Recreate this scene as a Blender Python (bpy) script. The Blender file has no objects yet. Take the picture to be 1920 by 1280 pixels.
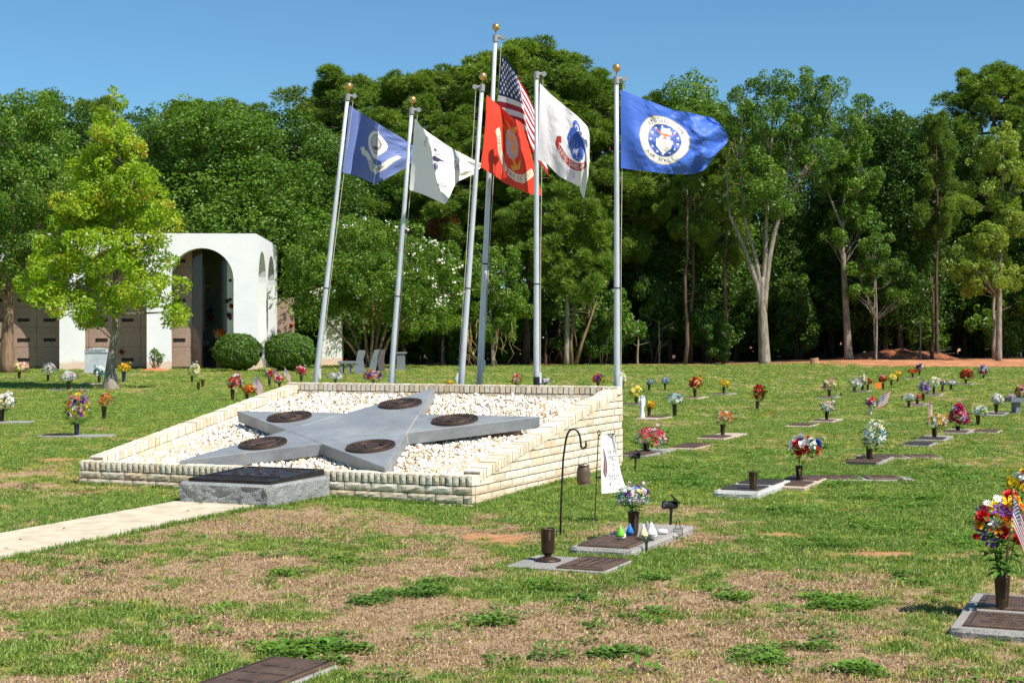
import bpy, bmesh, math, random
import numpy as np
from mathutils import Vector, Matrix

# ------------------------------------------------------------------ camera, sky, sun, exposure
scene = bpy.context.scene
COL = scene.collection
FPX, CAMH = 2800.0, 1.6            # focal length in photo pixels (1920 wide), eye height in metres
cam_data = bpy.data.cameras.new('camera')
cam_data.lens = FPX / 1920.0 * 36.0
cam_data.sensor_width = 36.0
cam_data.clip_start, cam_data.clip_end = 0.1, 3000.0
camera = bpy.data.objects.new('camera', cam_data)
camera.location = (0, 0, CAMH)
camera.rotation_euler = (math.radians(90), 0, 0)
COL.objects.link(camera)
scene.camera = camera

SUN_EL, SUN_AZ = math.radians(52), math.radians(40)       # azimuth: from +X towards the camera side
SUN_DIR = Vector((math.cos(SUN_AZ) * math.cos(SUN_EL), -math.sin(SUN_AZ) * math.cos(SUN_EL), math.sin(SUN_EL)))
world = bpy.data.worlds.new('World')
scene.world = world
world.use_nodes = True
wn = world.node_tree
wn.nodes.clear()
w_out = wn.nodes.new('ShaderNodeOutputWorld')
w_bg = wn.nodes.new('ShaderNodeBackground')
w_sky = wn.nodes.new('ShaderNodeTexSky')
w_sky.sky_type = 'NISHITA'
w_sky.sun_disc = False
w_sky.sun_elevation = SUN_EL
w_sky.sun_rotation = math.radians(90) + SUN_AZ
w_sky.altitude = 100
w_sky.air_density = 1.0
w_sky.dust_density = 0.0
w_sky.ozone_density = 8.0
w_bg.inputs['Strength'].default_value = 0.083
w_tint = wn.nodes.new('ShaderNodeMix')            # white balance of the whole sky
w_tint.data_type, w_tint.blend_type = 'RGBA', 'MULTIPLY'
w_tint.inputs[0].default_value = 1.0
w_tint.inputs[7].default_value = (0.80, 1.0, 0.97, 1)
wn.links.new(w_sky.outputs[0], w_tint.inputs[6])
wn.links.new(w_tint.outputs[2], w_bg.inputs[0])
wn.links.new(w_bg.outputs[0], w_out.inputs[0])

sun_data = bpy.data.lights.new('sun', 'SUN')
sun_data.energy = 4.6
sun_data.angle = math.radians(0.53)
sun_data.color = (1.0, 0.95, 0.86)
sun = bpy.data.objects.new('sun', sun_data)
sun.rotation_euler = SUN_DIR.to_track_quat('Z', 'Y').to_euler()
COL.objects.link(sun)

vs = scene.view_settings
vs.view_transform = 'Standard'
vs.look = 'None'
vs.gamma = 1.0
vs.exposure = 0.63
vs.use_curve_mapping = False
scene.render.engine = 'CYCLES'
cy = scene.cycles
cy.max_bounces = 6
cy.diffuse_bounces = 3
cy.glossy_bounces = 2
cy.transmission_bounces = 3
cy.transparent_max_bounces = 4
cy.caustics_reflective = False
cy.caustics_refractive = False
cy.use_adaptive_sampling = True
cy.adaptive_threshold = 0.012
cy.use_denoising = True

# ------------------------------------------------------------------ helpers
rng = np.random.default_rng(11)
R = random.Random(5)

def lin(r, g, b):
    f = lambda c: (c / 255 / 12.92) if c / 255 <= 0.04045 else ((c / 255 + 0.055) / 1.055) ** 2.4
    return (f(r), f(g), f(b), 1.0)

def smooth(a, b, t):
    t = np.clip((t - a) / (b - a), 0, 1)
    return t * t * (3 - 2 * t)

def gz(x, y):
    """height of the lawn"""
    return 0.3 * smooth(35, 70, y) + 0.30 * smooth(75, 84, y) * smooth(10, 22, x) - 0.05 * np.exp(-(((x + 0.2) / 1.6) ** 2 + ((y - 14.3) / 1.6) ** 2))

def G(px, py):
    """point of the lawn seen at a photo pixel"""
    z = 0.0
    for _ in range(40):
        d = FPX * (CAMH - z) / max(py - 640.0, 1.0)
        x = (px - 960.0) / FPX * d
        z = 0.5 * z + 0.5 * float(gz(x, d))
    return Vector((x, d, z))

def at(px, py, d):
    """point at distance d seen at a photo pixel"""
    return Vector(((px - 960.0) / FPX * d, d, CAMH - (py - 640.0) / FPX * d))

# lattice value noise, also used to place grass so that colour and blades agree
_perm = rng.permutation(4096)
_val = rng.random(4096)
def vnoise(x, y):
    xi, yi = np.floor(x).astype(int), np.floor(y).astype(int)
    fx, fy = x - xi, y - yi
    fx, fy = fx * fx * (3 - 2 * fx), fy * fy * (3 - 2 * fy)
    h = lambda a, b: _val[_perm[(_perm[a & 4095] + b) & 4095]]
    return (h(xi, yi) * (1 - fx) + h(xi + 1, yi) * fx) * (1 - fy) + (h(xi, yi + 1) * (1 - fx) + h(xi + 1, yi + 1) * fx) * fy
def fbm(x, y, o=4):
    s, a, t = 0, 1.0, 0
    for i in range(o):
        s = s + a * vnoise(x * 2 ** i + 17.3 * i, y * 2 ** i + 9.1 * i)
        t += a
        a *= 0.55
    return s / t

class MB:
    """collects geometry, then links it as one mesh object"""
    def __init__(s):
        s.v, s.f, s.m, s.n = [], [], [], 0
    def add(s, verts, faces, mi=0):
        s.v.extend(tuple(map(float, q)) for q in verts)
        s.f.extend(tuple(i + s.n for i in f) for f in faces)
        s.m.extend([mi] * len(faces))
        s.n = len(s.v)
        return s
    def box(s, x0, x1, y0, y1, z0, z1, mi=0, M=None):
        p = [(x, y, z) for z in (z0, z1) for y in (y0, y1) for x in (x0, x1)]
        if M is not None:
            p = [M @ Vector(q) for q in p]
        return s.add(p, [(0, 2, 3, 1), (4, 5, 7, 6), (0, 1, 5, 4), (2, 6, 7, 3), (0, 4, 6, 2), (1, 3, 7, 5)], mi)
    def prism(s, poly, z0, z1, mi=0, M=None):
        """poly counter-clockwise seen from above; z0, z1 numbers or functions of (x, y)"""
        k = len(poly)
        f0 = z0 if callable(z0) else (lambda x, y: z0)
        f1 = z1 if callable(z1) else (lambda x, y: z1)
        p = [(x, y, f0(x, y)) for x, y in poly] + [(x, y, f1(x, y)) for x, y in poly]
        if M is not None:
            p = [M @ Vector(q) for q in p]
        return s.add(p, [tuple(range(k))[::-1], tuple(range(k, 2 * k))] + [(i, (i + 1) % k, k + (i + 1) % k, k + i) for i in range(k)], mi)
    def tube(s, pts, rad, sides=8, mi=0, cap=True):
        pts = [Vector(p) for p in pts]
        k = len(pts)
        rad = [rad] * k if not hasattr(rad, '__len__') else rad
        V, F = [], []
        up = Vector((0.13, 0.2, 1)).normalized()
        prev = None
        for i, p in enumerate(pts):
            t = (pts[min(i + 1, k - 1)] - pts[max(i - 1, 0)])
            t = t.normalized() if t.length > 1e-9 else Vector((0, 0, 1))
            a = (prev - t * prev.dot(t)) if prev is not None else t.cross(up if abs(t.dot(up)) < 0.95 else Vector((1, 0, 0)))
            a = a.normalized() if a.length > 1e-6 else t.orthogonal().normalized()
            prev = a
            b = t.cross(a)
            for j in range(sides):
                an = 2 * math.pi * j / sides
                V.append(p + (a * math.cos(an) + b * math.sin(an)) * rad[i])
        for i in range(k - 1):
            for j in range(sides):
                F.append((i * sides + j, i * sides + (j + 1) % sides, (i + 1) * sides + (j + 1) % sides, (i + 1) * sides + j))
        if cap:
            F.append(tuple(range(sides))[::-1])
            F.append(tuple(range((k - 1) * sides, k * sides)))
        return s.add(V, F, mi)
    def lathe(s, prof, sides=16, mi=0, M=None, caps=True):
        V, F = [], []
        k = len(prof)
        for r, z in prof:
            for j in range(sides):
                a = 2 * math.pi * j / sides
                q = Vector((r * math.cos(a), r * math.sin(a), z))
                V.append(M @ q if M is not None else q)
        for i in range(k - 1):
            for j in range(sides):
                F.append((i * sides + j, i * sides + (j + 1) % sides, (i + 1) * sides + (j + 1) % sides, (i + 1) * sides + j))
        if caps:
            F.append(tuple(range(sides))[::-1])
            F.append(tuple(range((k - 1) * sides, k * sides)))
        return s.add(V, F, mi)
    def mesh(s, name, mats, smooth_shade=False):
        me = bpy.data.meshes.new(name)
        me.from_pydata(s.v, [], s.f)
        for m in (mats if isinstance(mats, (list, tuple)) else [mats]):
            me.materials.append(m)
        me.polygons.foreach_set('material_index', s.m)
        if smooth_shade:
            me.polygons.foreach_set('use_smooth', [True] * len(s.f))
        me.update()
        return me
    def build(s, name, mats, parent=None, smooth_shade=False, **kw):
        return link(name, s.mesh(name, mats, smooth_shade), parent, **kw)

def link(name, me, parent=None, loc=None, rot=None, scale=None):
    o = bpy.data.objects.new(name, me)
    COL.objects.link(o)
    if parent is not None:
        o.parent = parent
    if loc is not None:
        o.location = loc
    if rot is not None:
        o.rotation_euler = rot
    if scale is not None:
        o.scale = scale
    return o

def tag(o, label, cat, group=None):
    o['label'] = label
    o['category'] = cat
    if group:
        o['group'] = group
    return o

def thing(name, label, cat, loc=(0, 0, 0), rz=0.0, group=None):
    o = bpy.data.objects.new(name, None)
    o.empty_display_size = 0.1
    COL.objects.link(o)
    o.location = loc
    o.rotation_euler = (0, 0, rz)
    return tag(o, label, cat, group)

def kind(o, k, label=None):
    o['kind'] = k
    if label:
        o['label'] = label
    return o

def np_mesh(name, V, Q, mats, attrs=None, smooth_shade=False):
    """big mesh from numpy: V (n,3), Q (m,k) faces of k corners"""
    me = bpy.data.meshes.new(name)
    n, (m, k) = len(V), Q.shape
    me.vertices.add(n)
    me.vertices.foreach_set('co', np.ascontiguousarray(V, dtype=np.float32).ravel())
    me.loops.add(m * k)
    me.loops.foreach_set('vertex_index', np.ascontiguousarray(Q, dtype=np.int32).ravel())
    me.polygons.add(m)
    me.polygons.foreach_set('loop_start', np.arange(0, m * k, k, dtype=np.int32))
    me.polygons.foreach_set('loop_total', np.full(m, k, dtype=np.int32))
    if smooth_shade:
        me.polygons.foreach_set('use_smooth', np.ones(m, dtype=bool))
    for mt in (mats if isinstance(mats, (list, tuple)) else [mats]):
        me.materials.append(mt)
    for an, (dt, arr) in (attrs or {}).items():
        a = me.attributes.new(an, dt, 'POINT')
        a.data.foreach_set('value' if dt == 'FLOAT' else 'color', np.ascontiguousarray(arr, dtype=np.float32).ravel())
    me.update(calc_edges=True)
    return me

# ------------------------------------------------------------------ materials
class NT:
    def __init__(s, name):
        s.mat = bpy.data.materials.new(name)
        s.mat.use_nodes = True
        s.t = s.mat.node_tree
        s.t.nodes.clear()
        s.out = s.t.nodes.new('ShaderNodeOutputMaterial')
    def n(s, typ, **kw):
        nd = s.t.nodes.new('ShaderNode' + typ)
        for k, v in kw.items():
            if k.startswith('i_'):
                nd.inputs[k[2:].replace('_', ' ')].default_value = v
            else:
                setattr(nd, k, v)
        return nd
    def l(s, a, b):
        s.t.links.new(a, b)
    def coord(s, which='Object'):
        return s.n('TexCoord').outputs[which]
    def noise(s, scale, detail=4, rough=0.55, vec=None):
        nd = s.n('TexNoise')
        nd.inputs['Scale'].default_value = scale
        nd.inputs['Detail'].default_value = detail
        nd.inputs['Roughness'].default_value = rough
        s.l(vec if vec is not None else s.coord(), nd.inputs['Vector'])
        return nd.outputs['Fac']
    def ramp(s, fac, stops):
        nd = s.n('ValToRGB')
        e = nd.color_ramp.elements
        while len(e) < len(stops):
            e.new(0.5)
        for el, (p, c) in zip(e, stops):
            el.position = p
            el.color = c if len(c) == 4 else (*c, 1)
        s.l(fac, nd.inputs['Fac'])
        return nd.outputs['Color']
    def mix(s, fac, a, b, mode='MIX'):
        nd = s.n('Mix', data_type='RGBA', blend_type=mode)
        for sock, val in ((nd.inputs[0], fac), (nd.inputs[6], a), (nd.inputs[7], b)):
            if isinstance(val, (int, float)):
                sock.default_value = val
            elif isinstance(val, (tuple, list)):
                sock.default_value = val if len(val) == 4 else (*val, 1)
            else:
                s.l(val, sock)
        return nd.outputs[2]
    def attr(s, name, typ='GEOMETRY', out='Fac'):
        return s.n('Attribute', attribute_name=name, attribute_type=typ).outputs[out]
    def math(s, op, a, b=0.0):
        nd = s.n('Math', operation=op)
        for sock, val in ((nd.inputs[0], a), (nd.inputs[1], b)):
            if isinstance(val, (int, float)):
                sock.default_value = val
            else:
                s.l(val, sock)
        return nd.outputs[0]
    def bump(s, h, strength=0.4, dist=0.01):
        nd = s.n('Bump')
        nd.inputs['Strength'].default_value = strength
        nd.inputs['Distance'].default_value = dist
        s.l(h, nd.inputs['Height'])
        return nd.outputs[0]
    def principled(s, color, rough=0.8, metal=0.0, normal=None, spec=0.4):
        b = s.n('BsdfPrincipled')
        if isinstance(color, (tuple, list)):
            b.inputs['Base Color'].default_value = color if len(color) == 4 else (*color, 1)
        else:
            s.l(color, b.inputs['Base Color'])
        if isinstance(rough, (int, float)):
            b.inputs['Roughness'].default_value = rough
        else:
            s.l(rough, b.inputs['Roughness'])
        b.inputs['Metallic'].default_value = metal
        b.inputs['Specular IOR Level'].default_value = spec
        if normal is not None:
            s.l(normal, b.inputs['Normal'])
        s.l(b.outputs[0], s.out.inputs['Surface'])
        return s.mat
    def leafy(s, color, trans=0.35, tcolor=None):
        d = s.n('BsdfDiffuse')
        t = s.n('BsdfTranslucent')
        g = s.n('BsdfGlossy')
        g.inputs['Roughness'].default_value = 0.45
        g.inputs['Color'].default_value = (0.6, 0.6, 0.6, 1)
        s.l(color, d.inputs['Color'])
        s.l(tcolor if tcolor is not None else color, t.inputs['Color'])
        m1 = s.n('MixShader')
        m1.inputs[0].default_value = trans
        s.l(d.outputs[0], m1.inputs[1])
        s.l(t.outputs[0], m1.inputs[2])
        m2 = s.n('MixShader')
        m2.inputs[0].default_value = 0.04
        s.l(m1.outputs[0], m2.inputs[1])
        s.l(g.outputs[0], m2.inputs[2])
        s.l(m2.outputs[0], s.out.inputs['Surface'])
        return s.mat

def plain(name, col, rough=0.7, metal=0.0, var=0.12, scale=8.0, bump=0.0, spec=0.4):
    """colour with gentle mottling"""
    t = NT(name)
    c = np.array(col[:3])
    f = t.noise(scale, 5)
    colr = t.ramp(f, [(0.3, tuple(c * (1 - var))), (0.7, tuple(np.minimum(c * (1 + var), 0.95)))])
    nrm = t.bump(t.noise(scale * 6, 4), bump, 0.01) if bump else None
    return t.principled(colr, rough, metal, nrm, spec)

def speckled(name, base, dark, light, scale=180.0, rough=0.55, bump=0.0, var=None):
    """granite"""
    t = NT(name)
    f = t.noise(scale, 3, 0.7)
    c = t.ramp(f, [(0.36, dark), (0.47, base), (0.56, base), (0.66, light)])
    big = t.ramp(t.noise(2.3, 5), [(0.3, (0.82, 0.82, 0.82)), (0.7, (1.08, 1.08, 1.06))])
    c = t.mix(1.0, c, big, 'MULTIPLY')
    return t.principled(c, rough, 0.0, t.bump(t.noise(scale * 0.3, 5), bump, 0.02) if bump else None)

def leaf_mat(name, a, b, c=None, trans=0.35, rnd=0.12):
    """a..b by the leaf's own tint, objects differ slightly"""
    t = NT(name)
    tint = t.attr('tint')
    stops = [(0.0, a), (0.75, b)] + ([(0.97, c)] if c else [(1.0, b)])
    col = t.ramp(tint, stops)
    info = t.n('ObjectInfo').outputs['Random']
    k = t.ramp(info, [(0.0, (1 - rnd, 1 - rnd, 1 - rnd)), (0.5, (1, 1, 1)), (1.0, (1 + rnd, 1 + rnd * 0.6, 1 - rnd * 0.4))])
    col = t.mix(1.0, col, k, 'MULTIPLY')
    tc = t.mix(1.0, col, (1.25, 1.3, 0.55, 1), 'MULTIPLY')
    return t.leafy(col, trans, tc)

def bark_mat(name, a, b, scale=9):
    t = NT(name)
    mp = t.n('Mapping')
    mp.inputs['Scale'].default_value = (1, 1, 0.22)
    t.l(t.coord(), mp.inputs['Vector'])
    f = t.noise(scale, 6, 0.65, mp.outputs[0])
    return t.principled(t.ramp(f, [(0.3, a), (0.7, b)]), 0.9, 0, t.bump(f, 0.7, 0.05), 0.2)

# ------------------------------------------------------------------ lawn: masks shared by ground colour and grass
def _blob(px, py, w, h):
    c = G(px, py)
    sx = w / 2 * c.y / FPX
    sy = (G(px, py - h / 2).y - G(px, py + h / 2).y) / 2
    return (c.x, c.y, max(sx, 0.02), max(sy, 0.02))
GREEN_BLOBS = [_blob(*q) for q in ((330, 1030, 420, 40), (180, 965, 330, 60), (760, 935, 520, 40), (1010, 935, 300, 40), (250, 1160, 420, 60), (640, 1040, 240, 60),
    (1010, 1040, 180, 50), (1250, 1060, 240, 60), (1080, 965, 240, 50), (60, 1240, 260, 60), (420, 1265, 250, 40), (1480, 960, 330, 40), (1700, 930, 420, 90),
    (1560, 1010, 500, 60), (1400, 1060, 300, 40), (240, 770, 500, 50), (420, 830, 300, 40), (1350, 900, 420, 70), (960, 1110, 200, 40), (540, 1160, 200, 40))]
DRY_BLOBS = [_blob(*q) for q in ((640, 970, 360, 50), (760, 1060, 520, 60), (380, 1110, 520, 50), (700, 1150, 500, 60), (1100, 1210, 700, 80), (1500, 1110, 420, 40),
    (60, 880, 260, 30), (1330, 1010, 200, 20), (1450, 1075, 300, 30), (1300, 960, 200, 18), (250, 865, 200, 14), (1520, 935, 200, 14), (150, 1230, 200, 30))]
CLAY_BLOBS = [_blob(*q) for q in ((925, 1008, 190, 34), (1640, 1042, 330, 20), (1480, 1003, 180, 10), (1270, 985, 90, 12), (90, 862, 190, 14), (1140, 1000, 60, 12), (1740, 1000, 90, 16), (1260, 1165, 160, 14))]
WEED_BLOBS = [_blob(*q) for q in ((560, 1218, 250, 56), (1010, 1098, 230, 46), (1335, 1106, 140, 44), (905, 1160, 100, 44), (1420, 1226, 120, 50), (1600, 1137, 120, 30), (1240, 1155, 110, 30),
    (1545, 1012, 130, 44), (1480, 962, 220, 24), (1660, 985, 240, 44), (1800, 1010, 200, 60), (1720, 1090, 150, 26), (790, 1110, 110, 20), (690, 1130, 60, 20), (560, 1078, 110, 22),
    (1300, 905, 200, 30), (1560, 900, 260, 30), (1800, 890, 240, 40), (1700, 940, 300, 40), (1450, 1140, 90, 20), (650, 1055, 90, 16), (1130, 1230, 110, 26), (820, 1090, 60, 16), (1030, 1235, 50, 18),
    (1600, 1258, 90, 26), (300, 905, 60, 14), (1280, 875, 160, 20), (1420, 850, 160, 16))]
def _gauss(x, y, blobs):
    s = np.zeros_like(x)
    for cx, cy_, sx, sy in blobs:
        s = np.maximum(s, np.exp(-((((x - cx) / sx) ** 2 + ((y - cy_) / sy) ** 2)) ** 1.0))
    return s
def masks(x, y):
    n1, n2, n3 = fbm(x * 0.8, y * 0.8), fbm(x * 3.1 + 40, y * 3.1, 3), fbm(x * 9.0, y * 9.0 + 70, 2)
    near = (1 - smooth(12.0, 15.5, y - 0.15 * x)) * (1 - smooth(1.2, 3.6, x))
    bias = 0.07 + 0.095 * near - 0.05 * smooth(14, 22, y)
    n4 = fbm(x * 1.7 + 9, y * 1.7 + 31, 3)
    dry = n1 * 0.26 + n4 * 0.22 + n2 * 0.30 + n3 * 0.22 + bias + 0.13 * _gauss(x, y, DRY_BLOBS) - 0.18 * _gauss(x, y, GREEN_BLOBS)
    dry = smooth(0.49, 0.70, dry)
    road = smooth(75.0, 75.8, y - 0.4 * np.sin(x * 0.7)) * smooth(14, 21, x)
    clay = smooth(0.45, 0.75, _gauss(x, y, CLAY_BLOBS) * 0.85 + (n2 - 0.5) * 0.9 + (n3 - 0.5) * 0.4)
    weed = smooth(0.47, 0.62, _gauss(x, y, WEED_BLOBS) * 0.75 + (n2 - 0.5) * 1.1 + (n3 - 0.5) * 1.0 + (n1 - 0.5) * 0.5)
    return dry, np.maximum(clay, road), weed

def make_ground():
    ang = np.concatenate([np.linspace(-180, -42, 24)[:-1], np.linspace(-42, 42, 340), np.linspace(42, 180, 24)[1:]])
    rad = np.geomspace(2.2, 1500, 330)
    A, RR = np.meshgrid(np.radians(ang), rad)
    X, Y = RR * np.sin(A), RR * np.cos(A)
    Z = gz(X, Y)
    V = np.stack([X, Y, Z], -1).reshape(-1, 3)
    V = np.vstack([V, [[0, 0, 0]]])
    nr, na = X.shape
    i, j = np.meshgrid(np.arange(nr - 1), np.arange(na - 1), indexing='ij')
    a = (i * na + j).ravel()
    Q = np.stack([a, a + 1, a + na + 1, a + na], -1)[:, ::-1]
    dry, clay, weed = masks(V[:, 0], V[:, 1])
    t = NT('lawn_soil')
    P = t.n('NewGeometry').outputs['Position']
    fine, mid, big = t.noise(60, 4, 0.7, P), t.noise(9, 5, 0.6, P), t.noise(0.35, 4, 0.55, P)
    green = t.ramp(mid, [(0.25, lin(88, 108, 42)), (0.5, lin(118, 136, 56)), (0.75, lin(150, 158, 74))])
    yel = t.ramp(big, [(0.4, (0.92, 0.97, 0.9)), (0.66, (1.35, 1.14, 0.85))])
    green = t.mix(1.0, green, yel, 'MULTIPLY')
    straw = t.ramp(fine, [(0.3, lin(132, 102, 80)), (0.5, lin(176, 146, 116)), (0.72, lin(204, 178, 146))])
    clayc = t.ramp(mid, [(0.3, lin(166, 112, 74)), (0.7, lin(206, 158, 114))])
    dn = t.math('ADD', t.attr('dry'), t.math('MULTIPLY', t.math('SUBTRACT', fine, 0.5), 0.8))
    col = t.mix(dn, green, straw)
    col = t.mix(t.attr('clay'), col, clayc)
    m = t.principled(col, 0.95, 0, t.bump(fine, 0.9, 0.02), 0.1)
    me = np_mesh('lawn', V, Q, m, {'dry': ('FLOAT', dry), 'clay': ('FLOAT', clay)}, True)
    kind(link('lawn', me), 'structure')
make_ground()

# red clay road in front of the wood on the right
def make_road():
    t = NT('red_clay')
    P = t.n('NewGeometry').outputs['Position']
    m = t.principled(t.ramp(t.noise(1.3, 6, 0.65, P), [(0.3, lin(146, 92, 64)), (0.55, lin(184, 128, 92)), (0.75, lin(204, 160, 124))]), 0.95, 0, t.bump(t.noise(14, 4, 0.6, P), 0.6, 0.05), 0.1)
    b = MB()
    xs = np.linspace(-9.5, 60, 90)
    V, F = [], []
    for i, x in enumerate(xs):
        wob = 0.5 * math.sin(x * 0.7) + 0.35 * math.sin(x * 1.9 + 1)
        far = 84.4 + 0.15 * wob
        w = 0.6 + 8.6 * float(smooth(13, 21, x)) + 0.3 * wob
        for k in range(4):
            y = far - w * (1 - k / 3)
            V.append((x, y, float(gz(x, y)) + 0.012 + (0.0 if k in (0, 3) else 0.02)))
    for i in range(len(xs) - 1):
        for k in range(3):
            q = i * 4 + k
            F.append((q, q + 4, q + 5, q + 1))
    b.add(V, F)
    kind(b.build('clay_road', m), 'structure')
make_road()

# ------------------------------------------------------------------ brick planter with white gravel
P_C, P_YAW, P_W, P_D = Vector((-1.727, 17.86, 0)), math.radians(-23.39), 4.869, 4.535
Z_F, Z_B = 0.264, 1.031
SL = (Z_B - Z_F) / P_D
HW, HD = P_W / 2, P_D / 2
zr = lambda v: Z_F + (v + HD) * SL
def p_world(u, v, z=0.0):
    c, s = math.cos(P_YAW), math.sin(P_YAW)
    return Vector((P_C.x + u * c - v * s, P_C.y + u * s + v * c, z))
EXCL = [(P_C.x, P_C.y, P_YAW, HW - 0.02, HD - 0.02)]       # places where no grass grows (cx, cy, rz, half width, half depth)

def brick_material():
    t = NT('cream_split_brick')
    P = t.n('NewGeometry').outputs['Position']
    r = t.n('ObjectInfo').outputs['Random']
    base = t.ramp(r, [(0.0, lin(210, 194, 168)), (0.3, lin(226, 214, 194)), (0.7, lin(232, 223, 206)), (1.0, lin(216, 192, 158))])
    n = t.noise(22, 6, 0.7, P)
    base = t.mix(1.0, base, t.ramp(n, [(0.25, (0.78, 0.76, 0.72)), (0.6, (1.03, 1.03, 1.02))]), 'MULTIPLY')
    st = t.noise(3.6, 6, 0.75, P)
    base = t.mix(t.ramp(st, [(0.62, (0, 0, 0)), (0.75, (0.6, 0.6, 0.6))]), base, lin(122, 112, 98))       # grey weathering
    sep = t.n('SeparateXYZ')
    t.l(P, sep.inputs[0])
    hh = t.math('ADD', sep.outputs[2], t.math('MULTIPLY', t.noise(7, 5, 0.7, P), -0.17))
    base = t.mix(t.ramp(hh, [(0.0, (0.38, 0.38, 0.38)), (0.03, (0, 0, 0))]), base, lin(196, 164, 124))             # soil splashed on the lowest course
    return t.principled(base, 0.92, 0, t.bump(n, 0.7, 0.012), 0.15)
M_BRICK = brick_material()
M_MORTAR = plain('dark_mortar', lin(104, 90, 74), 0.95, 0, 0.25, 30, 0.5)

def brick_mesh(name, L, T, Hh, rough, seed, shear=0.0, nx=5, nz=3, split=True):
    """block L x T x Hh centred on the origin, its -y face split rough; shear lifts z along x"""
    rr = random.Random(seed)
    V, F = [], []
    for k in range(nz + 1):
        for i in range(nx + 1):
            x, z = -L / 2 + L * i / nx, -Hh / 2 + Hh * k / nz
            edge = i in (0, nx) or k in (0, nz)
            y = -T / 2 - (0 if edge else rr.uniform(0.15, 1.0) * rough) + (rr.uniform(0, 0.3) * rough if edge else 0)
            jx, jz = (0, 0) if edge else (rr.uniform(-.2, .2) * L / nx, rr.uniform(-.2, .2) * Hh / nz)
            V.append((x + jx, y, z + jz + shear * (x + jx)))
    w = nx + 1
    for k in range(nz):
        for i in range(nx):
            a = k * w + i
            F.append((a, a + 1, a + w + 1, a + w))
    n0 = len(V)
    for x in (-L / 2, L / 2):
        for z in (-Hh / 2, Hh / 2):
            V.append((x, T / 2, z + shear * x))
    bl, tl, br, tr = n0, n0 + 1, n0 + 2, n0 + 3
    F.append(tuple([nz * w + i for i in range(nx + 1)] + [tr, tl]))
    F.append(tuple([i for i in range(nx, -1, -1)] + [bl, br]))
    F.append(tuple([k * w for k in range(nz + 1)] + [tl, bl]))
    F.append(tuple([k * w + nx for k in range(nz, -1, -1)] + [br, tr]))
    F.append((bl, tl, tr, br))
    me = bpy.data.meshes.new(name)
    me.from_pydata(V, [], F)
    me.materials.append(M_BRICK)
    me.update()
    return me

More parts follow.
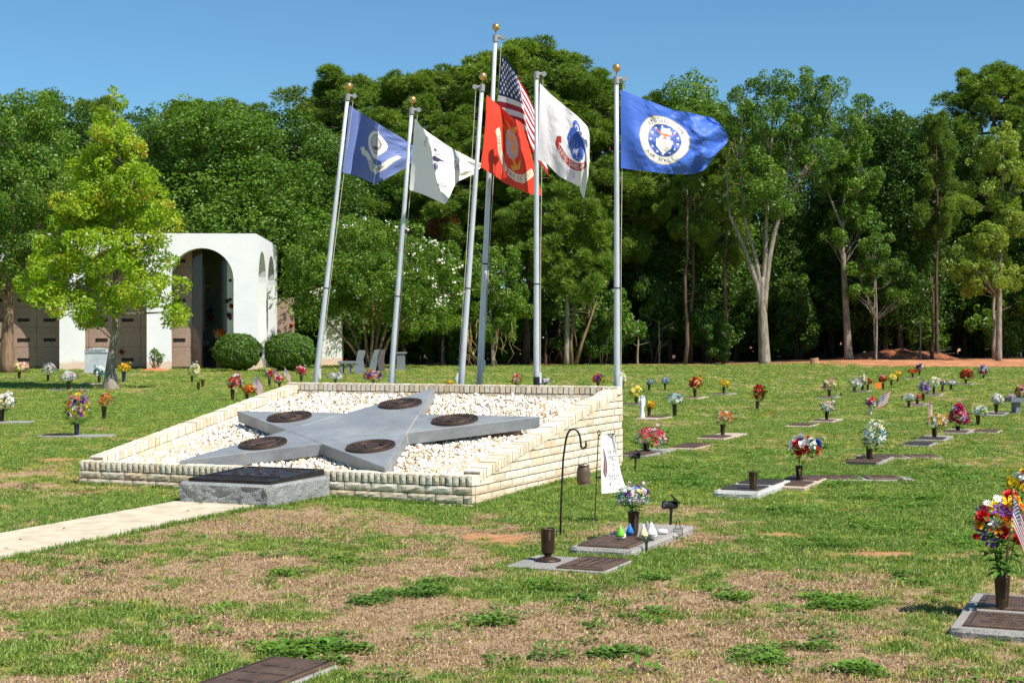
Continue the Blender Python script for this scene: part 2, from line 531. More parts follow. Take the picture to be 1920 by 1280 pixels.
def make_planter():
    root = thing('brick_planter', 'large sloping cream brick planter filled with white gravel around the granite star', 'planter', P_C, P_YAW)
    TH = 0.19                                # wall thickness
    RH, PITCH, CH = 0.098, 0.0735, 0.0865
    b = MB()                                 # mortar core of the four walls, set back behind the bricks
    i_ = 0.011
    lo = -0.25
    b.box(-HW + i_, HW - i_, -HD + i_, -HD + TH - i_, lo, Z_F - 0.012)
    b.box(-HW + i_, HW - i_, HD - TH + i_, HD - i_, lo, Z_B - 0.012)
    for s in (-1, 1):
        x0, x1 = (s * (HW - i_), s * (HW - TH + i_))
        x0, x1 = min(x0, x1), max(x0, x1)
        y0, y1 = -HD + TH - i_ + 0.002, HD - TH + i_ - 0.002
        b.prism([(x0, y0), (x1, y0), (x1, y1), (x0, y1)], lo, lambda x, y: zr(y) - 0.014)
    b.build('wall', M_MORTAR, root)
    caps = [brick_mesh('cap_brick', PITCH - 0.014, TH, RH, 0.010, 100 + i, nx=2, nz=3) for i in range(8)]
    caps_s = [brick_mesh('cap_brick', PITCH - 0.010, TH, RH, 0.004, 140 + i, shear=SL, nx=2, nz=3) for i in range(6)]
    caps_sl = [brick_mesh('cap_brick', PITCH - 0.010, TH, RH, 0.004, 160 + i, shear=-SL, nx=2, nz=3) for i in range(6)]
    n = int(P_W / PITCH)
    step = P_W / n
    for i in range(n):                       # front and back rows
        u = -HW + step * (i + 0.5)
        link('cap_brick', R.choice(caps), root, (u, -HD + TH / 2 + R.uniform(-.004, .004), Z_F - RH / 2 + R.uniform(-.004, .003)), (R.uniform(-.02, .02), 0, R.uniform(-.03, .03)))
        link('cap_brick', R.choice(caps), root, (u, HD - TH / 2 + R.uniform(-.004, .004), Z_B - RH / 2 + R.uniform(-.003, .003)), (0, 0, math.pi + R.uniform(-.02, .02)))
    ln = P_D - 2 * TH
    n = int(ln / PITCH)
    step = ln / n
    for i in range(n):                       # sloping side rows
        v = -HD + TH + step * (i + 0.5)
        z = zr(v) - RH / 2
        link('cap_brick', R.choice(caps_s), root, (HW - TH / 2 + R.uniform(-.003, .003), v, z + R.uniform(-.004, .004)), (0, 0, math.pi / 2))
        link('cap_brick', R.choice(caps_sl), root, (-HW + TH / 2 + R.uniform(-.003, .003), v, z + R.uniform(-.004, .004)), (0, 0, -math.pi / 2))
    # coursed blocks of the front face and of the right-hand face, cut by the slope
    L, J = 0.31, 0.011
    full = [brick_mesh('wall_brick', L - J, 0.07, CH - J, 0.010, 200 + i, nx=6, nz=3) for i in range(8)]
    for c in range(4):
        zt = Z_F - RH - c * CH - 0.006
        off = (c % 2) * L * 0.5 + 0.04 * c
        u = -HW - off
        while u < HW - 0.02:
            a, e = max(u, -HW), min(u + L, HW)
            if e - a > 0.03:
                me = R.choice(full) if e - a > L - 1e-6 else brick_mesh('wall_brick', e - a - J, 0.07, CH - J, 0.012, R.random(), nx=max(2, int((e - a) / 0.05)), nz=3)
                link('wall_brick', me, root, ((a + e) / 2, -HD + 0.035 + 0.004, zt - CH / 2))
            u += L
    M_T = 0.07
    smooth_face = [brick_mesh('wall_brick', L - J, M_T, CH - J, 0.005, 260 + i, nx=6, nz=3) for i in range(8)]
    zc = Z_F - RH - 0.006
    for c in range(-4, 12):
        z0, z1 = zc + (c - 1) * CH, zc + c * CH - J
        off = (c % 2) * L * 0.5 + 0.03 * (c % 3)
        v = -HD + 0.078 - off
        while v < HD:
            a, e = max(v, -HD + 0.078), min(v + L, HD)
            lim = lambda q: zr(q) - RH - 0.008
            if e - a > 0.03 and lim(e) > z0 + 0.012:
                if lim(a) >= z1 and e - a > L - 1e-6:
                    link('wall_brick', R.choice(smooth_face), root, (HW - M_T / 2 - 0.003, (a + e) / 2, (z0 + z1) / 2), (0, 0, math.pi / 2))
                else:
                    a2, e2 = a + J / 2, e - J / 2
                    poly = [(a2, z0), (e2, z0)]
                    top = []
                    for q in np.linspace(e2, a2, 6):
                        top.append((q, max(z0, min(z1, lim(q)))))
                    poly += top
                    x0, x1 = HW - M_T - 0.003, HW - 0.003 + 0.004
                    V = [(x1, p, z) for p, z in poly] + [(x0, p, z) for p, z in poly]
                    k = len(poly)
                    F = [tuple(range(k)), tuple(range(2 * k - 1, k - 1, -1))] + [(i, i + k, (i + 1) % k + k, (i + 1) % k) for i in range(k)]
                    mb = MB()
                    mb.add(V, F)
                    link('wall_brick', mb.mesh('wall_brick', M_BRICK), root)
            v += L
    # inner courses seen above the gravel, back wall and left wall
    for c in range(2):
        zt = Z_B - RH - c * CH - 0.006
        u = -HW + TH - (c % 2) * L / 2
        while u < HW - TH:
            a, e = max(u, -HW + TH), min(u + L, HW - TH)
            if e - a > 0.03:
                link('wall_brick', brick_mesh('wall_brick', e - a - J, 0.06, CH - J, 0.003, R.random(), nx=3, nz=2), root, ((a + e) / 2, HD - TH + 0.034, zt - CH / 2))
            u += L
    n = int((P_D - 2 * TH) / L)
    for i in range(n):
        v = -HD + TH + (i + 0.5) * (P_D - 2 * TH) / n
        me = brick_mesh('wall_brick', (P_D - 2 * TH) / n - J, 0.06, CH - J, 0.003, R.random(), shear=SL, nx=3, nz=2)
        link('wall_brick', me, root, (-HW + TH - 0.034, v, zr(v) - RH - CH / 2 - 0.004), (0, 0, math.pi / 2))
    # bed of soil under the stones, then the stones themselves
    gl = lambda x, y: zr(y) - 0.15
    s = MB()
    x0, y0 = HW - TH + 0.02, HD - TH + 0.02
    s.prism([(-x0, -y0), (x0, -y0), (x0, y0), (-x0, y0)], -0.2, lambda x, y: gl(x, y))
    s.build('soil', plain('gravel_bed', lin(196, 180, 152), 0.95, 0, 0.3, 40, 0.6), root)
    phi = (1 + 5 ** 0.5) / 2
    ico = np.array([(-1, phi, 0), (1, phi, 0), (-1, -phi, 0), (1, -phi, 0), (0, -1, phi), (0, 1, phi), (0, -1, -phi), (0, 1, -phi), (phi, 0, -1), (phi, 0, 1), (-phi, 0, -1), (-phi, 0, 1)]) / 1.9
    tri = np.array([(0, 11, 5), (0, 5, 1), (0, 1, 7), (0, 7, 10), (0, 10, 11), (1, 5, 9), (5, 11, 4), (11, 10, 2), (10, 7, 6), (7, 1, 8), (3, 9, 4), (3, 4, 2), (3, 2, 6), (3, 6, 8), (3, 8, 9), (4, 9, 5), (2, 4, 11), (6, 2, 10), (8, 6, 7), (9, 8, 1)])
    N = 16500
    u = rng.uniform(-HW + TH, HW - TH, N)
    v = rng.uniform(-HD + TH, HD - TH, N)
    size = np.clip(rng.lognormal(math.log(0.0165), 0.32, N), 0.009, 0.04)
    mound = 0.05 * (fbm(u * 1.1 + 5, v * 1.1, 3) - 0.5) * 2
    z = zr(v) - 0.142 + mound + rng.uniform(-0.004, 0.022, N)
    ax = rng.normal(size=(N, 3, 3))
    q, _ = np.linalg.qr(ax)
    sc = np.stack([size * rng.uniform(0.9, 1.6, N), size * rng.uniform(0.8, 1.15, N), size * rng.uniform(0.55, 0.9, N)], -1)
    loc = ico[None] * (1 + rng.uniform(-0.22, 0.22, (N, 12, 1)))
    V = np.einsum('nij,nkj->nki', q, loc * sc[:, None, :]) + np.stack([u, v, z], -1)[:, None, :]
    Fq = (tri[None] + (np.arange(N) * 12)[:, None, None]).reshape(-1, 3)
    t = NT('white_marble_chips')
    c = t.ramp(t.attr('tint'), [(0.0, lin(176, 140, 96)), (0.10, lin(214, 192, 156)), (0.3, lin(232, 224, 208)), (0.75, lin(242, 239, 232)), (0.97, lin(196, 186, 172))])
    m = t.principled(c, 0.7, 0, None, 0.3)
    g = link('white_gravel', np_mesh('white_gravel', V.reshape(-1, 3), Fq, m, {'tint': ('FLOAT', np.repeat(rng.random(N), 12))}), root)
    kind(g, 'stuff')
make_planter()

# ------------------------------------------------------------------ granite star with bronze medallions
M_GRAN = None
def granite(name, base, rough=0.5, bump=0.0, scale=160):
    b = np.array(lin(*base)[:3])
    return speckled(name, tuple(b), tuple(b * 0.72), tuple(np.minimum(b * 1.3, 0.9)), scale, rough, bump)
def star_granite():
    t = NT('blue_grey_granite')
    f = t.noise(210, 3, 0.7)
    c = t.ramp(f, [(0.35, lin(98, 102, 104)), (0.5, lin(132, 136, 138)), (0.66, lin(164, 167, 168))])
    stain = t.noise(1.7, 6, 0.7)
    c = t.mix(t.ramp(stain, [(0.52, (0, 0, 0)), (0.75, (0.5, 0.5, 0.5))]), c, lin(160, 164, 166))
    c = t.mix(t.ramp(t.noise(3.1, 6, 0.7), [(0.5, (0, 0, 0)), (0.75, (0.55, 0.55, 0.55))]), c, lin(104, 104, 100))
    c = t.mix(1.0, c, t.ramp(t.noise(0.9, 6, 0.75), [(0.3, (0.74, 0.74, 0.74)), (0.5, (0.98, 0.98, 0.98)), (0.7, (1.2, 1.2, 1.19))]), 'MULTIPLY')
    return t.principled(c, t.ramp(t.noise(2.2, 5), [(0.3, (0.28, 0.28, 0.28)), (0.7, (0.6, 0.6, 0.6))]), 0, t.bump(t.noise(150, 3), 0.15, 0.004), 0.5)
M_STAR = star_granite()
def bronze(name, a, b, rough=0.5):
    t = NT(name)
    P = t.coord()
    n = t.noise(9, 6, 0.65, P)
    return t.principled(t.ramp(n, [(0.3, lin(*a)), (0.7, lin(*b))]), rough, 0.55, t.bump(t.noise(120, 3, 0.6, P), 0.25, 0.004), 0.4)
M_BRONZE = bronze('weathered_bronze', (64, 50, 42), (98, 78, 64))
M_BRONZE_HI = bronze('rubbed_and_highlight_bronze', (112, 92, 74), (142, 120, 98), 0.4)

def bevel_prism(poly, z0, z1, bev, mb):
    """prism with a small chamfer on the upper edge"""
    k = len(poly)
    cx = sum(p[0] for p in poly) / k
    cy_ = sum(p[1] for p in poly) / k
    def inset(d):
        out = []
        for i in range(k):
            a, b, c = Vector(poly[i - 1]), Vector(poly[i]), Vector(poly[(i + 1) % k])
            e1, e2 = (b - a).normalized(), (c - b).normalized()
            n1, n2 = Vector((-e1.y, e1.x)), Vector((-e2.y, e2.x))
            m = (n1 + n2)
            m = m / max(m.length_squared, 1e-6) * 2 * d if m.length > 1e-6 else n1 * d
            out.append(tuple(b + m))
        return out
    top = inset(bev)
    V = [(x, y, z0) for x, y in poly] + [(x, y, z1 - bev) for x, y in poly] + [(x, y, z1) for x, y in top]
    F = [tuple(range(k))[::-1], tuple(range(2 * k, 3 * k))]
    for i in range(k):
        j = (i + 1) % k
        F += [(i, j, k + j, k + i), (k + i, k + j, 2 * k + j, 2 * k + i)]
    mb.add(V, F)

def medallion_mesh(seed):
    """round seal: rims, a band of raised characters too worn to read, a raised emblem"""
    rr = random.Random(seed)
    b = MB()
    b.lathe([(0.001, 0.0), (0.268, 0.0), (0.272, 0.008), (0.268, 0.024), (0.25, 0.026), (0.246, 0.017), (0.185, 0.017), (0.181, 0.025), (0.170, 0.026), (0.166, 0.014), (0.001, 0.014)], 48)
    for i in range(44):                                                        # worn characters
        if i % 11 == 0:
            continue
        a = 2 * math.pi * i / 44
        M = Matrix.Rotation(a, 4, 'Z') @ Matrix.Translation((0.216, 0, 0))
        b.box(-0.017, 0.017, -rr.uniform(.004, .009), rr.uniform(.004, .009), 0.015, 0.024, 1 if i % 5 == 0 else 0, M)
    for i in range(54):                                                        # beaded outer edge
        a = 2 * math.pi * i / 54
        M = Matrix.Rotation(a, 4, 'Z') @ Matrix.Translation((0.262, 0, 0.026))
        b.box(-0.005, 0.005, -0.006, 0.006, -0.01, 0.003, 0, M)
    return b, rr
def make_star():
    root = thing('granite_star', 'blue-grey granite five-pointed star lying on the white gravel', 'monument', (-1.811, 17.341, 0.616), 0)
    root.rotation_euler = (Matrix.Rotation(P_YAW, 3, 'Z') @ Matrix.Rotation(math.radians(10.3), 3, 'X') @ Matrix.Rotation(math.radians(0.9), 3, 'Z')).to_euler()
    RO, TK = 2.147, 0.135
    ri = RO * 0.382
    pol = lambda r, a: (r * math.sin(a), r * math.cos(a))
    inn = [pol(ri - 0.004, 2 * math.pi * (i + 0.5) / 5) for i in range(5)]
    b = MB()
    bevel_prism(inn[::-1], -TK, -0.001, 0.004, b)
    b.build('center_slab', M_STAR, root)
    b = MB()
    b.prism([pol(ri + 0.014, 2 * math.pi * (i + 0.5) / 5) for i in range(5)][::-1], -TK + 0.01, -0.007)
    b.build('joint_filler', plain('joint_sealant', lin(186, 172, 150), 0.9), root)
    emblem = [  # five different raised emblems
        [[(-.13, .05), (-.05, .02), (-.03, -.05), (0, -.09), (.03, -.05), (.05, .02), (.13, .05), (.05, .075), (0, .055), (-.05, .075)], [(-.02, .06), (.02, .06), (.015, .11), (-.02, .1)]],
        [[(-.015, .1), (.015, .1), (.015, -.06), (.07, -.03), (.085, -.06), (0, -.11), (-.085, -.06), (-.07, -.03), (-.015, -.06)], [(-.06, .055), (.06, .055), (.06, .075), (-.06, .075)]],
        [[(-.06, .09), (.06, .09), (.07, -.02), (0, -.11), (-.07, -.02)], [(-.14, .03), (-.08, .04), (-.08, .07), (-.13, .08)], [(.14, .03), (.08, .04), (.08, .07), (.13, .08)]],
        [[(.1 * math.cos(k * math.pi / 8), .1 * math.sin(k * math.pi / 8)) for k in range(16)], [(-.14, -.12), (-.12, -.14), (.12, .1), (.1, .12)]],
        [[(-.05, .1), (.05, .1), (.02, .0), (.1, -.05), (.02, -.1), (-.08, -.08), (-.02, -.02)], [(.05, .04), (.12, .08), (.1, .02)]]]
    for i in range(5):
        a = 2 * math.pi * i / 5
        tip = pol(RO, a)
        q1, q2 = pol(ri, a + math.pi / 5), pol(ri, a - math.pi / 5)
        c = ((tip[0] + q1[0] + q2[0]) / 3, (tip[1] + q1[1] + q2[1]) / 3)
        sh = pol(0.006, a)
        # cut the very tip a little, as the slabs are
        t1 = (tip[0] + (q1[0] - tip[0]) * 0.012, tip[1] + (q1[1] - tip[1]) * 0.012)
        t2 = (tip[0] + (q2[0] - tip[0]) * 0.012, tip[1] + (q2[1] - tip[1]) * 0.012)
        poly = [(p[0] + sh[0], p[1] + sh[1]) for p in (t1, t2, q2, q1)]
        b = MB()
        bevel_prism(poly, -TK, 0.0, 0.005, b)
        arm = b.build('star_point', M_STAR, root)
        mb, rr = medallion_mesh(i)
        for k, e in enumerate(emblem[i]):
            ar = sum(e[j - 1][0] * e[j][1] - e[j][0] * e[j - 1][1] for j in range(len(e)))
            mb.prism(e if ar > 0 else e[::-1], 0.0142 + 0.0004 * k, 0.024 + 0.003 * k, k % 2)
        md = mb.build('medallion', [M_BRONZE, M_BRONZE_HI], arm, loc=(c[0], c[1], 0.001), rot=(0, 0, rr.uniform(-0.3, 0.3)))
    # low brick footing under the raised points
    b = MB()
    for i in range(5):
        a = 2 * math.pi * i / 5
        for r_ in (0.35, 0.75):
            c = pol(RO * r_, a)
            M = Matrix.Translation((c[0], c[1], -TK - 0.002)) @ Matrix.Rotation(-a, 4, 'Z')
            w = 0.33 * (1 - r_)
            b.box(-w, w, -0.3, 0.3, -0.3, 0, 0, M)
    b.build('footing', M_MORTAR, root)
make_star()

# ------------------------------------------------------------------ granite plinth with bronze plaque, and the path leading to it
M_ROCKGRAN = None
def rock_face(mb, p0, ax, up, nrm, L, Hh, nx, nz, amp, seed):
    """a rough quarried face"""
    rr = random.Random(seed)
    V, F = [], []
    for k in range(nz + 1):
        for i in range(nx + 1):
            e = i in (0, nx) or k in (0, nz)
            x, z = L * i / nx, Hh * k / nz
            d = 0 if e else amp * (0.3 + 1.2 * float(fbm(np.array([x * 9 + seed]), np.array([z * 14]), 4)[0]))
            V.append(Vector(p0) + Vector(ax) * x + Vector(up) * z + Vector(nrm) * d)
    for k in range(nz):
        for i in range(nx):
            a = k * (nx + 1) + i
            F.append((a, a + 1, a + nx + 2, a + nx + 1))
    mb.add(V, F)

def make_plinth():
    u0, u1, v0, v1, h0, h1 = -0.22, 0.83, -3.42, -2.31, 0.215, 0.225
    root = thing('granite_plinth', 'low rough-faced grey granite plinth with dark bronze plaque at the end of the path', 'monument', p_world(u0, v0), P_YAW)
    w, d = u1 - u0, v1 - v0
    t = NT('rough_grey_granite')
    f = t.noise(130, 4, 0.75)
    c = t.ramp(f, [(0.34, lin(88, 90, 90)), (0.5, lin(150, 152, 150)), (0.66, lin(204, 205, 202))])
    c = t.mix(1.0, c, t.ramp(t.noise(7, 5, 0.7), [(0.3, (0.72, 0.72, 0.72)), (0.65, (1.05, 1.05, 1.04))]), 'MULTIPLY')
    m = t.principled(c, 0.8, 0, t.bump(t.noise(45, 6, 0.7), 0.9, 0.02), 0.3)
    b = MB()
    b.add([(0, 0, h0), (w, 0, h0), (w, d, h1), (0, d, h1)], [(0, 1, 2, 3)])
    rock_face(b, (0, 0, -0.05), (1, 0, 0), (0, 0, 1), (0, -1, 0), w, h0 + 0.05, 44, 12, 0.045, 3.1)
    rock_face(b, (w, 0, -0.05), (0, 1, 0), (0, 0, 1), (1, 0, 0), d, h0 + 0.05, 36, 12, 0.02, 8.7)
    b.add([(w, 0, h0), (w, d, h0), (w, d, h1)], [(0, 1, 2)])
    rock_face(b, (0, d, -0.05), (0, -1, 0), (0, 0, 1), (-1, 0, 0), d, h0 + 0.05, 24, 8, 0.02, 5.2)
    b.add([(0, 0, h0), (0, d, h1), (0, d, h0)], [(0, 1, 2)])
    b.add([(0, d, -0.05), (w, d, -0.05), (w, d, h1), (0, d, h1)], [(1, 0, 3, 2)])
    b.build('block', m, root)
    t = NT('dark_plaque')
    mp = t.principled(t.ramp(t.noise(14, 5), [(0.3, lin(44, 40, 40)), (0.7, lin(70, 63, 60))]), 0.42, 0.5, None, 0.5)
    sl = (h1 - h0) / d
    zt = lambda y: h0 + sl * y
    q = MB()
    a0, a1, b0, b1 = 0.075, w - 0.03, 0.03, d - 0.06
    q.prism([(a0, b0), (a1, b0), (a1, b1), (a0, b1)], lambda x, y: zt(y) + 0.002, lambda x, y: zt(y) + 0.026 + 0.03 * (y - b0))
    top = lambda y: zt(y) + 0.026 + 0.03 * (y - b0)
    def bar(x0, x1, y0, y1, h):
        q.prism([(x0, y0), (x1, y0), (x1, y1), (x0, y1)], lambda x, y: top(y) - 0.004, lambda x, y: top(y) + h)
    for x0, x1, y0, y1 in ((a0, a1, b0, b0 + 0.03), (a0, a1, b1 - 0.03, b1), (a0, a0 + 0.03, b0 + 0.031, b1 - 0.031), (a1 - 0.03, a1, b0 + 0.031, b1 - 0.031), (a0 + 0.031, a1 - 0.031, b0 + 0.3, b0 + 0.32)):
        bar(x0, x1, y0, y1, 0.009)
    plq = q.build('bronze_plaque', mp, root)
    e = MB()                                                                    # worn relief: figures and lines of raised characters
    rr = random.Random(4)
    for i in range(14):
        x, y = rr.uniform(a0 + 0.12, a1 - 0.12), rr.uniform(b0 + 0.4, b1 - 0.1)
        M = Matrix.Translation((x, y, top(y))) @ Matrix.Diagonal((1, 0.7, 0.35, 1))
        e.lathe([(0.001, -0.02), (0.05, -0.01), (0.045, 0.02), (0.02, 0.045), (0.001, 0.05)], 9, 0, M)
    for x, y in ((a0 + 0.05, b1 - 0.1), (a1 - 0.06, b1 - 0.06), (a1 - 0.1, b0 + 0.36), (a0 + 0.2, b1 - 0.05)):
        M = Matrix.Translation((x, y, top(y))) @ Matrix.Diagonal((1, 1, 0.8, 1))
        e.lathe([(0.001, -0.01), (0.035, 0.0), (0.028, 0.02), (0.001, 0.03)], 10, 0, M)
    for r_ in range(4):
        y = b0 + 0.07 + r_ * 0.055
        x = a0 + 0.1
        while x < a1 - 0.12:
            l_ = rr.uniform(0.02, 0.09)
            e.prism([(x, y), (x + l_, y), (x + l_, y + 0.025), (x, y + 0.025)], lambda x, y: top(y) - 0.003, lambda x, y: top(y) + 0.006)
            x += l_ + rr.uniform(0.012, 0.03)
    e.build('relief', bronze('plaque_relief', (60, 52, 48), (84, 72, 64)), plq)
    c = p_world((u0 + u1) / 2, (v0 + v1) / 2)
    EXCL.append((c.x, c.y, P_YAW, w / 2 + 0.01, d / 2 + 0.01))
make_plinth()

def make_path():
    t = NT('pale_concrete')
    P = t.n('NewGeometry').outputs['Position']
    c = t.ramp(t.noise(5, 6, 0.65, P), [(0.3, lin(180, 166, 142)), (0.6, lin(206, 194, 170)), (0.8, lin(216, 206, 186))])
    c = t.mix(1.0, c, t.ramp(t.noise(90, 3, 0.6, P), [(0.3, (0.9, 0.89, 0.87)), (0.6, (1.02, 1.02, 1.02))]), 'MULTIPLY')
    m = t.principled(c, 0.9, 0, t.bump(t.noise(70, 4, 0.6, P), 0.4, 0.01), 0.2)
    root = thing('concrete_path', 'pale concrete walkway', 'path')
    for k in ('label', 'category'):
        del root[k]
    kind(root, 'structure')
    v = -2.42
    slab = 1.46
    while v > -12:
        v2 = max(v - slab, -12)
        e = lambda q: -0.062 * (q + 3.4)
        a, b2 = v - 0.006, v2 + 0.006
        poly = [p_world(-0.27 + e(a), a), p_world(-0.27 + e(b2), b2), p_world(0.70 + e(b2), b2), p_world(0.70 + e(a), a)]
        mb = MB()
        bevel_prism([(p.x, p.y) for p in poly], -0.12, 0.022, 0.006, mb)
        mb.build('path_slab', m, root)
        c = p_world(0.215 + e((a + b2) / 2), (a + b2) / 2)
        EXCL.append((c.x, c.y, P_YAW + 0.06, 0.475, (a - b2) / 2))
        v = v2
    # dropped leaves on the concrete
    mleaf = plain('dead_leaf', lin(128, 78, 48), 0.8, 0, 0.3)
    for px, py, lb in ((376, 948, 'dry leaf on the path closest to the granite plinth'), (440, 957, 'dry leaf at the right-hand side of the path end'), (38, 1017, 'reddish dry leaf on the near part of the path'), (120, 996, 'tiny dry leaf in the middle of the path'), (12, 1033, 'dry leaf on the path at the left photo edge'), (352, 963, 'dry leaf on the path in front of the plinth')):
        p = G(px, py)
        b = MB()
        k = R.uniform(0.015, 0.035)
        b.add([(-k, 0, 0.004), (0, -k * .5, 0.001), (k, 0, 0.009), (0, k * .5, 0.012)], [(0, 1, 3), (1, 2, 3)])
        o = b.build('dead_leaf', mleaf, None, loc=(p.x, p.y, 0.023), rot=(0, 0, R.uniform(0, 6)))
        tag(o, lb, 'leaf', 'dry leaves on the path')
make_path()

# ------------------------------------------------------------------ flat print for flags: a small painter into a colour grid
_glyph = {}
def glyph(ch):
    if ch not in _glyph:
        cu = bpy.data.curves.new('g', 'FONT')
        cu.body = ch
        cu.resolution_u = 3
        ob = bpy.data.objects.new('g', cu)
        me = bpy.data.meshes.new_from_object(ob)
        me.calc_loop_triangles()
        v = np.array([w.co[:2] for w in me.vertices]).reshape(-1, 2)
        t = np.array([x.vertices[:] for x in me.loop_triangles], dtype=int).reshape(-1, 3)
        bpy.data.objects.remove(ob)
        bpy.data.curves.remove(cu)
        bpy.data.meshes.remove(me)
        w = (v[:, 0].max() + 0.08) if len(v) else 0.3
        _glyph[ch] = (v, t, w)
    return _glyph[ch]

class Canvas:
    """x runs 0..asp, y runs 0 (bottom) .. 1 (top)"""
    def __init__(s, nx, ny, asp, bg):
        s.nx, s.ny, s.asp = nx, ny, asp
        s.X, s.Y = np.meshgrid(np.linspace(0, asp, nx), np.linspace(0, 1, ny))
        s.C = np.zeros((ny, nx, 4))
        s.C[:] = lin(*bg)
    def put(s, m, col):
        s.C[m] = lin(*col)
    def disc(s, x, y, r, col, ry=None):
        s.put(((s.X - x) / r) ** 2 + ((s.Y - y) / (ry or r)) ** 2 <= 1, col)
    def poly(s, pts, col):
        m = np.zeros(s.X.shape, bool)
        k = len(pts)
        for i in range(k):
            (x0, y0), (x1, y1) = pts[i - 1], pts[i]
            c = ((y0 > s.Y) != (y1 > s.Y))
            if y1 != y0:
                m ^= c & (s.X < (x1 - x0) * (s.Y - y0) / (y1 - y0) + x0)
        s.put(m, col)
    def star(s, x, y, r, col, rot=0.0):
        s.poly([(x + (r if i % 2 == 0 else r * .4) * math.sin(i * math.pi / 5 + rot), y + (r if i % 2 == 0 else r * .4) * math.cos(i * math.pi / 5 + rot)) for i in range(10)], col)
    def tris(s, v, t, col):
        for a, b, c in v[t]:
            lo, hi = np.minimum(np.minimum(a, b), c), np.maximum(np.maximum(a, b), c)
            i0, i1 = int(lo[0] / s.asp * (s.nx - 1)), int(hi[0] / s.asp * (s.nx - 1)) + 2
            j0, j1 = int(lo[1] * (s.ny - 1)), int(hi[1] * (s.ny - 1)) + 2
            i0, j0 = max(i0, 0), max(j0, 0)
            X, Y = s.X[j0:j1, i0:i1], s.Y[j0:j1, i0:i1]
            e = lambda p, q: (q[0] - p[0]) * (Y - p[1]) - (q[1] - p[1]) * (X - p[0])
            w0, w1, w2 = e(a, b), e(b, c), e(c, a)
            m = ((w0 >= 0) & (w1 >= 0) & (w2 >= 0)) | ((w0 <= 0) & (w1 <= 0) & (w2 <= 0))
            s.C[j0:j1, i0:i1][m] = lin(*col)
    def text(s, string, x, y, size, col, rot=0.0, sx=1.0):
        """straight text, x y at its left end"""
        c, n = math.cos(rot), math.sin(rot)
        pen = 0.0
        for ch in string:
            v, t, w = glyph(ch)
            if len(v):
                q = np.stack([(v[:, 0] * sx + pen), v[:, 1]], -1) * size
                s.tris(np.stack([x + q[:, 0] * c - q[:, 1] * n, y + q[:, 0] * n + q[:, 1] * c], -1), t, col)
            pen += w * sx
        return pen * size
    def arc_text(s, string, cx, cy_, r, a0, a1, size, col, inside=False):
        """characters spread from angle a0 to a1 (degrees, clockwise from the top)"""
        k = len(string)
        for i, ch in enumerate(string):
            v, t, w = glyph(ch)
            if not len(v):
                continue
            a = math.radians(a0 + (a1 - a0) * i / max(k - 1, 1))
            rot = -a + (math.pi if inside else 0)
            c, n = math.cos(rot), math.sin(rot)
            q = np.stack([v[:, 0] - w / 2, v[:, 1] - 0.35], -1) * size
            s.tris(np.stack([cx + r * math.sin(a) + q[:, 0] * c - q[:, 1] * n, cy_ + r * math.cos(a) + q[:, 0] * n + q[:, 1] * c], -1), t, col)

def cloth_mat():
    t = NT('printed_nylon')
    c = t.attr('print', out='Color')
    P = t.coord()
    d = t.n('BsdfDiffuse')
    tr = t.n('BsdfTranslucent')
    t.l(c, d.inputs['Color'])
    t.l(c, tr.inputs['Color'])
    m = t.n('MixShader')
    m.inputs[0].default_value = 0.06
    t.l(d.outputs[0], m.inputs[1])
    t.l(tr.outputs[0], m.inputs[2])
    g = t.n('BsdfGlossy')
    g.inputs['Roughness'].default_value = 0.5
    m2 = t.n('MixShader')
    m2.inputs[0].default_value = 0.03
    t.l(m.outputs[0], m2.inputs[1])
    t.l(g.outputs[0], m2.inputs[2])
    t.l(m2.outputs[0], t.out.inputs['Surface'])
    return t.mat
M_CLOTH = cloth_mat()

def crom(P, t):
    """Catmull-Rom through the rows of P (k, ...) at parameters t in knots 0..k-1"""
    k = len(P)
    Pe = np.concatenate([[2 * P[0] - P[1]], P, [2 * P[-1] - P[-2]]])
    i = np.clip(np.floor(t).astype(int), 0, k - 2)
    f = (t - i).reshape((-1,) + (1,) * (P.ndim - 1))
    p0, p1, p2, p3 = Pe[i], Pe[i + 1], Pe[i + 2], Pe[i + 3]
    return 0.5 * (2 * p1 + (p2 - p0) * f + (2 * p0 - 5 * p1 + 4 * p2 - p3) * f ** 2 + (3 * p1 - p0 - 3 * p2 + p3) * f ** 3)

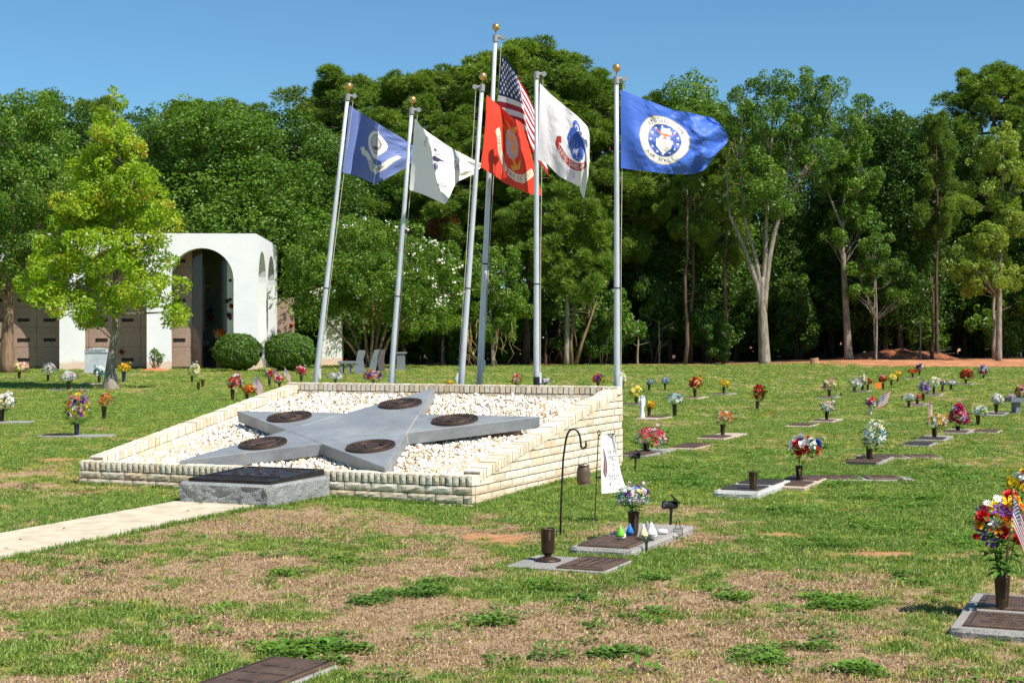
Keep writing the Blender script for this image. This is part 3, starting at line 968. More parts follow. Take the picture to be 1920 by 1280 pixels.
def cloth(name, us, net, dist, depth, canvas, ripple, seed, fly=0.0):
    parent = None
    """net[i] = photo points down column us[i] (top to bottom); depth[i] = metres behind dist (number or list per row)"""
    ncol, nrow = len(us), len(net[0])
    P = np.zeros((ncol, nrow, 3))
    for i in range(ncol):
        for j in range(nrow):
            dd = depth[i][j] if hasattr(depth[i], '__len__') else depth[i]
            P[i, j] = at(net[i][j][0], net[i][j][1], dist + dd)
    NX, NY = canvas.nx, canvas.ny
    u = np.linspace(0, 1, NX)
    tu = np.interp(u, us, np.arange(ncol))
    S = crom(P, tu)                                    # (NX, nrow, 3)
    S = np.swapaxes(S, 0, 1)
    S = crom(S, np.linspace(0, nrow - 1, NY))          # (NY, NX, 3) row 0 = top
    V = np.linspace(0, 1, NY)[:, None]
    U = u[None, :]
    amp = ripple * np.minimum(1, U * 3)
    off = amp * (0.5 * np.sin(9 * U + 4 * V + seed) + 0.35 * np.sin(17 * U - 6 * V + 2 * seed) + 0.7 * (fbm(U * 6 + seed + 0 * V, V * 5 + 3, 3) - 0.5) + 0.25 * (fbm(U * 20 + 0 * V, V * 14 + seed, 2) - 0.5))
    off = off + fly * U ** 2.5 * (np.sin(26 * U + 9 * V + 5 * np.sin(4 * V)) * 0.5 + np.sin(15 * V + 8 * U) * 0.6 + 1.2 * (fbm(U * 9 + seed + 0 * V, V * 8, 3) - 0.5))
    S[:, :, 1] += off
    S[:, :, 0] += off * 0.15
    S[:, -3:, 0] += (fbm(np.full((NY, 3), seed), V * 22 + np.zeros((1, 3)), 3) - 0.5) * ripple * 0.5
    col = canvas.C[::-1]                               # canvas row 0 is the bottom
    a = (np.arange(NY - 1)[:, None] * NX + np.arange(NX - 1)[None, :]).ravel()
    Q = np.stack([a, a + NX, a + NX + 1, a + 1], -1)
    org = np.array(P[0, 0])
    me = np_mesh(name, S.reshape(-1, 3) - org, Q, M_CLOTH, {'print': ('FLOAT_COLOR', col.reshape(-1, 4))}, True)
    return link(name, me, parent, loc=org)

# ------------------------------------------------------------------ flagpoles
M_ALU = plain('brushed_aluminium', (0.56, 0.58, 0.60), 0.45, 0.3, 0.08, 5, 0)
M_GOLD = plain('gold_ball', lin(206, 168, 104), 0.3, 0.75, 0.08)
M_ROPE = plain('halyard_rope', lin(204, 196, 184), 0.9)
M_DARK = plain('black_plastic', (0.012, 0.012, 0.013), 0.4, 0, 0.2, 10, 0, 0.5)

def flagpole(bot, top, d, label, ball=True, truck=1, rbot=0.042, rtop=0.027, band=False, rope=None, flagged=(0.0, 0.0)):
    b0, t0 = at(*bot, d), at(*top, d)
    ax = (t0 - b0)
    s = (0.0 - 0.02 - b0.z) / ax.z
    base = b0 + ax * s
    root = thing('flagpole', label, 'flagpole', (base.x, base.y, 0), 0, 'aluminium flagpoles behind the planter')
    rel = lambda p: p - Vector((base.x, base.y, 0))
    ax = t0 - base
    b = MB()
    ts = [0, 0.25, 0.5, 0.75, 1.0]
    b.tube([rel(base + ax * k) for k in ts], [rbot + (rtop - rbot) * max(0, k - .15) / .85 for k in ts], 20)
    b.build('shaft', M_ALU, root, True)
    b = MB()
    for k in (0.46, ):
        b.tube([rel(base + ax * k), rel(base + ax * (k + 0.003))], [rbot * 0.93 + 0.001] * 2, 16)
    b.build('joint_ring', M_DARK, root)
    if band:
        b = MB()
        k0 = ((b0 + (at(bot[0], bot[1] - 16, d) - b0)).z) / t0.z
        b.tube([rel(base + ax * (k0 - 0.06)), rel(base + ax * k0)], [rbot + 0.002] * 2, 20)
        b.build('band', M_DARK, root)
    b = MB()                                                       # truck with pulley
    n = ax.normalized()
    tp = rel(t0)
    b.tube([tp - n * 0.05, tp + n * 0.045], [rtop + 0.012] * 2, 16)
    side = Vector((truck, 0, 0))
    b.tube([tp + n * 0.012, tp + n * 0.012 + side * 0.10], [0.024, 0.020], 10)
    b.tube([tp + side * 0.10 + n * 0.012 + Vector((0, -0.025, 0)), tp + side * 0.10 + n * 0.012 + Vector((0, 0.025, 0))], [0.034] * 2, 12)
    b.build('truck', plain('cast_grey', (0.32, 0.32, 0.32), 0.55, 0.4), root)
    if ball:
        b = MB()
        b.tube([tp + n * 0.04, tp + n * 0.115], [0.009] * 2, 8)
        M = Matrix.Translation(tp + n * 0.155)
        r_ = 0.054
        b.lathe([(r_ * math.sin(a), -r_ * math.cos(a)) for a in np.linspace(0.02, math.pi - 0.02, 14)], 20, 0, M)
        b.build('finial_ball', M_GOLD, root, True)
    b = MB()
    q0 = tp + side * 0.085
    b.tube([q0, rel(base + ax * 0.55) + side * 0.055, rel(base + ax * 0.2) + side * 0.05], [0.004] * 3, 5)
    b.build('halyard', M_ROPE, root)
    b = MB()                                                       # cleat
    cp = rel(base + ax * 0.22) + side * (rbot + 0.012)
    b.box(cp.x - 0.014, cp.x + 0.014, cp.y - 0.01, cp.y + 0.01, cp.z - 0.07, cp.z + 0.07)
    b.box(cp.x - 0.03, cp.x + 0.012, cp.y - 0.008, cp.y + 0.008, cp.z - 0.015, cp.z + 0.015)
    b.build('cleat', plain('white_cleat', (0.7, 0.7, 0.7), 0.5), root)
    return root

D1, D2, D3, D4, D5, D6 = 21.9, 21.3, 20.4, 20.9, 19.9, 19.35
flagpole((592, 712), (652, 182), D1, 'leftmost aluminium flagpole, leaning right, carrying the faded blue navy flag')
flagpole((733, 714), (772, 208), D2, 'leaning aluminium flagpole carrying the white coast guard flag')
flagpole((865, 717), (904, 165), D3, 'aluminium flagpole with gold ball carrying the red marine flag', truck=-1)
flagpole((899, 717), (929, 72), D4, 'tallest aluminium flagpole, carrying the striped national flag', rbot=0.046)
flagpole((1006, 720), (1006, 141), D5, 'upright aluminium flagpole without a ball, carrying the white army flag', ball=False, band=True)
flagpole((1157, 724), (1156, 150), D6, 'rightmost upright aluminium flagpole carrying the bright blue air force flag')

# ------------------------------------------------------------------ flags
FG = 'flags flying from the poles behind the planter'
NXF, NYF = 168, 120
def zpt(org, sc):
    return lambda pts: [(org[0] + x / sc, org[1] + y / sc) for x, y in pts]

def flag_air_force():
    cv = Canvas(NXF, NYF, 1.5, (70, 108, 200))
    cx, cy_ = 0.64, 0.48
    cv.disc(cx, cy_, 0.355, (206, 186, 140)); cv.disc(cx, cy_, 0.34, (238, 236, 230)); cv.disc(cx, cy_, 0.245, (206, 186, 140)); cv.disc(cx, cy_, 0.235, (58, 88, 166))
    for i in range(13):
        a = 2 * math.pi * (i + 0.5) / 13
        cv.star(cx + 0.195 * math.sin(a), cy_ + 0.195 * math.cos(a), 0.022, (240, 240, 240))
    cv.poly([(cx - .12, cy_ + .02), (cx + .12, cy_ + .02), (cx + .11, cy_ - .10), (cx, cy_ - .20), (cx - .11, cy_ - .10)], (240, 238, 228))
    cv.poly([(cx - .12, cy_ + .02), (cx + .12, cy_ + .02), (cx + .12, cy_ + .008), (cx - .12, cy_ + .008)], (60, 80, 150))
    cv.poly([(cx - .06, cy_ - .03), (cx + .07, cy_ - .02), (cx + .03, cy_ - .045), (cx - .03, cy_ - .05)], (222, 206, 150))
    cv.disc(cx + 0.01, cy_ + 0.125, 0.075, (240, 238, 232), 0.055)
    cv.poly([(cx - .15, cy_ + .15), (cx - .04, cy_ + .10), (cx + .05, cy_ + .10), (cx + .16, cy_ + .13), (cx + .05, cy_ + .07), (cx + .03, cy_ + .03), (cx - .03, cy_ + .03), (cx - .07, cy_ + .08)], (214, 112, 76))
    cv.disc(cx + 0.01, cy_ + 0.13, 0.03, (240, 238, 232))
    cv.poly([(cx - .07, cy_ + .05), (cx - .02, cy_ + .06), (cx - .03, cy_ + .02), (cx - .08, cy_ + .02)], (240, 238, 232))
    cv.poly([(cx + .07, cy_ + .06), (cx + .02, cy_ + .06), (cx + .03, cy_ + .02), (cx + .08, cy_ + .02)], (240, 238, 232))
    cv.arc_text('UNITED STATES', cx, cy_, 0.292, -46, 66, 0.088, (30, 34, 60))
    cv.arc_text('AIR FORCE', cx, cy_, 0.292, 228, 150, 0.080, (30, 34, 60), True)
    o = cloth('flag', [0, .25, .5, .75, 1],
        [[(1164, 168), (1164, 217), (1164, 266), (1164, 315)], [(1213, 188), (1212, 229), (1210, 275), (1208, 321)], [(1262, 205), (1263, 244), (1258, 285), (1254, 326)],
         [(1303, 214), (1312, 252), (1306, 290), (1290, 326)], [(1338, 221), (1365, 257), (1341, 292), (1319, 321)]],
        D6 - 0.03, [[0, 0, 0, 0], [.06, .02, -.06, .02], [.12, .10, .02, .05], [.22, .16, .12, .2], [.30, .34, .22, .26]], cv, 0.06, 3.0, 0.07)
    tag(o, 'bright blue flag with round white seal reading UNITED STATES AIR FORCE', 'flag', FG)
flag_air_force()

def ribbon(cv, pts, w, col):
    for (x0, y0), (x1, y1) in zip(pts[:-1], pts[1:]):
        d = Vector((x1 - x0, y1 - y0)).normalized() * 1.0
        n = Vector((-d.y, d.x)) * w / 2
        cv.poly([(x0 - n.x, y0 - n.y), (x1 - n.x, y1 - n.y), (x1 + n.x, y1 + n.y), (x0 + n.x, y0 + n.y)], col)
        cv.disc(x1, y1, w / 2, col)

def text_on(cv, string, pts, size, col):
    pts = [Vector(p) for p in pts]
    seg = [(b - a).length for a, b in zip(pts[:-1], pts[1:])]
    tot = sum(seg)
    for i, ch in enumerate(string):
        if ch == ' ':
            continue
        s = tot * (i + 0.5) / len(string)
        k = 0
        while k < len(seg) - 1 and s > seg[k]:
            s -= seg[k]; k += 1
        d = (pts[k + 1] - pts[k]).normalized()
        p = pts[k] + d * s
        v, t, w = glyph(ch)
        q = np.stack([v[:, 0] - w / 2, v[:, 1] - 0.35], -1) * size
        cv.tris(np.stack([p.x + q[:, 0] * d.x - q[:, 1] * d.y, p.y + q[:, 0] * d.y + q[:, 1] * d.x], -1), t, col)

def flag_navy():
    cv = Canvas(NXF, NYF, 1.5, (104, 120, 172))
    cx, cy_ = 0.80, 0.56
    cv.disc(cx, cy_, 0.27, (226, 220, 216)); cv.disc(cx, cy_, 0.20, (112, 104, 110)); cv.disc(cx, cy_, 0.185, (196, 190, 190))
    cv.poly([(cx - .16, cy_ - .06), (cx + .16, cy_ - .06), (cx + .1, cy_ - .12), (cx - .1, cy_ - .12)], (88, 78, 84))
    for m in (-.07, .0, .07):
        cv.poly([(cx + m - .005, cy_ - .06), (cx + m + .005, cy_ - .06), (cx + m + .005, cy_ + .12), (cx + m - .005, cy_ + .12)], (88, 78, 84))
        cv.poly([(cx + m + .008, cy_ - .04), (cx + m + .05, cy_ - .03), (cx + m + .008, cy_ + .1)], (230, 226, 222))
    path = [(0.42, 0.43), (0.44, 0.36), (0.52, 0.345), (0.60, 0.27), (0.66, 0.19), (0.86, 0.14), (1.06, 0.19), (1.12, 0.27), (1.2, 0.345)]
    ribbon(cv, path, 0.085, (218, 212, 196))
    text_on(cv, 'UNITED STATES NAVY', path[3:7], 0.075, (80, 84, 110))
    z = zpt((620, 180), 7.11)
    o = cloth('flag', [0, .22, .46, .53, .60, .82, 1],
        [z(q) for q in ([(255, 125), (222, 440), (187, 760), (155, 1018)], [(385, 215), (380, 460), (372, 760), (345, 1070)], [(590, 340), (585, 560), (575, 810), (530, 1150)],
            [(655, 380), (640, 570), (625, 800), (570, 1170)], [(640, 375), (605, 570), (590, 800), (575, 1178)], [(930, 548), (930, 670), (920, 830), (850, 1045)], [(1085, 655), (1130, 715), (1162, 790), (1145, 850)])],
        D1 - 0.03, [0, [.16, .16, .14, .10], [-.20, -.24, -.24, -.20], [-.27, -.32, -.32, -.26], [-.12, -.14, -.16, -.16], [.12, .10, .06, .04], [.30, .30, .28, .28]], cv, 0.035, 5.0, 0.03)
    tag(o, 'faded blue flag, folded, with pale ribbon and seal, on the leftmost pole', 'flag', FG)
flag_navy()

def flag_coast_guard():
    cv = Canvas(NXF, NYF, 1.5, (243, 242, 238))
    cx, cy_ = 0.80, 0.50
    ink = (62, 56, 82)
    cv.arc_text('UNITED STATES COAST GUARD', cx, cy_, 0.37, -62, 112, 0.095, ink)
    cv.poly([(cx - .2, cy_ + .05), (cx - .06, cy_ + .02), (cx, cy_ + .06), (cx + .08, cy_ + .03), (cx + .22, cy_ - .02), (cx + .08, cy_ - .02), (cx + .02, cy_ - .06), (cx - .03, cy_ - .06), (cx - .08, cy_ - .0)], ink)
    cv.disc(cx + .03, cy_ + .16, 0.085, ink); cv.disc(cx + .03, cy_ + .16, 0.070, (236, 236, 232)); cv.disc(cx + .02, cy_ + .16, 0.035, (96, 90, 120))
    cv.disc(cx, cy_ - .1, 0.07, (236, 236, 232)); cv.disc(cx, cy_ - .1, 0.05, (120, 110, 150))
    cv.text('1790', cx - 0.12, 0.12, 0.11, ink)
    z = zpt((760, 210), 7.11)
    o = cloth('flag', [0, .28, .42, .50, .58, .76, 1],
        [z(q) for q in ([(128, 85), (104, 380), (78, 720), (55, 1038)], [(195, 175), (230, 430), (250, 760), (250, 1105)], [(270, 245), (325, 450), (365, 770), (440, 1190)],
            [(320, 285), (360, 480), (395, 790), (530, 1225)], [(410, 345), (440, 520), (480, 790), (590, 1130)], [(640, 495), (660, 600), (690, 770), (700, 930)], [(1005, 685), (1000, 725), (980, 775), (958, 812)])],
        D2 - 0.03, [0, [-.10, -.13, -.12, -.08], [-.17, -.22, -.22, -.17], [-.16, -.22, -.24, -.22], [-.07, -.10, -.14, -.12], [.12, .10, .08, .08], [.40, .36, .34, .32]], cv, 0.03, 9.0, 0.03)
    tag(o, 'white flag with dark arched COAST GUARD lettering, folded, on the second pole', 'flag', FG)
flag_coast_guard()

def flag_marine():
    cv = Canvas(NXF, NYF, 1.5, (216, 66, 44))
    cx, cy_ = 0.70, 0.53
    gold = (222, 158, 66)
    cv.poly([(cx - .30, cy_ + .16), (cx - .26, cy_ + .18), (cx + .13, cy_ - .26), (cx + .09, cy_ - .29)], gold)
    cv.poly([(cx - .02, cy_ - .27), (cx + .02, cy_ - .33), (cx + .2, cy_ - .28), (cx + .24, cy_ - .16), (cx + .2, cy_ - .18), (cx + .15, cy_ - .24)], gold)
    cv.disc(cx, cy_, 0.185, (196, 176, 150)); cv.disc(cx, cy_, 0.175, (176, 164, 172))
    for k in range(-5, 6):
        cv.poly([(cx + k * .03 - .003, cy_ - .14), (cx + k * .03 + .003, cy_ - .14), (cx + k * .03 + .003, cy_ + .14), (cx + k * .03 - .003, cy_ + .14)], (202, 192, 196))
    cv.poly([(cx - .05, cy_ + .12), (cx + .08, cy_ + .1), (cx + .06, cy_ + .02), (cx + .1, cy_ - .03), (cx + .06, cy_ - .12), (cx + .0, cy_ - .06), (cx + .02, cy_ + .02), (cx - .06, cy_ + .06)], gold)
    cv.poly([(cx - .16, cy_ + .31), (cx - .02, cy_ + .27), (cx + .03, cy_ + .20), (cx + .10, cy_ + .26), (cx + .26, cy_ + .33), (cx + .16, cy_ + .21), (cx + .09, cy_ + .16), (cx - .02, cy_ + .17), (cx - .06, cy_ + .23)], (206, 150, 74))
    p1 = [(0.30, 0.52), (0.34, 0.36), (0.46, 0.24), (0.56, 0.20)]
    p2 = [(0.62, 0.17), (0.80, 0.13), (0.96, 0.14), (1.10, 0.19), (1.30, 0.28)]
    ribbon(cv, [(0.33, 0.60), (0.27, 0.57)] + p1, 0.095, (226, 212, 190))
    ribbon(cv, p2, 0.095, (226, 212, 190))
    text_on(cv, 'UNITED STATES', p1, 0.075, (176, 60, 44))
    text_on(cv, 'MARINE CORPS', p2, 0.090, (170, 56, 40))
    z = zpt((890, 90), 4.413)
    o = cloth('flag', [0, .28, .36, .62, .72, .84, 1],
        [z(q) for q in ([(98, 388), (90, 600), (72, 800), (47, 985)], [(192, 470), (235, 655), (230, 880), (205, 1085)], [(222, 495), (262, 680), (258, 910), (240, 1115)],
            [(320, 580), (362, 745), (380, 950), (385, 1178)], [(345, 592), (392, 770), (418, 970), (432, 1198)], [(365, 604), (422, 800), (462, 990), (490, 1212)], [(386, 618), (462, 850), (508, 1030), (560, 1222)])],
        D3 - 0.04, [0, [.14, .14, .12, .08], [.16, .12, .10, .06], [-.02, -.08, -.08, -.04], [-.02, -.08, -.08, -.04], [.06, .02, .02, .04], [.16, .14, .12, .12]], cv, 0.025, 2.0)
    tag(o, 'red flag with globe emblem and ribbon reading MARINE CORPS', 'flag', FG)
flag_marine()

def flag_army():
    cv = Canvas(NXF, NYF, 1.5, (232, 226, 228))
    blue = (66, 92, 170)
    cx, cy_ = 0.98, 0.58
    cv.disc(cx, cy_ + .24, 0.10, blue); cv.disc(cx + .02, cy_ + .22, 0.055, (226, 220, 226)); cv.disc(cx + .02, cy_ + .22, 0.035, blue)
    cv.poly([(cx - .20, cy_ - .04), (cx - .14, cy_ + .14), (cx - .05, cy_ + .22), (cx + .06, cy_ + .18), (cx + .22, cy_ + .10), (cx + .30, cy_ - .02), (cx + .28, cy_ - .18), (cx + .14, cy_ - .24), (cx + .0, cy_ - .24), (cx - .10, cy_ - .16)], blue)
    for k in range(4):
        cv.poly([(cx - .14 + k * .07, cy_ + .02), (cx - .135 + k * .07, cy_ + .02), (cx - .115 + k * .07, cy_ - .12), (cx - .12 + k * .07, cy_ - .12)], (200, 204, 226))
    cv.poly([(cx - .02, cy_ - .12), (cx + .12, cy_ - .06), (cx + .10, cy_ - .18), (cx + .04, cy_ - .14), (cx + .0, cy_ - .2)], (214, 214, 226))
    for k in range(5):
        cv.disc(cx + .1 + k * .03, cy_ - .2, 0.008, (214, 214, 226))
    p = [(0.62, 0.34), (0.74, 0.28), (0.90, 0.245), (1.06, 0.245), (1.22, 0.28), (1.36, 0.34)]
    ribbon(cv, [(0.66, 0.46), (0.58, 0.44), (0.56, 0.37), (0.62, 0.33)], 0.09, (176, 56, 50))
    ribbon(cv, p, 0.105, (180, 56, 48))
    text_on(cv, 'UNITED STATES ARMY', p, 0.095, (236, 226, 226))
    cv.text('1775', 0.86, 0.08, 0.11, (110, 110, 170))
    z = zpt((890, 90), 4.413)
    o = cloth('flag', [0, .22, .45, .68, .82, .9, 1],
        [z(q) for q in ([(540, 292), (535, 500), (528, 720), (522, 925)], [(640, 392), (620, 575), (610, 780), (600, 962)], [(760, 492), (735, 645), (715, 840), (700, 1060)],
            [(858, 572), (840, 735), (818, 920), (800, 1115)], [(918, 635), (905, 780), (885, 960), (868, 1150)], [(940, 672), (932, 810), (908, 970), (872, 1180)], [(952, 720), (952, 850), (945, 1000), (905, 1255)])],
        D5 - 0.03, [0, [.02, .0, -.02, .0], [.0, -.04, -.06, -.04], [-.04, -.10, -.14, -.10], [-.06, -.16, -.24, -.16], [.0, -.10, -.2, -.14], [.16, .10, .02, .02]], cv, 0.025, 7.0)
    tag(o, 'white flag with blue emblem and red ribbon reading UNITED STATES', 'flag', FG)
flag_army()

def us_canvas(nx, ny, asp=1.7):
    cv = Canvas(nx, ny, asp, (168, 36, 52))
    for i in range(13):
        if i % 2 == 1:
            y1 = 1 - i / 13
            cv.put((cv.Y <= y1) & (cv.Y > y1 - 1 / 13), (228, 224, 222))
    cw, ch = 0.40 * asp, 7 / 13
    cv.put((cv.X <= cw) & (cv.Y >= 1 - ch), (38, 46, 92))
    for r_ in range(9):
        for c in range(11):
            if (r_ + c) % 2 == 0:
                cv.star(cw * (c + 1) / 12, 1 - ch * (r_ + 1) / 10, 0.036, (236, 236, 236))
    return cv
def flag_national():
    z = zpt((890, 90), 4.413)
    o = cloth('flag', [0, .2, .38, .5, .7, 1],
        [z(q) for q in ([(226, 60), (206, 265), (186, 470), (166, 675)], [(285, 130), (284, 300), (288, 490), (290, 690)], [(345, 220), (372, 355), (400, 535), (425, 725)],
            [(374, 275), (398, 420), (428, 605), (455, 795)], [(430, 370), (452, 520), (474, 695), (497, 890)], [(492, 495), (510, 650), (560, 820), (615, 1060)])],
        D4 - 0.03, [0, [-.08, -.10, -.1, -.08], [-.18, -.22, -.22, -.2], [-.12, -.12, -.12, -.14], [.04, .06, .06, .0], [.30, .26, .22, .2]], us_canvas(230, 156), 0.02, 4.0)
    tag(o, 'striped national flag with white stars on the tallest pole, behind the red flag', 'flag', FG)
flag_national()

US_STICK = None
def stick_flag(base, top_px, d, wpx, hpx, label, lean=0.0, droop=0.25, fall=0.9):
    """small hand flag on a stick planted at base; top of the stick at photo pixel top_px"""
    global US_STICK
    tp = at(top_px[0], top_px[1], d)
    root = thing('stick_flag', label, 'flag', base, 0, 'small flags on sticks')
    b = MB()
    rel = lambda p: Vector(p) - Vector(base)
    b.tube([(0, 0, 0), rel(tp)], [0.005, 0.004], 6)
    b.lathe([(0.001, -0.01), (0.008, 0), (0.004, 0.012), (0.001, 0.022)], 8, 0, Matrix.Translation(rel(tp)))
    b.build('stick', plain('stick_wood', lin(186, 150, 104), 0.7), root)
    n = rel(tp).normalized()
    w, h = wpx * d / FPX, hpx * d / FPX
    nx, ny = 90, 60
    cv = us_canvas(nx, ny)
    U, V = np.meshgrid(np.linspace(0, 1, nx), np.linspace(0, 1, ny))
    X = U * w
    Zd = -V * h - fall * h * U ** 1.2
    Yd = 0.12 * w * np.sin(U * 6 + V * 2) * (0.3 + U)
    o = np.array(rel(tp)) - np.array(n) * 0.01
    S = o[None, None, :] + np.stack([X, Yd, Zd], -1) - np.array(n)[None, None, :] * 0
    S[:, :, 0] -= (V * h)[:, :] * n.x / max(n.z, 0.2)
    a = (np.arange(ny - 1)[:, None] * nx + np.arange(nx - 1)[None, :]).ravel()
    Q = np.stack([a, a + nx, a + nx + 1, a + 1], -1)
    link('cloth', np_mesh('cloth', S.reshape(-1, 3), Q, M_CLOTH, {'print': ('FLOAT_COLOR', cv.C[::-1].reshape(-1, 4))}, True), root)
    return root

# ------------------------------------------------------------------ mausoleum
def stucco():
    t = NT('white_stucco')
    P = t.coord()
    c = t.ramp(t.noise(1.1, 6, 0.7, P), [(0.3, (0.72, 0.73, 0.74)), (0.65, (0.80, 0.80, 0.80))])
    sep = t.n('SeparateXYZ')
    t.l(P, sep.inputs[0])
    n = t.noise(2.2, 5, 0.6, P)
    h = t.math('ADD', sep.outputs[2], t.math('MULTIPLY', n, -0.62))
    c = t.mix(t.ramp(h, [(0.0, (0.6, 0.6, 0.6)), (0.16, (0, 0, 0))]), c, lin(206, 160, 118))      # red clay splashed on the foot of the wall
    return t.principled(c, 0.85, 0, t.bump(t.noise(16, 5, 0.6, P), 0.25, 0.02), 0.2)
M_STUCCO = stucco()
def arch_wall(mb, L, Hh, arches, T):
    """wall along +x of length L and height Hh, outer face y=0, inner y=T; arches (x0, x1, spring)"""
    seg = 16
    xs = 0.0
    parts = []
    for x0, x1, sp in arches:
        parts.append((xs, x0))
        xs = x1
    parts.append((xs, L))
    for a, b in parts:
        mb.box(a, b, 0, T, 0, Hh)
    for x0, x1, sp in arches:
        r_, cx = (x1 - x0) / 2, (x0 + x1) / 2
        pts = [(cx - r_ * math.cos(math.pi * k / seg), sp + r_ * math.sin(math.pi * k / seg)) for k in range(seg + 1)]
        for (xa, za), (xb, zb) in zip(pts[:-1], pts[1:]):
            mb.add([(xa, 0, za), (xb, 0, zb), (xb, 0, Hh), (xa, 0, Hh)], [(0, 1, 2, 3)])
            mb.add([(xa, T, za), (xb, T, zb), (xb, T, Hh), (xa, T, Hh)], [(3, 2, 1, 0)])
            mb.add([(xa, 0, za), (xb, 0, zb), (xb, T, zb), (xa, T, za)], [(3, 2, 1, 0)])
        mb.add([(x0, 0, Hh), (x1, 0, Hh), (x1, T, Hh), (x0, T, Hh)], [(0, 1, 2, 3)])

MAUS = None
def make_mausoleum():
    global MAUS
    L, Hh, T, DP = 18.5, 6.3, 0.5, 8.8
    root = thing('white_mausoleum', 'white arched mausoleum with brown granite crypt fronts behind the young oak', 'building', (-11.83, 69.0, 0.28), math.radians(2.6))
    MAUS = root
    X = lambda px: (px - 480) / 40.6
    b = MB()
    arches = [(L + X(319.7) - 2 * 3.97 - 3.97, L + X(438.3) - 3 * 3.97, 4.17), (L + X(319.7) - 2 * 3.97, L + X(438.3) - 2 * 3.97, 4.17), (L + X(319.7) - 3.97, L + X(438.3) - 3.97, 4.17), (L + X(319.7), L + X(438.3), 4.17)]
    arch_wall(b, L, Hh, arches, T)
    b.v = [(x - L, y, z) for x, y, z in b.v]
    b.build('front_wall', M_STUCCO, root)
    b = MB()
    arch_wall(b, DP - T - 0.002, Hh, [(0.45, 3.35, 4.17), (4.2, 7.1, 4.17)], T)
    b.v = [(-y, x + T + 0.002, z) for x, y, z in b.v]
    b.f = [f for f in b.f]
    b.build('side_wall', M_STUCCO, root)
    b = MB()
    b.box(-L + 0.02, -T - 0.004, T + 0.004, DP, Hh - 0.35, Hh - 0.05)
    b.build('roof_slab', M_STUCCO, root)
    b = MB()
    b.box(-1.55, -1.25, 1.6, DP - 0.3, 0.02, Hh - 0.36)
    b.build('inner_wall', M_STUCCO, root)
    b = MB()
    b.box(-L, 0.6, -0.55, DP + 0.5, -0.4, 0.0)
    b.build('floor_slab', plain('clay_stained_concrete', lin(196, 150, 118), 0.9, 0, 0.15, 2, 0.2), root)
    brown = speckled('brown_granite', lin(164, 138, 124), lin(104, 84, 76), lin(200, 178, 164), 40, 0.45)
    dark = plain('polished_dark_granite', lin(66, 48, 44), 0.12, 0, 0.2, 3, 0, 0.6)
    glassy = plain('green_reflection_granite', lin(104, 112, 96), 0.12, 0, 0.15, 2, 0, 0.8)  # base colour lightened and greened to stand in for the mirrored trees
    white_n = plain('white_marble_niche', lin(214, 214, 214), 0.3, 0, 0.06)
    mp = plain('name_plate_bronze', lin(44, 36, 32), 0.5, 0.4)
    b = MB()
    b.box(-L, -3.2, 1.78, 2.3, 0, Hh - 0.36)
    b.build('crypt_wall', M_MORTAR, root)
    pw, ph = 1.21, 0.93
    pm = MB().box(-pw / 2 + 0.008, pw / 2 - 0.008, -0.06, 0, -ph / 2 + 0.008, ph / 2 - 0.008).mesh('crypt_panel', brown)
    nm = MB().box(-0.28, 0.28, -0.02, 0, -0.075, 0.075).mesh('name_plate', mp)
    for i in range(13):
        for k in range(6):
            x, z = -3.2 - pw * (i + 0.5), 0.12 + ph * (k + 0.5)
            p = link('crypt_panel', pm, root, (x, 1.775, z))
            if R.random() < 0.9:
                link('name_plate', nm, p, (0, -0.062, -0.12))
    b = MB()
    b.box(-3.18, -2.72, 1.62, 2.3, 0, Hh - 0.36)
    b.build('end_post', dark, root)
    b = MB()
    b.box(-6.5, -1.56, 5.2, 5.5, 0, Hh - 0.36)
    b.build('polished_wall', glassy, root)
    nn = MB().box(-0.14, 0.14, -0.03, 0, -0.44, 0.44).mesh('niche_panel', white_n)
    nm2 = MB().box(-0.07, 0.07, -0.012, 0, -0.06, 0.06).mesh('name_plate', mp)
    for k in range(6):
        p = link('niche_panel', nn, root, (-1.40, 1.595, 0.5 + k * 0.9))
        link('name_plate', nm2, p, (0, -0.031, 0.1))
    b = MB()
    b.box(-L, 0.85, DP + 0.05, DP + 0.5, 0, 3.6)
    b.build('rear_wall', brown, root)
make_mausoleum()

# white wall slab behind the crape myrtle
def make_slab():
    p0 = at(601, 682, 81)
    b = MB()
    b.box(0, 1.14, 0, 1.6, -0.1, 2.7)
    o = b.build('wall_slab', M_STUCCO, None, loc=(p0.x, 81, 0.3), rot=(0, 0, math.radians(2.6)))
    tag(o, 'free-standing white wall end with clay-stained foot behind the flowering tree', 'wall')
make_slab()

# ------------------------------------------------------------------ foliage
def unit(n):
    v = rng.normal(size=(n, 3))
    return v / np.linalg.norm(v, axis=1, keepdims=True)

def clumps(blobs, per, csize, hollow=0.5):
    """clump centres and radii spread through blobs [(centre, (rx, ry, rz))]"""
    C, Rr, O = [], [], []
    for c, r in blobs:
        r = np.array(r, float)
        k = max(3, int(per * (r[0] * r[1] * r[2]) ** (2 / 3)))
        d = unit(k)
        rad = rng.uniform(hollow, 1.0, (k, 1)) ** 0.6
        C.append(np.array(c) + d * rad * r)
        Rr.append(csize * rng.uniform(0.6, 1.35, k))
        O.append(d)
    return np.vstack(C), np.concatenate(Rr), np.vstack(O)

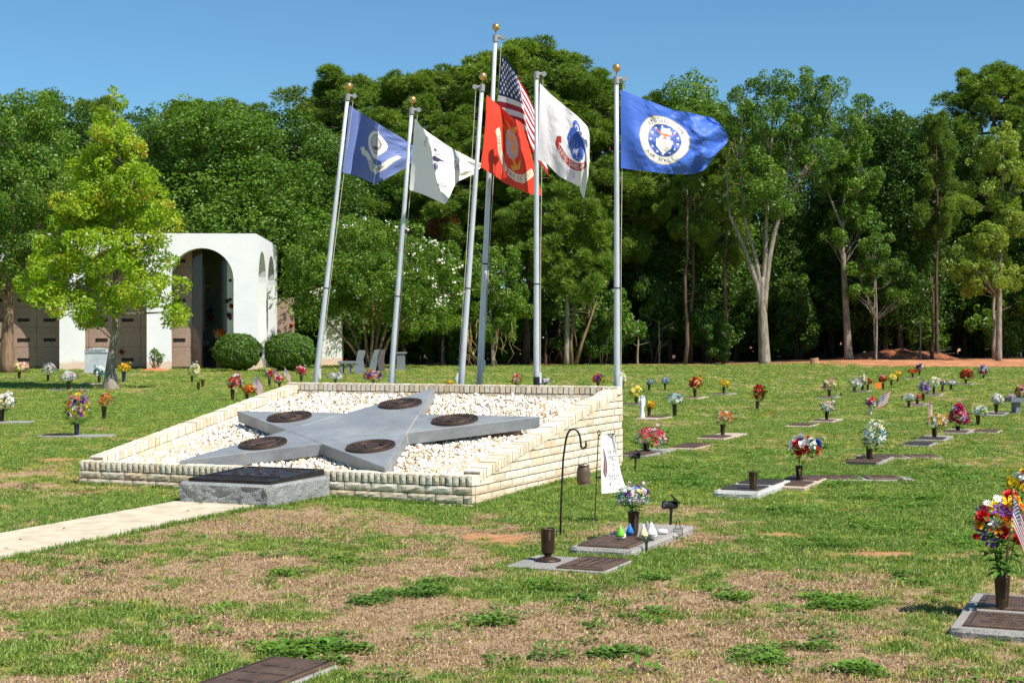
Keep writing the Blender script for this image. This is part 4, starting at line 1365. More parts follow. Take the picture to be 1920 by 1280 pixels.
def leaf_cloud(name, C, Rr, O, n, L, mat, flat=0.95, aspect=0.5, upward=0.22, wild=0.95):
    """diamond leaves in clumps"""
    w = Rr ** 2
    idx = rng.choice(len(C), n, p=w / w.sum())
    d = unit(n)
    d = d + O[idx] * 0.45
    d[:, 2] += 0.12
    d /= np.linalg.norm(d, axis=1, keepdims=True)
    p = C[idx] + d * (Rr[idx] * rng.uniform(0.35, 1.0, n) ** 0.5)[:, None] * np.array([1, 1, flat])
    nr = d * 0.7 + unit(n) * wild + np.array([0, 0, upward])
    nr /= np.linalg.norm(nr, axis=1, keepdims=True)
    t = np.cross(nr, unit(n))
    t /= np.linalg.norm(t, axis=1, keepdims=True) + 1e-9
    bb = np.cross(nr, t)
    l_ = (L * rng.uniform(0.65, 1.3, n))[:, None]
    V = np.stack([p + t * l_ / 2, p + bb * l_ * aspect / 2, p - t * l_ / 2, p - bb * l_ * aspect / 2], 1).reshape(-1, 3)
    Q = np.arange(4 * n).reshape(-1, 4)
    tint = np.clip(rng.random(len(C))[idx] * 0.55 + rng.random(n) * 0.45, 0, 1)
    return np_mesh(name, V, Q, mat, {'tint': ('FLOAT', np.repeat(tint, 4))})

def needle_cloud(name, C, Rr, O, n, L, mat, blades=7, width=0.05, flat=0.9):
    """tufts of needles: thin triangles fanning upwards and outwards"""
    w = Rr ** 2
    idx = rng.choice(len(C), n, p=w / w.sum())
    d = unit(n) + O[idx] * 0.4
    d[:, 2] += 0.3
    d /= np.linalg.norm(d, axis=1, keepdims=True)
    p = C[idx] + d * (Rr[idx] * rng.uniform(0.3, 1.0, n) ** 0.5)[:, None] * np.array([1, 1, flat])
    ax = d * 0.7 + np.array([0, 0, 0.55])
    P = np.repeat(p, blades, 0)
    A = np.repeat(ax, blades, 0) + unit(n * blades) * 0.85
    A /= np.linalg.norm(A, axis=1, keepdims=True)
    S = np.cross(A, unit(n * blades))
    S /= np.linalg.norm(S, axis=1, keepdims=True) + 1e-9
    l_ = L * rng.uniform(0.7, 1.25, (n * blades, 1))
    V = np.stack([P - S * width / 2, P + S * width / 2, P + A * l_], 1).reshape(-1, 3)
    Q = np.arange(3 * n * blades).reshape(-1, 3)
    tint = np.clip(rng.random(len(C))[idx] * 0.5 + rng.random(n) * 0.5, 0, 1)
    return np_mesh(name, V, Q, mat, {'tint': ('FLOAT', np.repeat(tint, 3 * blades))})

def limb_path(a, b, sag=0.15, k=5, wob=0.05):
    a, b = Vector(a), Vector(b)
    L = (b - a).length
    out = []
    for i in range(k + 1):
        t = i / k
        p = a.lerp(b, t)
        p.z += -sag * L * math.sin(math.pi * t) * 0.6 + 0.0
        if 0 < i < k:
            p += Vector((R.uniform(-1, 1), R.uniform(-1, 1), R.uniform(-.5, .5))) * wob * L
        out.append(p)
    return out
def taper(r0, r1, k):
    return [r0 + (r1 - r0) * (i / k) ** 0.8 for i in range(k + 1)]

ML_DEC = leaf_mat('broadleaf_dark', lin(44, 76, 26), lin(86, 120, 42), lin(118, 146, 56))
ML_DEC2 = leaf_mat('broadleaf_mid', lin(58, 96, 30), lin(108, 142, 48), lin(140, 164, 64))
ML_PINE = leaf_mat('pine_needles', lin(70, 104, 34), lin(126, 152, 54), lin(150, 168, 74), 0.3)
ML_OAK = leaf_mat('young_oak_leaf', lin(110, 148, 26), lin(168, 192, 48), lin(190, 134, 54), 0.44, 0.02)
ML_CYP = leaf_mat('cypress_leaf', lin(104, 132, 44), lin(146, 164, 66), lin(162, 170, 88), 0.4)
ML_MYR = leaf_mat('crape_myrtle_leaf', lin(62, 98, 24), lin(112, 144, 42), lin(138, 160, 60), 0.35)
ML_BOX = leaf_mat('clipped_box_leaf', lin(58, 92, 26), lin(98, 134, 42), lin(118, 148, 56), 0.3)
MB_PINE = bark_mat('pine_bark', lin(62, 48, 42), lin(118, 96, 84))
MB_GREY = bark_mat('grey_bark', lin(88, 80, 72), lin(168, 156, 142))
MB_DARK = bark_mat('dark_bark', lin(54, 46, 40), lin(104, 90, 78))
MB_SMOOTH = bark_mat('smooth_tan_bark', lin(98, 76, 60), lin(150, 124, 100))
M_DEADN = leaf_mat('dead_pine_needles', lin(104, 66, 38), lin(140, 92, 56), None, 0.2)

def deciduous_proto(seed, mat, H=15.0, w=3.6, low=0.12, n=52000):
    R.seed(seed)
    blobs = []
    for i in range(9):
        t = R.random()
        z = H * (low + 0.1 + (0.82 - low) * t)
        a = R.uniform(0, 6.28)
        rr = w * (0.62 * math.sin(math.pi * min(1, 0.18 + 0.8 * t)) ** 0.7)
        s = w * R.uniform(0.34, 0.52)
        blobs.append(((rr * math.cos(a), rr * math.sin(a), z), (s, s, s * 0.95)))
    blobs += [((0, 0, H * 0.86), (w * .42, w * .42, H * .12)), ((0, 0, H * .55), (w * .7, w * .7, H * .28)), ((0, 0, H * .28), (w * .75, w * .75, H * .17))]
    C, Rr, O = clumps(blobs, 34, 0.46, 0.35)
    crown = leaf_cloud('crown', C, Rr, O, n, 0.17, mat)
    b = MB()
    b.tube(limb_path((0, 0, -0.2), (R.uniform(-.4, .4), R.uniform(-.4, .4), H * 0.85), 0, 8, 0.012), taper(0.24, 0.04, 8), 9)
    for c, r_ in blobs[:9]:
        b.tube(limb_path((0, 0, c[2] * 0.6), c, 0.05, 4, 0.05), taper(0.07, 0.02, 4), 6)
    return crown, b.mesh('trunk', MB_DARK, True), H

def pine_proto(seed, H=18.0, w=2.6, low=0.42, n=16000, mat=None):
    R.seed(seed)
    blobs = []
    k = 34
    for i in range(k):
        t = i / (k - 1)
        z = H * (low + (0.97 - low) * t)
        a = i * 2.4 + R.uniform(-.5, .5)
        rr = w * (0.25 + 0.75 * math.sin(math.pi * (0.22 + 0.72 * t)) ** 0.8) * R.uniform(0.35, 1.12)
        s = w * R.uniform(0.12, 0.31) * (1.15 - 0.45 * t)
        blobs.append(((rr * math.cos(a), rr * math.sin(a), z), (s * 1.25, s * 1.25, s * 0.75)))
    blobs.append(((0, 0, H * .93), (w * .34, w * .34, H * .05)))
    C, Rr, O = clumps(blobs, 30, 0.36, 0.2)
    crown = needle_cloud('crown', C, Rr, O, n, 0.25, mat or ML_PINE, 6, 0.042)
    b = MB()
    b.tube(limb_path((0, 0, -0.2), (R.uniform(-.5, .5), R.uniform(-.5, .5), H * 0.95), 0, 9, 0.006), taper(0.23, 0.04, 9), 10)
    for c, r_ in blobs[:-1]:
        b.tube(limb_path((0, 0, c[2] - 0.5), c, 0.12, 4, 0.04), taper(0.06, 0.02, 4), 5)
    for i in range(7):                                  # dead snags below the crown
        z = H * R.uniform(0.22, low + 0.05)
        a = R.uniform(0, 6.28)
        b.tube([(0, 0, z), (math.cos(a) * R.uniform(.5, 1.3), math.sin(a) * R.uniform(.5, 1.3), z + R.uniform(-.2, .4))], [0.03, 0.008], 4)
    return crown, b.mesh('trunk', MB_PINE, True), H

def understory_proto(seed, mat, H=4.5, w=2.0, n=11000):
    R.seed(seed)
    blobs = [((R.uniform(-w, w) * .7, R.uniform(-1, 1) * w * .5, H * R.uniform(.25, .8)), (w * .5, w * .5, H * .2)) for _ in range(7)]
    C, Rr, O = clumps(blobs, 20, 0.38)
    crown = leaf_cloud('crown', C, Rr, O, n, 0.20, mat)
    b = MB()
    for c, r_ in blobs:
        b.tube(limb_path((c[0] * .3, c[1] * .3, -0.1), c, 0.0, 4, 0.05), taper(0.05, 0.015, 4), 5)
    return crown, b.mesh('trunk', MB_DARK, True), H

DEC = [deciduous_proto(1, ML_DEC), deciduous_proto(2, ML_DEC2, w=3.9), deciduous_proto(3, ML_DEC, w=3.3), deciduous_proto(4, ML_DEC2, w=3.5, low=0.2)]
PIN = [pine_proto(11), pine_proto(12, w=2.9), pine_proto(13, w=2.4, low=0.5), pine_proto(14, w=3.1, low=0.38)]
UND = [understory_proto(21, ML_DEC), understory_proto(22, ML_DEC2), understory_proto(23, ML_DEC, 5.5, 1.6)]

def place_tree(proto, name, px, top, d, label, wide=1.0, group=None, lean=0.0, hfix=None):
    crown, trunk, H = proto
    x = (px - 960) / FPX * d
    g = float(gz(x, d))
    h = hfix or (CAMH + (640 - top) / FPX * d - g)
    s = h / H
    o = thing(name, label, 'tree' if 'shrub' not in name else 'shrub', (x, d, g), R.uniform(0, 6.28), group)
    o.scale = (s * wide, s * wide, s)
    o.rotation_euler[0] = lean
    link('trunk', trunk, o)
    link('crown', crown, o)
    return o

R.seed(77)
ORD = ('leftmost', 'second', 'third', 'fourth', 'fifth', 'sixth', 'seventh', 'eighth', 'ninth', 'tenth', 'eleventh', 'twelfth', 'thirteenth', 'fourteenth', 'fifteenth', 'sixteenth', 'seventeenth', 'eighteenth', 'nineteenth', 'twentieth')
def nth(rows, row):
    k = sorted(rows).index(row)
    return ORD[k] + (' from the left' if k else '')
def forest_floor():
    b = MB()
    V, F = [], []
    for i, x in enumerate(np.linspace(-60, 70, 60)):
        for y in (84.5 + 0.6 * math.sin(x), 90, 140):
            V.append((x, y, float(gz(x, y)) + 0.006))
    for i in range(59):
        for k in range(2):
            a = i * 3 + k
            F.append((a, a + 3, a + 4, a + 1))
    b.add(V, F)
    kind(b.build('forest_floor', plain('leaf_litter', lin(92, 70, 50), 0.95, 0, 0.3, 3, 0.5)), 'structure')
forest_floor()
# the wood: (px, top of crown py, distance, width)
GW = 'trees of the wood behind the lawn'
ROWS = ((-90, 190, 84, 1.1, 0), (-20, 196, 80, 1.1, 2), (62, 182, 84, 1.0, 0), (130, 178, 88, 1.1, 2), (250, 196, 86, 1.1, 0), (330, 212, 82, 1.1, 1), (395, 202, 80, 1.35, 1), (455, 208, 79, 1.3, 1),
        (520, 186, 86, 1.1, 2), (575, 215, 84, 1.1, 0), (620, 250, 82, 1.0, 1), (690, 300, 84, 1.1, 0), (760, 320, 83, 1.1, 1), (830, 340, 84, 1.0, 2))
for row in ROWS:
    px, top, d, w, k = row
    place_tree(DEC[k], 'broadleaf_tree', px, top, d, f'rounded broadleaf tree in the left wood behind the mausoleum, {nth(ROWS, row)}', w * 1.05, GW)
ROWS = ((90, 176, 98, 1, 0), (175, 178, 96, 1, 1), (350, 183, 97, 1.1, 2), (405, 182, 96, 1.1, 1), (480, 196, 95, 1.0, 0))
for row in ROWS:
    px, top, d, w, k = row
    place_tree(PIN[k], 'pine_tree', px, top, d, f'pine top above the broadleaf wood on the left, {nth(ROWS, row)}', w, GW)
ROWS = ((600, 166, 92, 1.15, 0), (640, 134, 88, 1.35, 3), (705, 140, 90, 1.35, 1), (770, 136, 87, 1.3, 3), (820, 152, 92, 1.2, 0), (868, 116, 89, 1.3, 1), (905, 108, 94, 1.25, 2), (955, 100, 87, 1.25, 3), (1004, 76, 90, 1.4, 1),
        (1048, 100, 88, 1.15, 0), (1090, 122, 86, 1.2, 2), (1128, 134, 90, 1.0, 0), (740, 200, 84, 1.3, 0), (850, 210, 83, 1.2, 2), (985, 190, 83, 1.2, 1), (1150, 190, 88, 1.0, 3))
for row in ROWS:
    px, top, d, w, k = row
    place_tree(PIN[k], 'pine_tree', px, top, d, f'tall pine in the dense stand behind the flags, {nth(ROWS, row)}', w * 1.12, GW)
ROWS = ((1215, 186, 92, 1.0, 2), (1278, 150, 94, 0.9, 1), (1325, 176, 92, 0.95, 3), (1660, 190, 90, 1.0, 2), (1690, 206, 88, 0.95, 0), (1742, 200, 90, 1.05, 2), (1600, 200, 93, 0.9, 0), (1785, 210, 92, 1.0, 0), (1520, 180, 95, 1.0, 2), (1390, 200, 96, 1.0, 0), (1450, 220, 94, 1.0, 2), (1960, 190, 88, 1.0, 0), (1255, 330, 90, 1.1, 0), (1350, 330, 92, 1.1, 2), (1560, 300, 92, 1.0, 0), (1640, 330, 91, 1.0, 2), (1720, 340, 92, 1.1, 0), (1810, 330, 91, 1.0, 2), (1480, 360, 92, 1.0, 0))
for row in ROWS:
    px, top, d, w, k = row
    place_tree(DEC[k], 'broadleaf_tree', px, top, d, f'dark broadleaf tree in the wood on the right, {nth(ROWS, row)}', w, GW)
ROWS = ((1190, 178, 90, 1.0, 2), (1295, 200, 86, 0.8, 2), (1360, 210, 87, 0.8, 0), (1668, 215, 90, 0.9, 2), (1830, 136, 94, 1.1, 3), (1872, 114, 92, 1.3, 1), (1925, 126, 94, 1.2, 0), (1240, 175, 95, 1.0, 0), (1755, 205, 86, 0.7, 2))
for row in ROWS:
    px, top, d, w, k = row
    place_tree(PIN[k], 'pine_tree', px, top, d, f'tall long-trunked pine in the wood on the right, {nth(ROWS, row)}', w, GW)
# a single browned bough among the pines
# slim dead or bare trunks at the wood's edge on the right
def bare_trunk(px, base, top, d, r, label, lean=0.0, mat=None, forks=0):
    p = at(px, 640, d)
    g = float(gz(p.x, d))
    h = CAMH + (640 - top) / FPX * d - g
    b = MB()
    b.tube(limb_path((0, 0, -0.1), (lean * h, 0, h), 0, 8, 0.012), taper(r, r * 0.4, 8), 8)
    for i in range(6 + forks):
        z = h * R.uniform(0.35, 0.98)
        a = R.uniform(0, 6.28)
        l_ = R.uniform(0.5, 1.6)
        b.tube(limb_path((lean * z, 0, z), (lean * z + math.cos(a) * l_, math.sin(a) * l_, z + l_ * R.uniform(.1, .7)), 0, 3, 0.06), taper(r * .25, 0.008, 3), 4)
    o = b.build('bare_trunk', mat or MB_PINE, None, True, loc=(p.x, d, g))
    return tag(o, label, 'tree', 'slim trunks at the edge of the wood')
for px, top, d, r_, lb, ln, m in ((1284, 350, 83.5, 0.13, 'slim straight brown trunk left of the great forked tree', 0.01, MB_PINE), (1357, 430, 85, 0.14, 'bare dark trunk just left of the great forked tree', 0.02, MB_PINE),
        (1641, 500, 84.5, 0.07, 'thin pale trunk standing left of the dirt mound', -0.01, MB_GREY), (1748, 520, 85, 0.12, 'straight trunk right of the dirt mound', 0.0, MB_PINE), (1105, 580, 83, 0.12, 'short straight trunk right of the pale leaning stems', 0.0, MB_PINE),
        (1022, 560, 84, 0.11, 'straight dark trunk beside the army flagpole', 0.02, MB_PINE), (1196, 600, 84, 0.08, 'thin grey trunk right of the rightmost flagpole', 0.0, MB_GREY), (1236, 600, 85, 0.06, 'very thin trunk between flagpole and slim brown trunk', 0.0, MB_GREY),
        (1865, 430, 83, 0.13, 'grey trunk under the pale green cypress', 0.0, MB_GREY), (1725, 600, 84, 0.08, 'short pale trunk beside the dirt mound', 0.01, MB_GREY)):
    bare_trunk(px, 0, top, d, r_, lb, ln, m)
def pale_stems():
    d = 80
    c = at(1072, 690, d)
    root = thing('dead_tree', 'pale leaning twin stems of a dead tree under the front pine', 'tree', (c.x, d, float(gz(c.x, d))))
    for pts in (((1072, 686), (1070, 640), (1076, 600), (1078, 560)), ((1078, 688), (1092, 640), (1110, 590), (1122, 550)), ((1082, 650), (1076, 615), (1070, 590)), ((1112, 585), (1098, 565), (1084, 556))):
        b = MB()
        P = [at(x, y, d) - root.location for x, y in pts]
        b.tube(P, taper(0.13 if len(pts) > 3 else 0.04, 0.03, len(pts) - 1), 7)
        b.build('stem', MB_SMOOTH, root, True)
pale_stems()
for i in range(46):                                      # shrubs closing the foot of the wood
    px = -60 + i * 45 + R.uniform(-15, 15)
    d = R.uniform(91, 95) if px > 1150 else R.uniform(82, 86)
    place_tree(UND[i % 3], 'woodland_shrub', px, 0, d, 'leafy shrub in the shade at the foot of the wood', R.uniform(0.9, 1.3), 'shrubs at the foot of the wood', hfix=R.uniform(2.5, 5.5))
SAP = ((1160, 84, 4.5), (1225, 87, 5.5), (1330, 84.5, 3.4), (1500, 89.5, 5.5), (1655, 88, 6), (1700, 90, 5.5), (1880, 87, 4.5), (1130, 82, 3.6), (880, 81.5, 3.4))
for row in SAP:
    px, d, h = row
    place_tree(UND[R.randrange(3)], 'woodland_shrub', px, 0, d, f'leafy sapling at the edge of the wood, {nth(SAP, row)}', 0.9, 'saplings at the edge of the wood', hfix=h)
# depth of the wood behind the trees one can tell apart
def far_wood():
    n = 46000
    blobs = []
    for x in np.arange(-52, 60, 3.4):
        for row in range(2):
            h = R.uniform(9.5, 12.5) if x < 18 else R.uniform(9, 11.5)
            blobs.append(((x + R.uniform(-1, 1), 101 + 4 * row, h * .5), (2.6, 1.6, h * .5)))
            blobs.append(((x + 1.7, 99 + 4 * row, 1.6), (2.4, 1.5, 1.9)))
    C, Rr, O = clumps(blobs, 8, 0.9)
    o = link('far_wood', leaf_cloud('far_wood', C, Rr, O, n, 0.75, ML_DEC))
    kind(o, 'stuff', 'dense shaded depth of the wood behind the front trees')
far_wood()

# ------------------------------------------------------------------ single trees
def custom_tree(name, label, base, blobs, limbs, mat, bark, n, L, per, cs, rad, kind_='leaf', hollow=0.45, aspect=0.5, group=None):
    """base world point; blobs/limbs in coordinates relative to base"""
    root = thing(name, label, 'tree', base, 0, group)
    b = MB()
    for pts, r0, r1 in limbs:
        P = [Vector(p) for p in pts]
        k = 14
        Q = [Vector(q) for q in crom(np.array([list(p) for p in P]), np.linspace(0, len(P) - 1, k + 1))]
        b.tube(Q, taper(r0, r1, k), 10)
    C, Rr, O = clumps(blobs, per, cs, hollow)
    ends = [(Vector(p), r1) for pts, r0, r1 in limbs for p in pts[1:]]
    for i in R.sample(range(len(C)), min(len(C), 60)):
        c = Vector(C[i])
        e = min(ends, key=lambda q: (q[0] - c).length + (2.0 if q[0].z > c.z else 0))
        if (e[0] - c).length < 4.5:
            b.tube(limb_path(e[0], c, -0.05, 4, 0.05), taper(0.028, 0.008, 4), 4)
    b.build('trunk', bark, root, True)
    fn = leaf_cloud if kind_ == 'leaf' else needle_cloud
    me = fn('crown', C, Rr, O, n, L, mat, **({'aspect': aspect} if kind_ == 'leaf' else {}))
    link('crown', me, root)
    return root, C, O

def rel_px(base, d):
    return lambda x, y, dy=0.0: at(x, y, d + dy) - base

def young_oak():
    base = G(208, 729)
    d = base.y
    q = rel_px(base, d)
    s = d / FPX
    bl = []
    for x, y, rx, ry, dy in ((214, 190, 15, 34, 0), (216, 232, 30, 30, .3), (208, 270, 44, 34, -.3), (240, 285, 36, 34, .3), (180, 335, 44, 36, -.4), (222, 370, 60, 40, .2), (140, 410, 44, 36, .2), (275, 385, 36, 36, .3), (110, 475, 44, 34, .2), (218, 258, 42, 38, 0), (200, 315, 62, 40, .4), (245, 340, 50, 40, -.5), (165, 385, 62, 42, -.2), (235, 410, 70, 44, .6), (300, 420, 40, 40, -.3), (130, 440, 50, 40, .5), (190, 470, 70, 44, -.9),
            (290, 490, 52, 40, .4), (95, 505, 55, 34, -.3), (150, 520, 60, 38, .8), (250, 545, 60, 36, -.8), (320, 555, 34, 40, 0), (65, 545, 40, 28, .2), (175, 570, 55, 26, -.5), (330, 590, 26, 20, .2), (170, 590, 26, 22, .4), (110, 560, 40, 22, -1.0)):
        bl.append((tuple(q(x, y, dy)), (rx * s * .95, rx * s * .95, ry * s * .9)))
    lm = [([(0, 0, -0.15), q(210, 690), q(214, 640), q(218, 590), q(216, 500), q(216, 380), q(215, 200)], 0.20, 0.02)]
    lm[0][0][1] = q(206, 700)
    for a, b_, c in (((218, 590), (180, 550), (90, 520)), ((218, 585), (250, 540), (315, 560)), ((217, 545), (160, 480), (110, 450)), ((216, 520), (260, 470), (300, 430)), ((216, 470), (190, 420), (165, 370)), ((216, 430), (240, 380), (250, 330)), ((217, 575), (200, 530), (150, 560))):
        lm.append(([q(*a), q(*b_, R.uniform(-.5, .5)), q(*c, R.uniform(-.8, .8))], 0.06, 0.015))
    root, C, O = custom_tree('young_oak', 'young yellow-green oak with slim mossy trunk in front of the mausoleum', base, bl, lm, ML_OAK, MB_GREY, 50000, 0.118, 40, 0.29, None, hollow=0.25, aspect=0.48)
    b = MB()                                             # root flare
    b.tube([(0, 0, -0.2), (0, 0, 0.03), q(207, 715), q(208, 700)], [0.33, 0.29, 0.225, 0.19], 12)
    b.build('root_flare', MB_GREY, root, True)
young_oak()

def left_tree():
    d = 63.0
    base = at(14, 690, d)
    base.z = float(gz(base.x, d))
    q = rel_px(base, d)
    s = d / FPX
    bl = [(tuple(q(x, y, dy)), (rx * s, rx * s, ry * s)) for x, y, rx, ry, dy in ((30, 260, 80, 60, 0), (-40, 300, 80, 70, 0), (90, 300, 70, 60, .8), (20, 350, 90, 60, -1), (110, 380, 60, 55, 0), (-50, 400, 80, 60, 0), (40, 440, 80, 50, .6), (80, 480, 70, 40, -.6), (-10, 510, 60, 40, 0), (60, 210, 60, 40, 0))]
    lm = [([(0, 0, -0.1), q(14, 620), q(18, 560), q(25, 450), q(30, 280)], 0.34, 0.05), ([q(16, 580), q(-10, 500), q(-50, 400)], 0.16, 0.03), ([q(20, 540), q(60, 460), q(100, 380)], 0.14, 0.03)]
    custom_tree('broadleaf_tree', 'dark green spreading tree with pale peeling trunk at the left edge of the photo', base, bl, lm, ML_DEC2, MB_SMOOTH, 52000, 0.135, 28, 0.38, None)
left_tree()

def crape_myrtle():
    d = 73.0
    base = at(694, 690, d)
    base.z = float(gz(base.x, d))
    q = rel_px(base, d)
    s = d / FPX
    bl = [(tuple(q(x, y, dy)), (rx * s, rx * s, ry * s)) for x, y, rx, ry, dy in ((590, 480, 55, 40, 0), (560, 540, 36, 45, .5), (660, 450, 70, 38, 0), (640, 520, 70, 40, -1.5), (730, 450, 70, 38, .5), (720, 520, 80, 45, -1.8), (800, 490, 55, 45, 0), (820, 550, 45, 45, .6), (770, 580, 60, 40, -1), (840, 590, 26, 30, 0), (600, 570, 40, 26, -.6), (680, 570, 60, 22, 1))]
    lm = []
    for bx, mid, end in ((684, (660, 620), (590, 520)), (690, (680, 600), (640, 470)), (694, (700, 600), (700, 460)), (700, (730, 600), (780, 500)), (706, (740, 620), (810, 560)), (688, (650, 640), (570, 560)), (698, (715, 590), (745, 460))):
        lm.append(([at(bx, 694, d) - base + Vector((0, R.uniform(-.2, .2), -.1)), q(*mid, R.uniform(-.6, .6)), q(*end, R.uniform(-.8, .8))], 0.10, 0.02))
    root, C, O = custom_tree('crape_myrtle', 'spreading crape myrtle with white blossom sprays behind the leaning flagpoles', base, bl, lm, ML_MYR, MB_SMOOTH, 62000, 0.122, 34, 0.34, None)
    # blossom sprays: clusters of small white petals
    V, F = [], 0
    spots = [(742, 428), (758, 425), (795, 447), (808, 452), (818, 455), (770, 458), (778, 458), (790, 466), (830, 470), (772, 476), (826, 488), (848, 478), (866, 497), (852, 507), (804, 518), (778, 506), (816, 535), (810, 540), (826, 560), (838, 555), (866, 550), (756, 512), (664, 520), (662, 533), (628, 545), (668, 556), (590, 545), (596, 552), (602, 540), (720, 555), (868, 600), (664, 421), (682, 408), (645, 425), (728, 420), (838, 565), (820, 566), (690, 540), (735, 530), (850, 530)]
    pts = []
    for x, y in spots:
        c = np.array(q(x, y, -R.uniform(1.3, 2.4)))
        k = R.randint(6, 14)
        pts.append(c + rng.normal(size=(k, 3)) * np.array([0.09, 0.09, 0.08]))
    p = np.vstack(pts)
    n = len(p)
    nr, t = unit(n), unit(n)
    bb = np.cross(nr, t)
    l_ = 0.06
    V = np.stack([p + t * l_, p + bb * l_, p - t * l_, p - bb * l_], 1).reshape(-1, 3)
    tt = NT('white_blossom')
    m = tt.principled(tt.ramp(tt.attr('tint'), [(0, lin(214, 206, 190)), (1, lin(244, 242, 234))]), 0.7)
    link('blossom', np_mesh('blossom', V, np.arange(4 * n).reshape(-1, 4), m, {'tint': ('FLOAT', np.repeat(rng.random(n), 4))}), root)
crape_myrtle()

def forked_tree():
    d = 82.0
    base = at(1434, 686, d)
    base.z = float(gz(base.x, d))
    q = rel_px(base, d)
    s = d / FPX
    bl = [(tuple(q(x, y, dy)), (rx * s, rx * s, ry * s)) for x, y, rx, ry, dy in ((1400, 185, 42, 38, 0), (1445, 160, 45, 32, .5), (1500, 165, 50, 34, 0), (1560, 175, 34, 30, -.5), (1380, 240, 36, 36, .6), (1440, 225, 60, 40, -1), (1510, 230, 60, 40, .6), (1575, 225, 38, 28, 0), (1625, 205, 26, 22, .4), (1470, 285, 60, 36, .8), (1540, 290, 46, 30, -.6), (1405, 300, 46, 30, -.5), (1432, 345, 45, 32, -1.2), (1390, 385, 32, 24, .3), (1448, 385, 36, 26, -1), (1600, 265, 30, 24, .3))]
    lm = [([(0, 0, -0.2), q(1432, 640), q(1430, 590), q(1429, 560), q(1430, 520)], 0.36, 0.16),
        ([q(1430, 600), q(1422, 545), q(1406, 495), q(1385, 440), q(1368, 400), q(1362, 320)], 0.20, 0.05), ([q(1430, 590), q(1424, 530), q(1414, 470), q(1398, 420), q(1388, 300), q(1395, 190)], 0.17, 0.04),
        ([q(1430, 590), q(1432, 530), q(1435, 470), q(1438, 400), q(1445, 300), q(1450, 170)], 0.20, 0.04), ([q(1431, 590), q(1438, 520), q(1448, 455), q(1470, 380), q(1500, 335), q(1530, 265), q(1560, 190)], 0.20, 0.04),
        ([q(1500, 335), q(1540, 290), q(1590, 270), q(1620, 215)], 0.08, 0.03), ([q(1470, 380), q(1480, 300), q(1495, 200)], 0.09, 0.03)]
    custom_tree('forked_tree', 'great forked tree with pale trunk and airy crown standing before the wood on the right', base, bl, lm, ML_DEC2, MB_GREY, 42000, 0.155, 18, 0.38, None, hollow=0.2, aspect=0.42)
    b = MB()
forked_tree()

def second_tree():
    d = 84.5
    base = at(1592, 676, d)
    base.z = float(gz(base.x, d))
    q = rel_px(base, d)
    s = d / FPX
    bl = [(tuple(q(x, y, dy)), (rx * s, rx * s, ry * s)) for x, y, rx, ry, dy in ((1590, 290, 40, 40, 0), (1570, 350, 44, 30, .4), (1620, 340, 40, 34, -.4), (1600, 400, 46, 28, .5), (1570, 440, 36, 22, 0), (1630, 420, 34, 24, .2))]
    lm = [([(0, 0, -0.2), q(1588, 610), q(1582, 500), q(1580, 410), q(1592, 280)], 0.27, 0.05), ([q(1581, 430), q(1560, 380), q(1545, 340)], 0.1, 0.03), ([q(1581, 420), q(1605, 370), q(1625, 330)], 0.1, 0.03)]
    custom_tree('broadleaf_tree', 'slender tree with bent pale trunk right of the great forked tree', base, bl, lm, ML_DEC2, MB_GREY, 18000, 0.16, 18, 0.38, None, hollow=0.2)
second_tree()

def light_tree(name, label, base_px, d, blobs, limbs, n, mat, L=0.2, kd='leaf'):
    base = at(base_px[0], base_px[1], d)
    base.z = float(gz(base.x, d))
    q = rel_px(base, d)
    s = d / FPX
    bl = [(tuple(q(x, y, dy)), (rx * s, rx * s, ry * s)) for x, y, rx, ry, dy in blobs]
    lm = [([q(*p) for p in pts], r0, r1) for pts, r0, r1 in limbs]
    return custom_tree(name, label, base, bl, lm, mat, MB_GREY, n, L, 18, 0.38, None, hollow=0.3, kind_=kd)
light_tree('cypress_tree', 'pale yellow-green feathery cypress at the right edge of the wood', (1872, 684), 81,
    [(1880, 270, 34, 26, 0), (1845, 300, 30, 18, .4), (1900, 330, 40, 24, -.4), (1840, 350, 32, 16, 0), (1870, 390, 44, 20, .4), (1810, 385, 30, 14, 0), (1900, 420, 40, 20, 0), (1850, 440, 44, 18, -.5), (1815, 470, 34, 20, .2), (1860, 490, 44, 24, 0), (1805, 500, 30, 20, -.4), (1840, 530, 50, 20, .3), (1900, 520, 40, 18, 0), (1880, 255, 18, 20, 0)],
    [([(1872, 690), (1874, 560), (1878, 400), (1882, 260)], 0.2, 0.03)], 26000, ML_CYP, 0.15)
light_tree('young_tree', 'small light green tree with layered boughs right of the bent trunk', (1642, 680), 83,
    [(1640, 470, 36, 16, 0), (1620, 500, 30, 12, .3), (1660, 500, 34, 14, -.3), (1645, 445, 26, 16, 0), (1690, 560, 30, 10, 0), (1610, 545, 26, 9, 0)],
    [([(1642, 684), (1644, 600), (1641, 500), (1642, 450)], 0.07, 0.02)], 9000, ML_DEC2, 0.15)
light_tree('pine_tree', 'full young pine standing before the wood between army and air force flags', (1062, 686), 79.5,
    [(1060, 350, 40, 30, 0), (1030, 390, 44, 28, .3), (1090, 390, 46, 28, -.3), (1050, 430, 60, 28, 0), (1105, 440, 44, 26, .3), (1030, 470, 50, 26, -.4), (1085, 485, 60, 28, .4), (1120, 500, 34, 26, 0), (1050, 520, 56, 26, 0), (1100, 540, 44, 24, -.5), (1075, 320, 24, 22, 0)],
    [([(1062, 690), (1064, 560), (1066, 430), (1070, 320)], 0.16, 0.03)], 13000, ML_PINE, 0.29, 'pine')
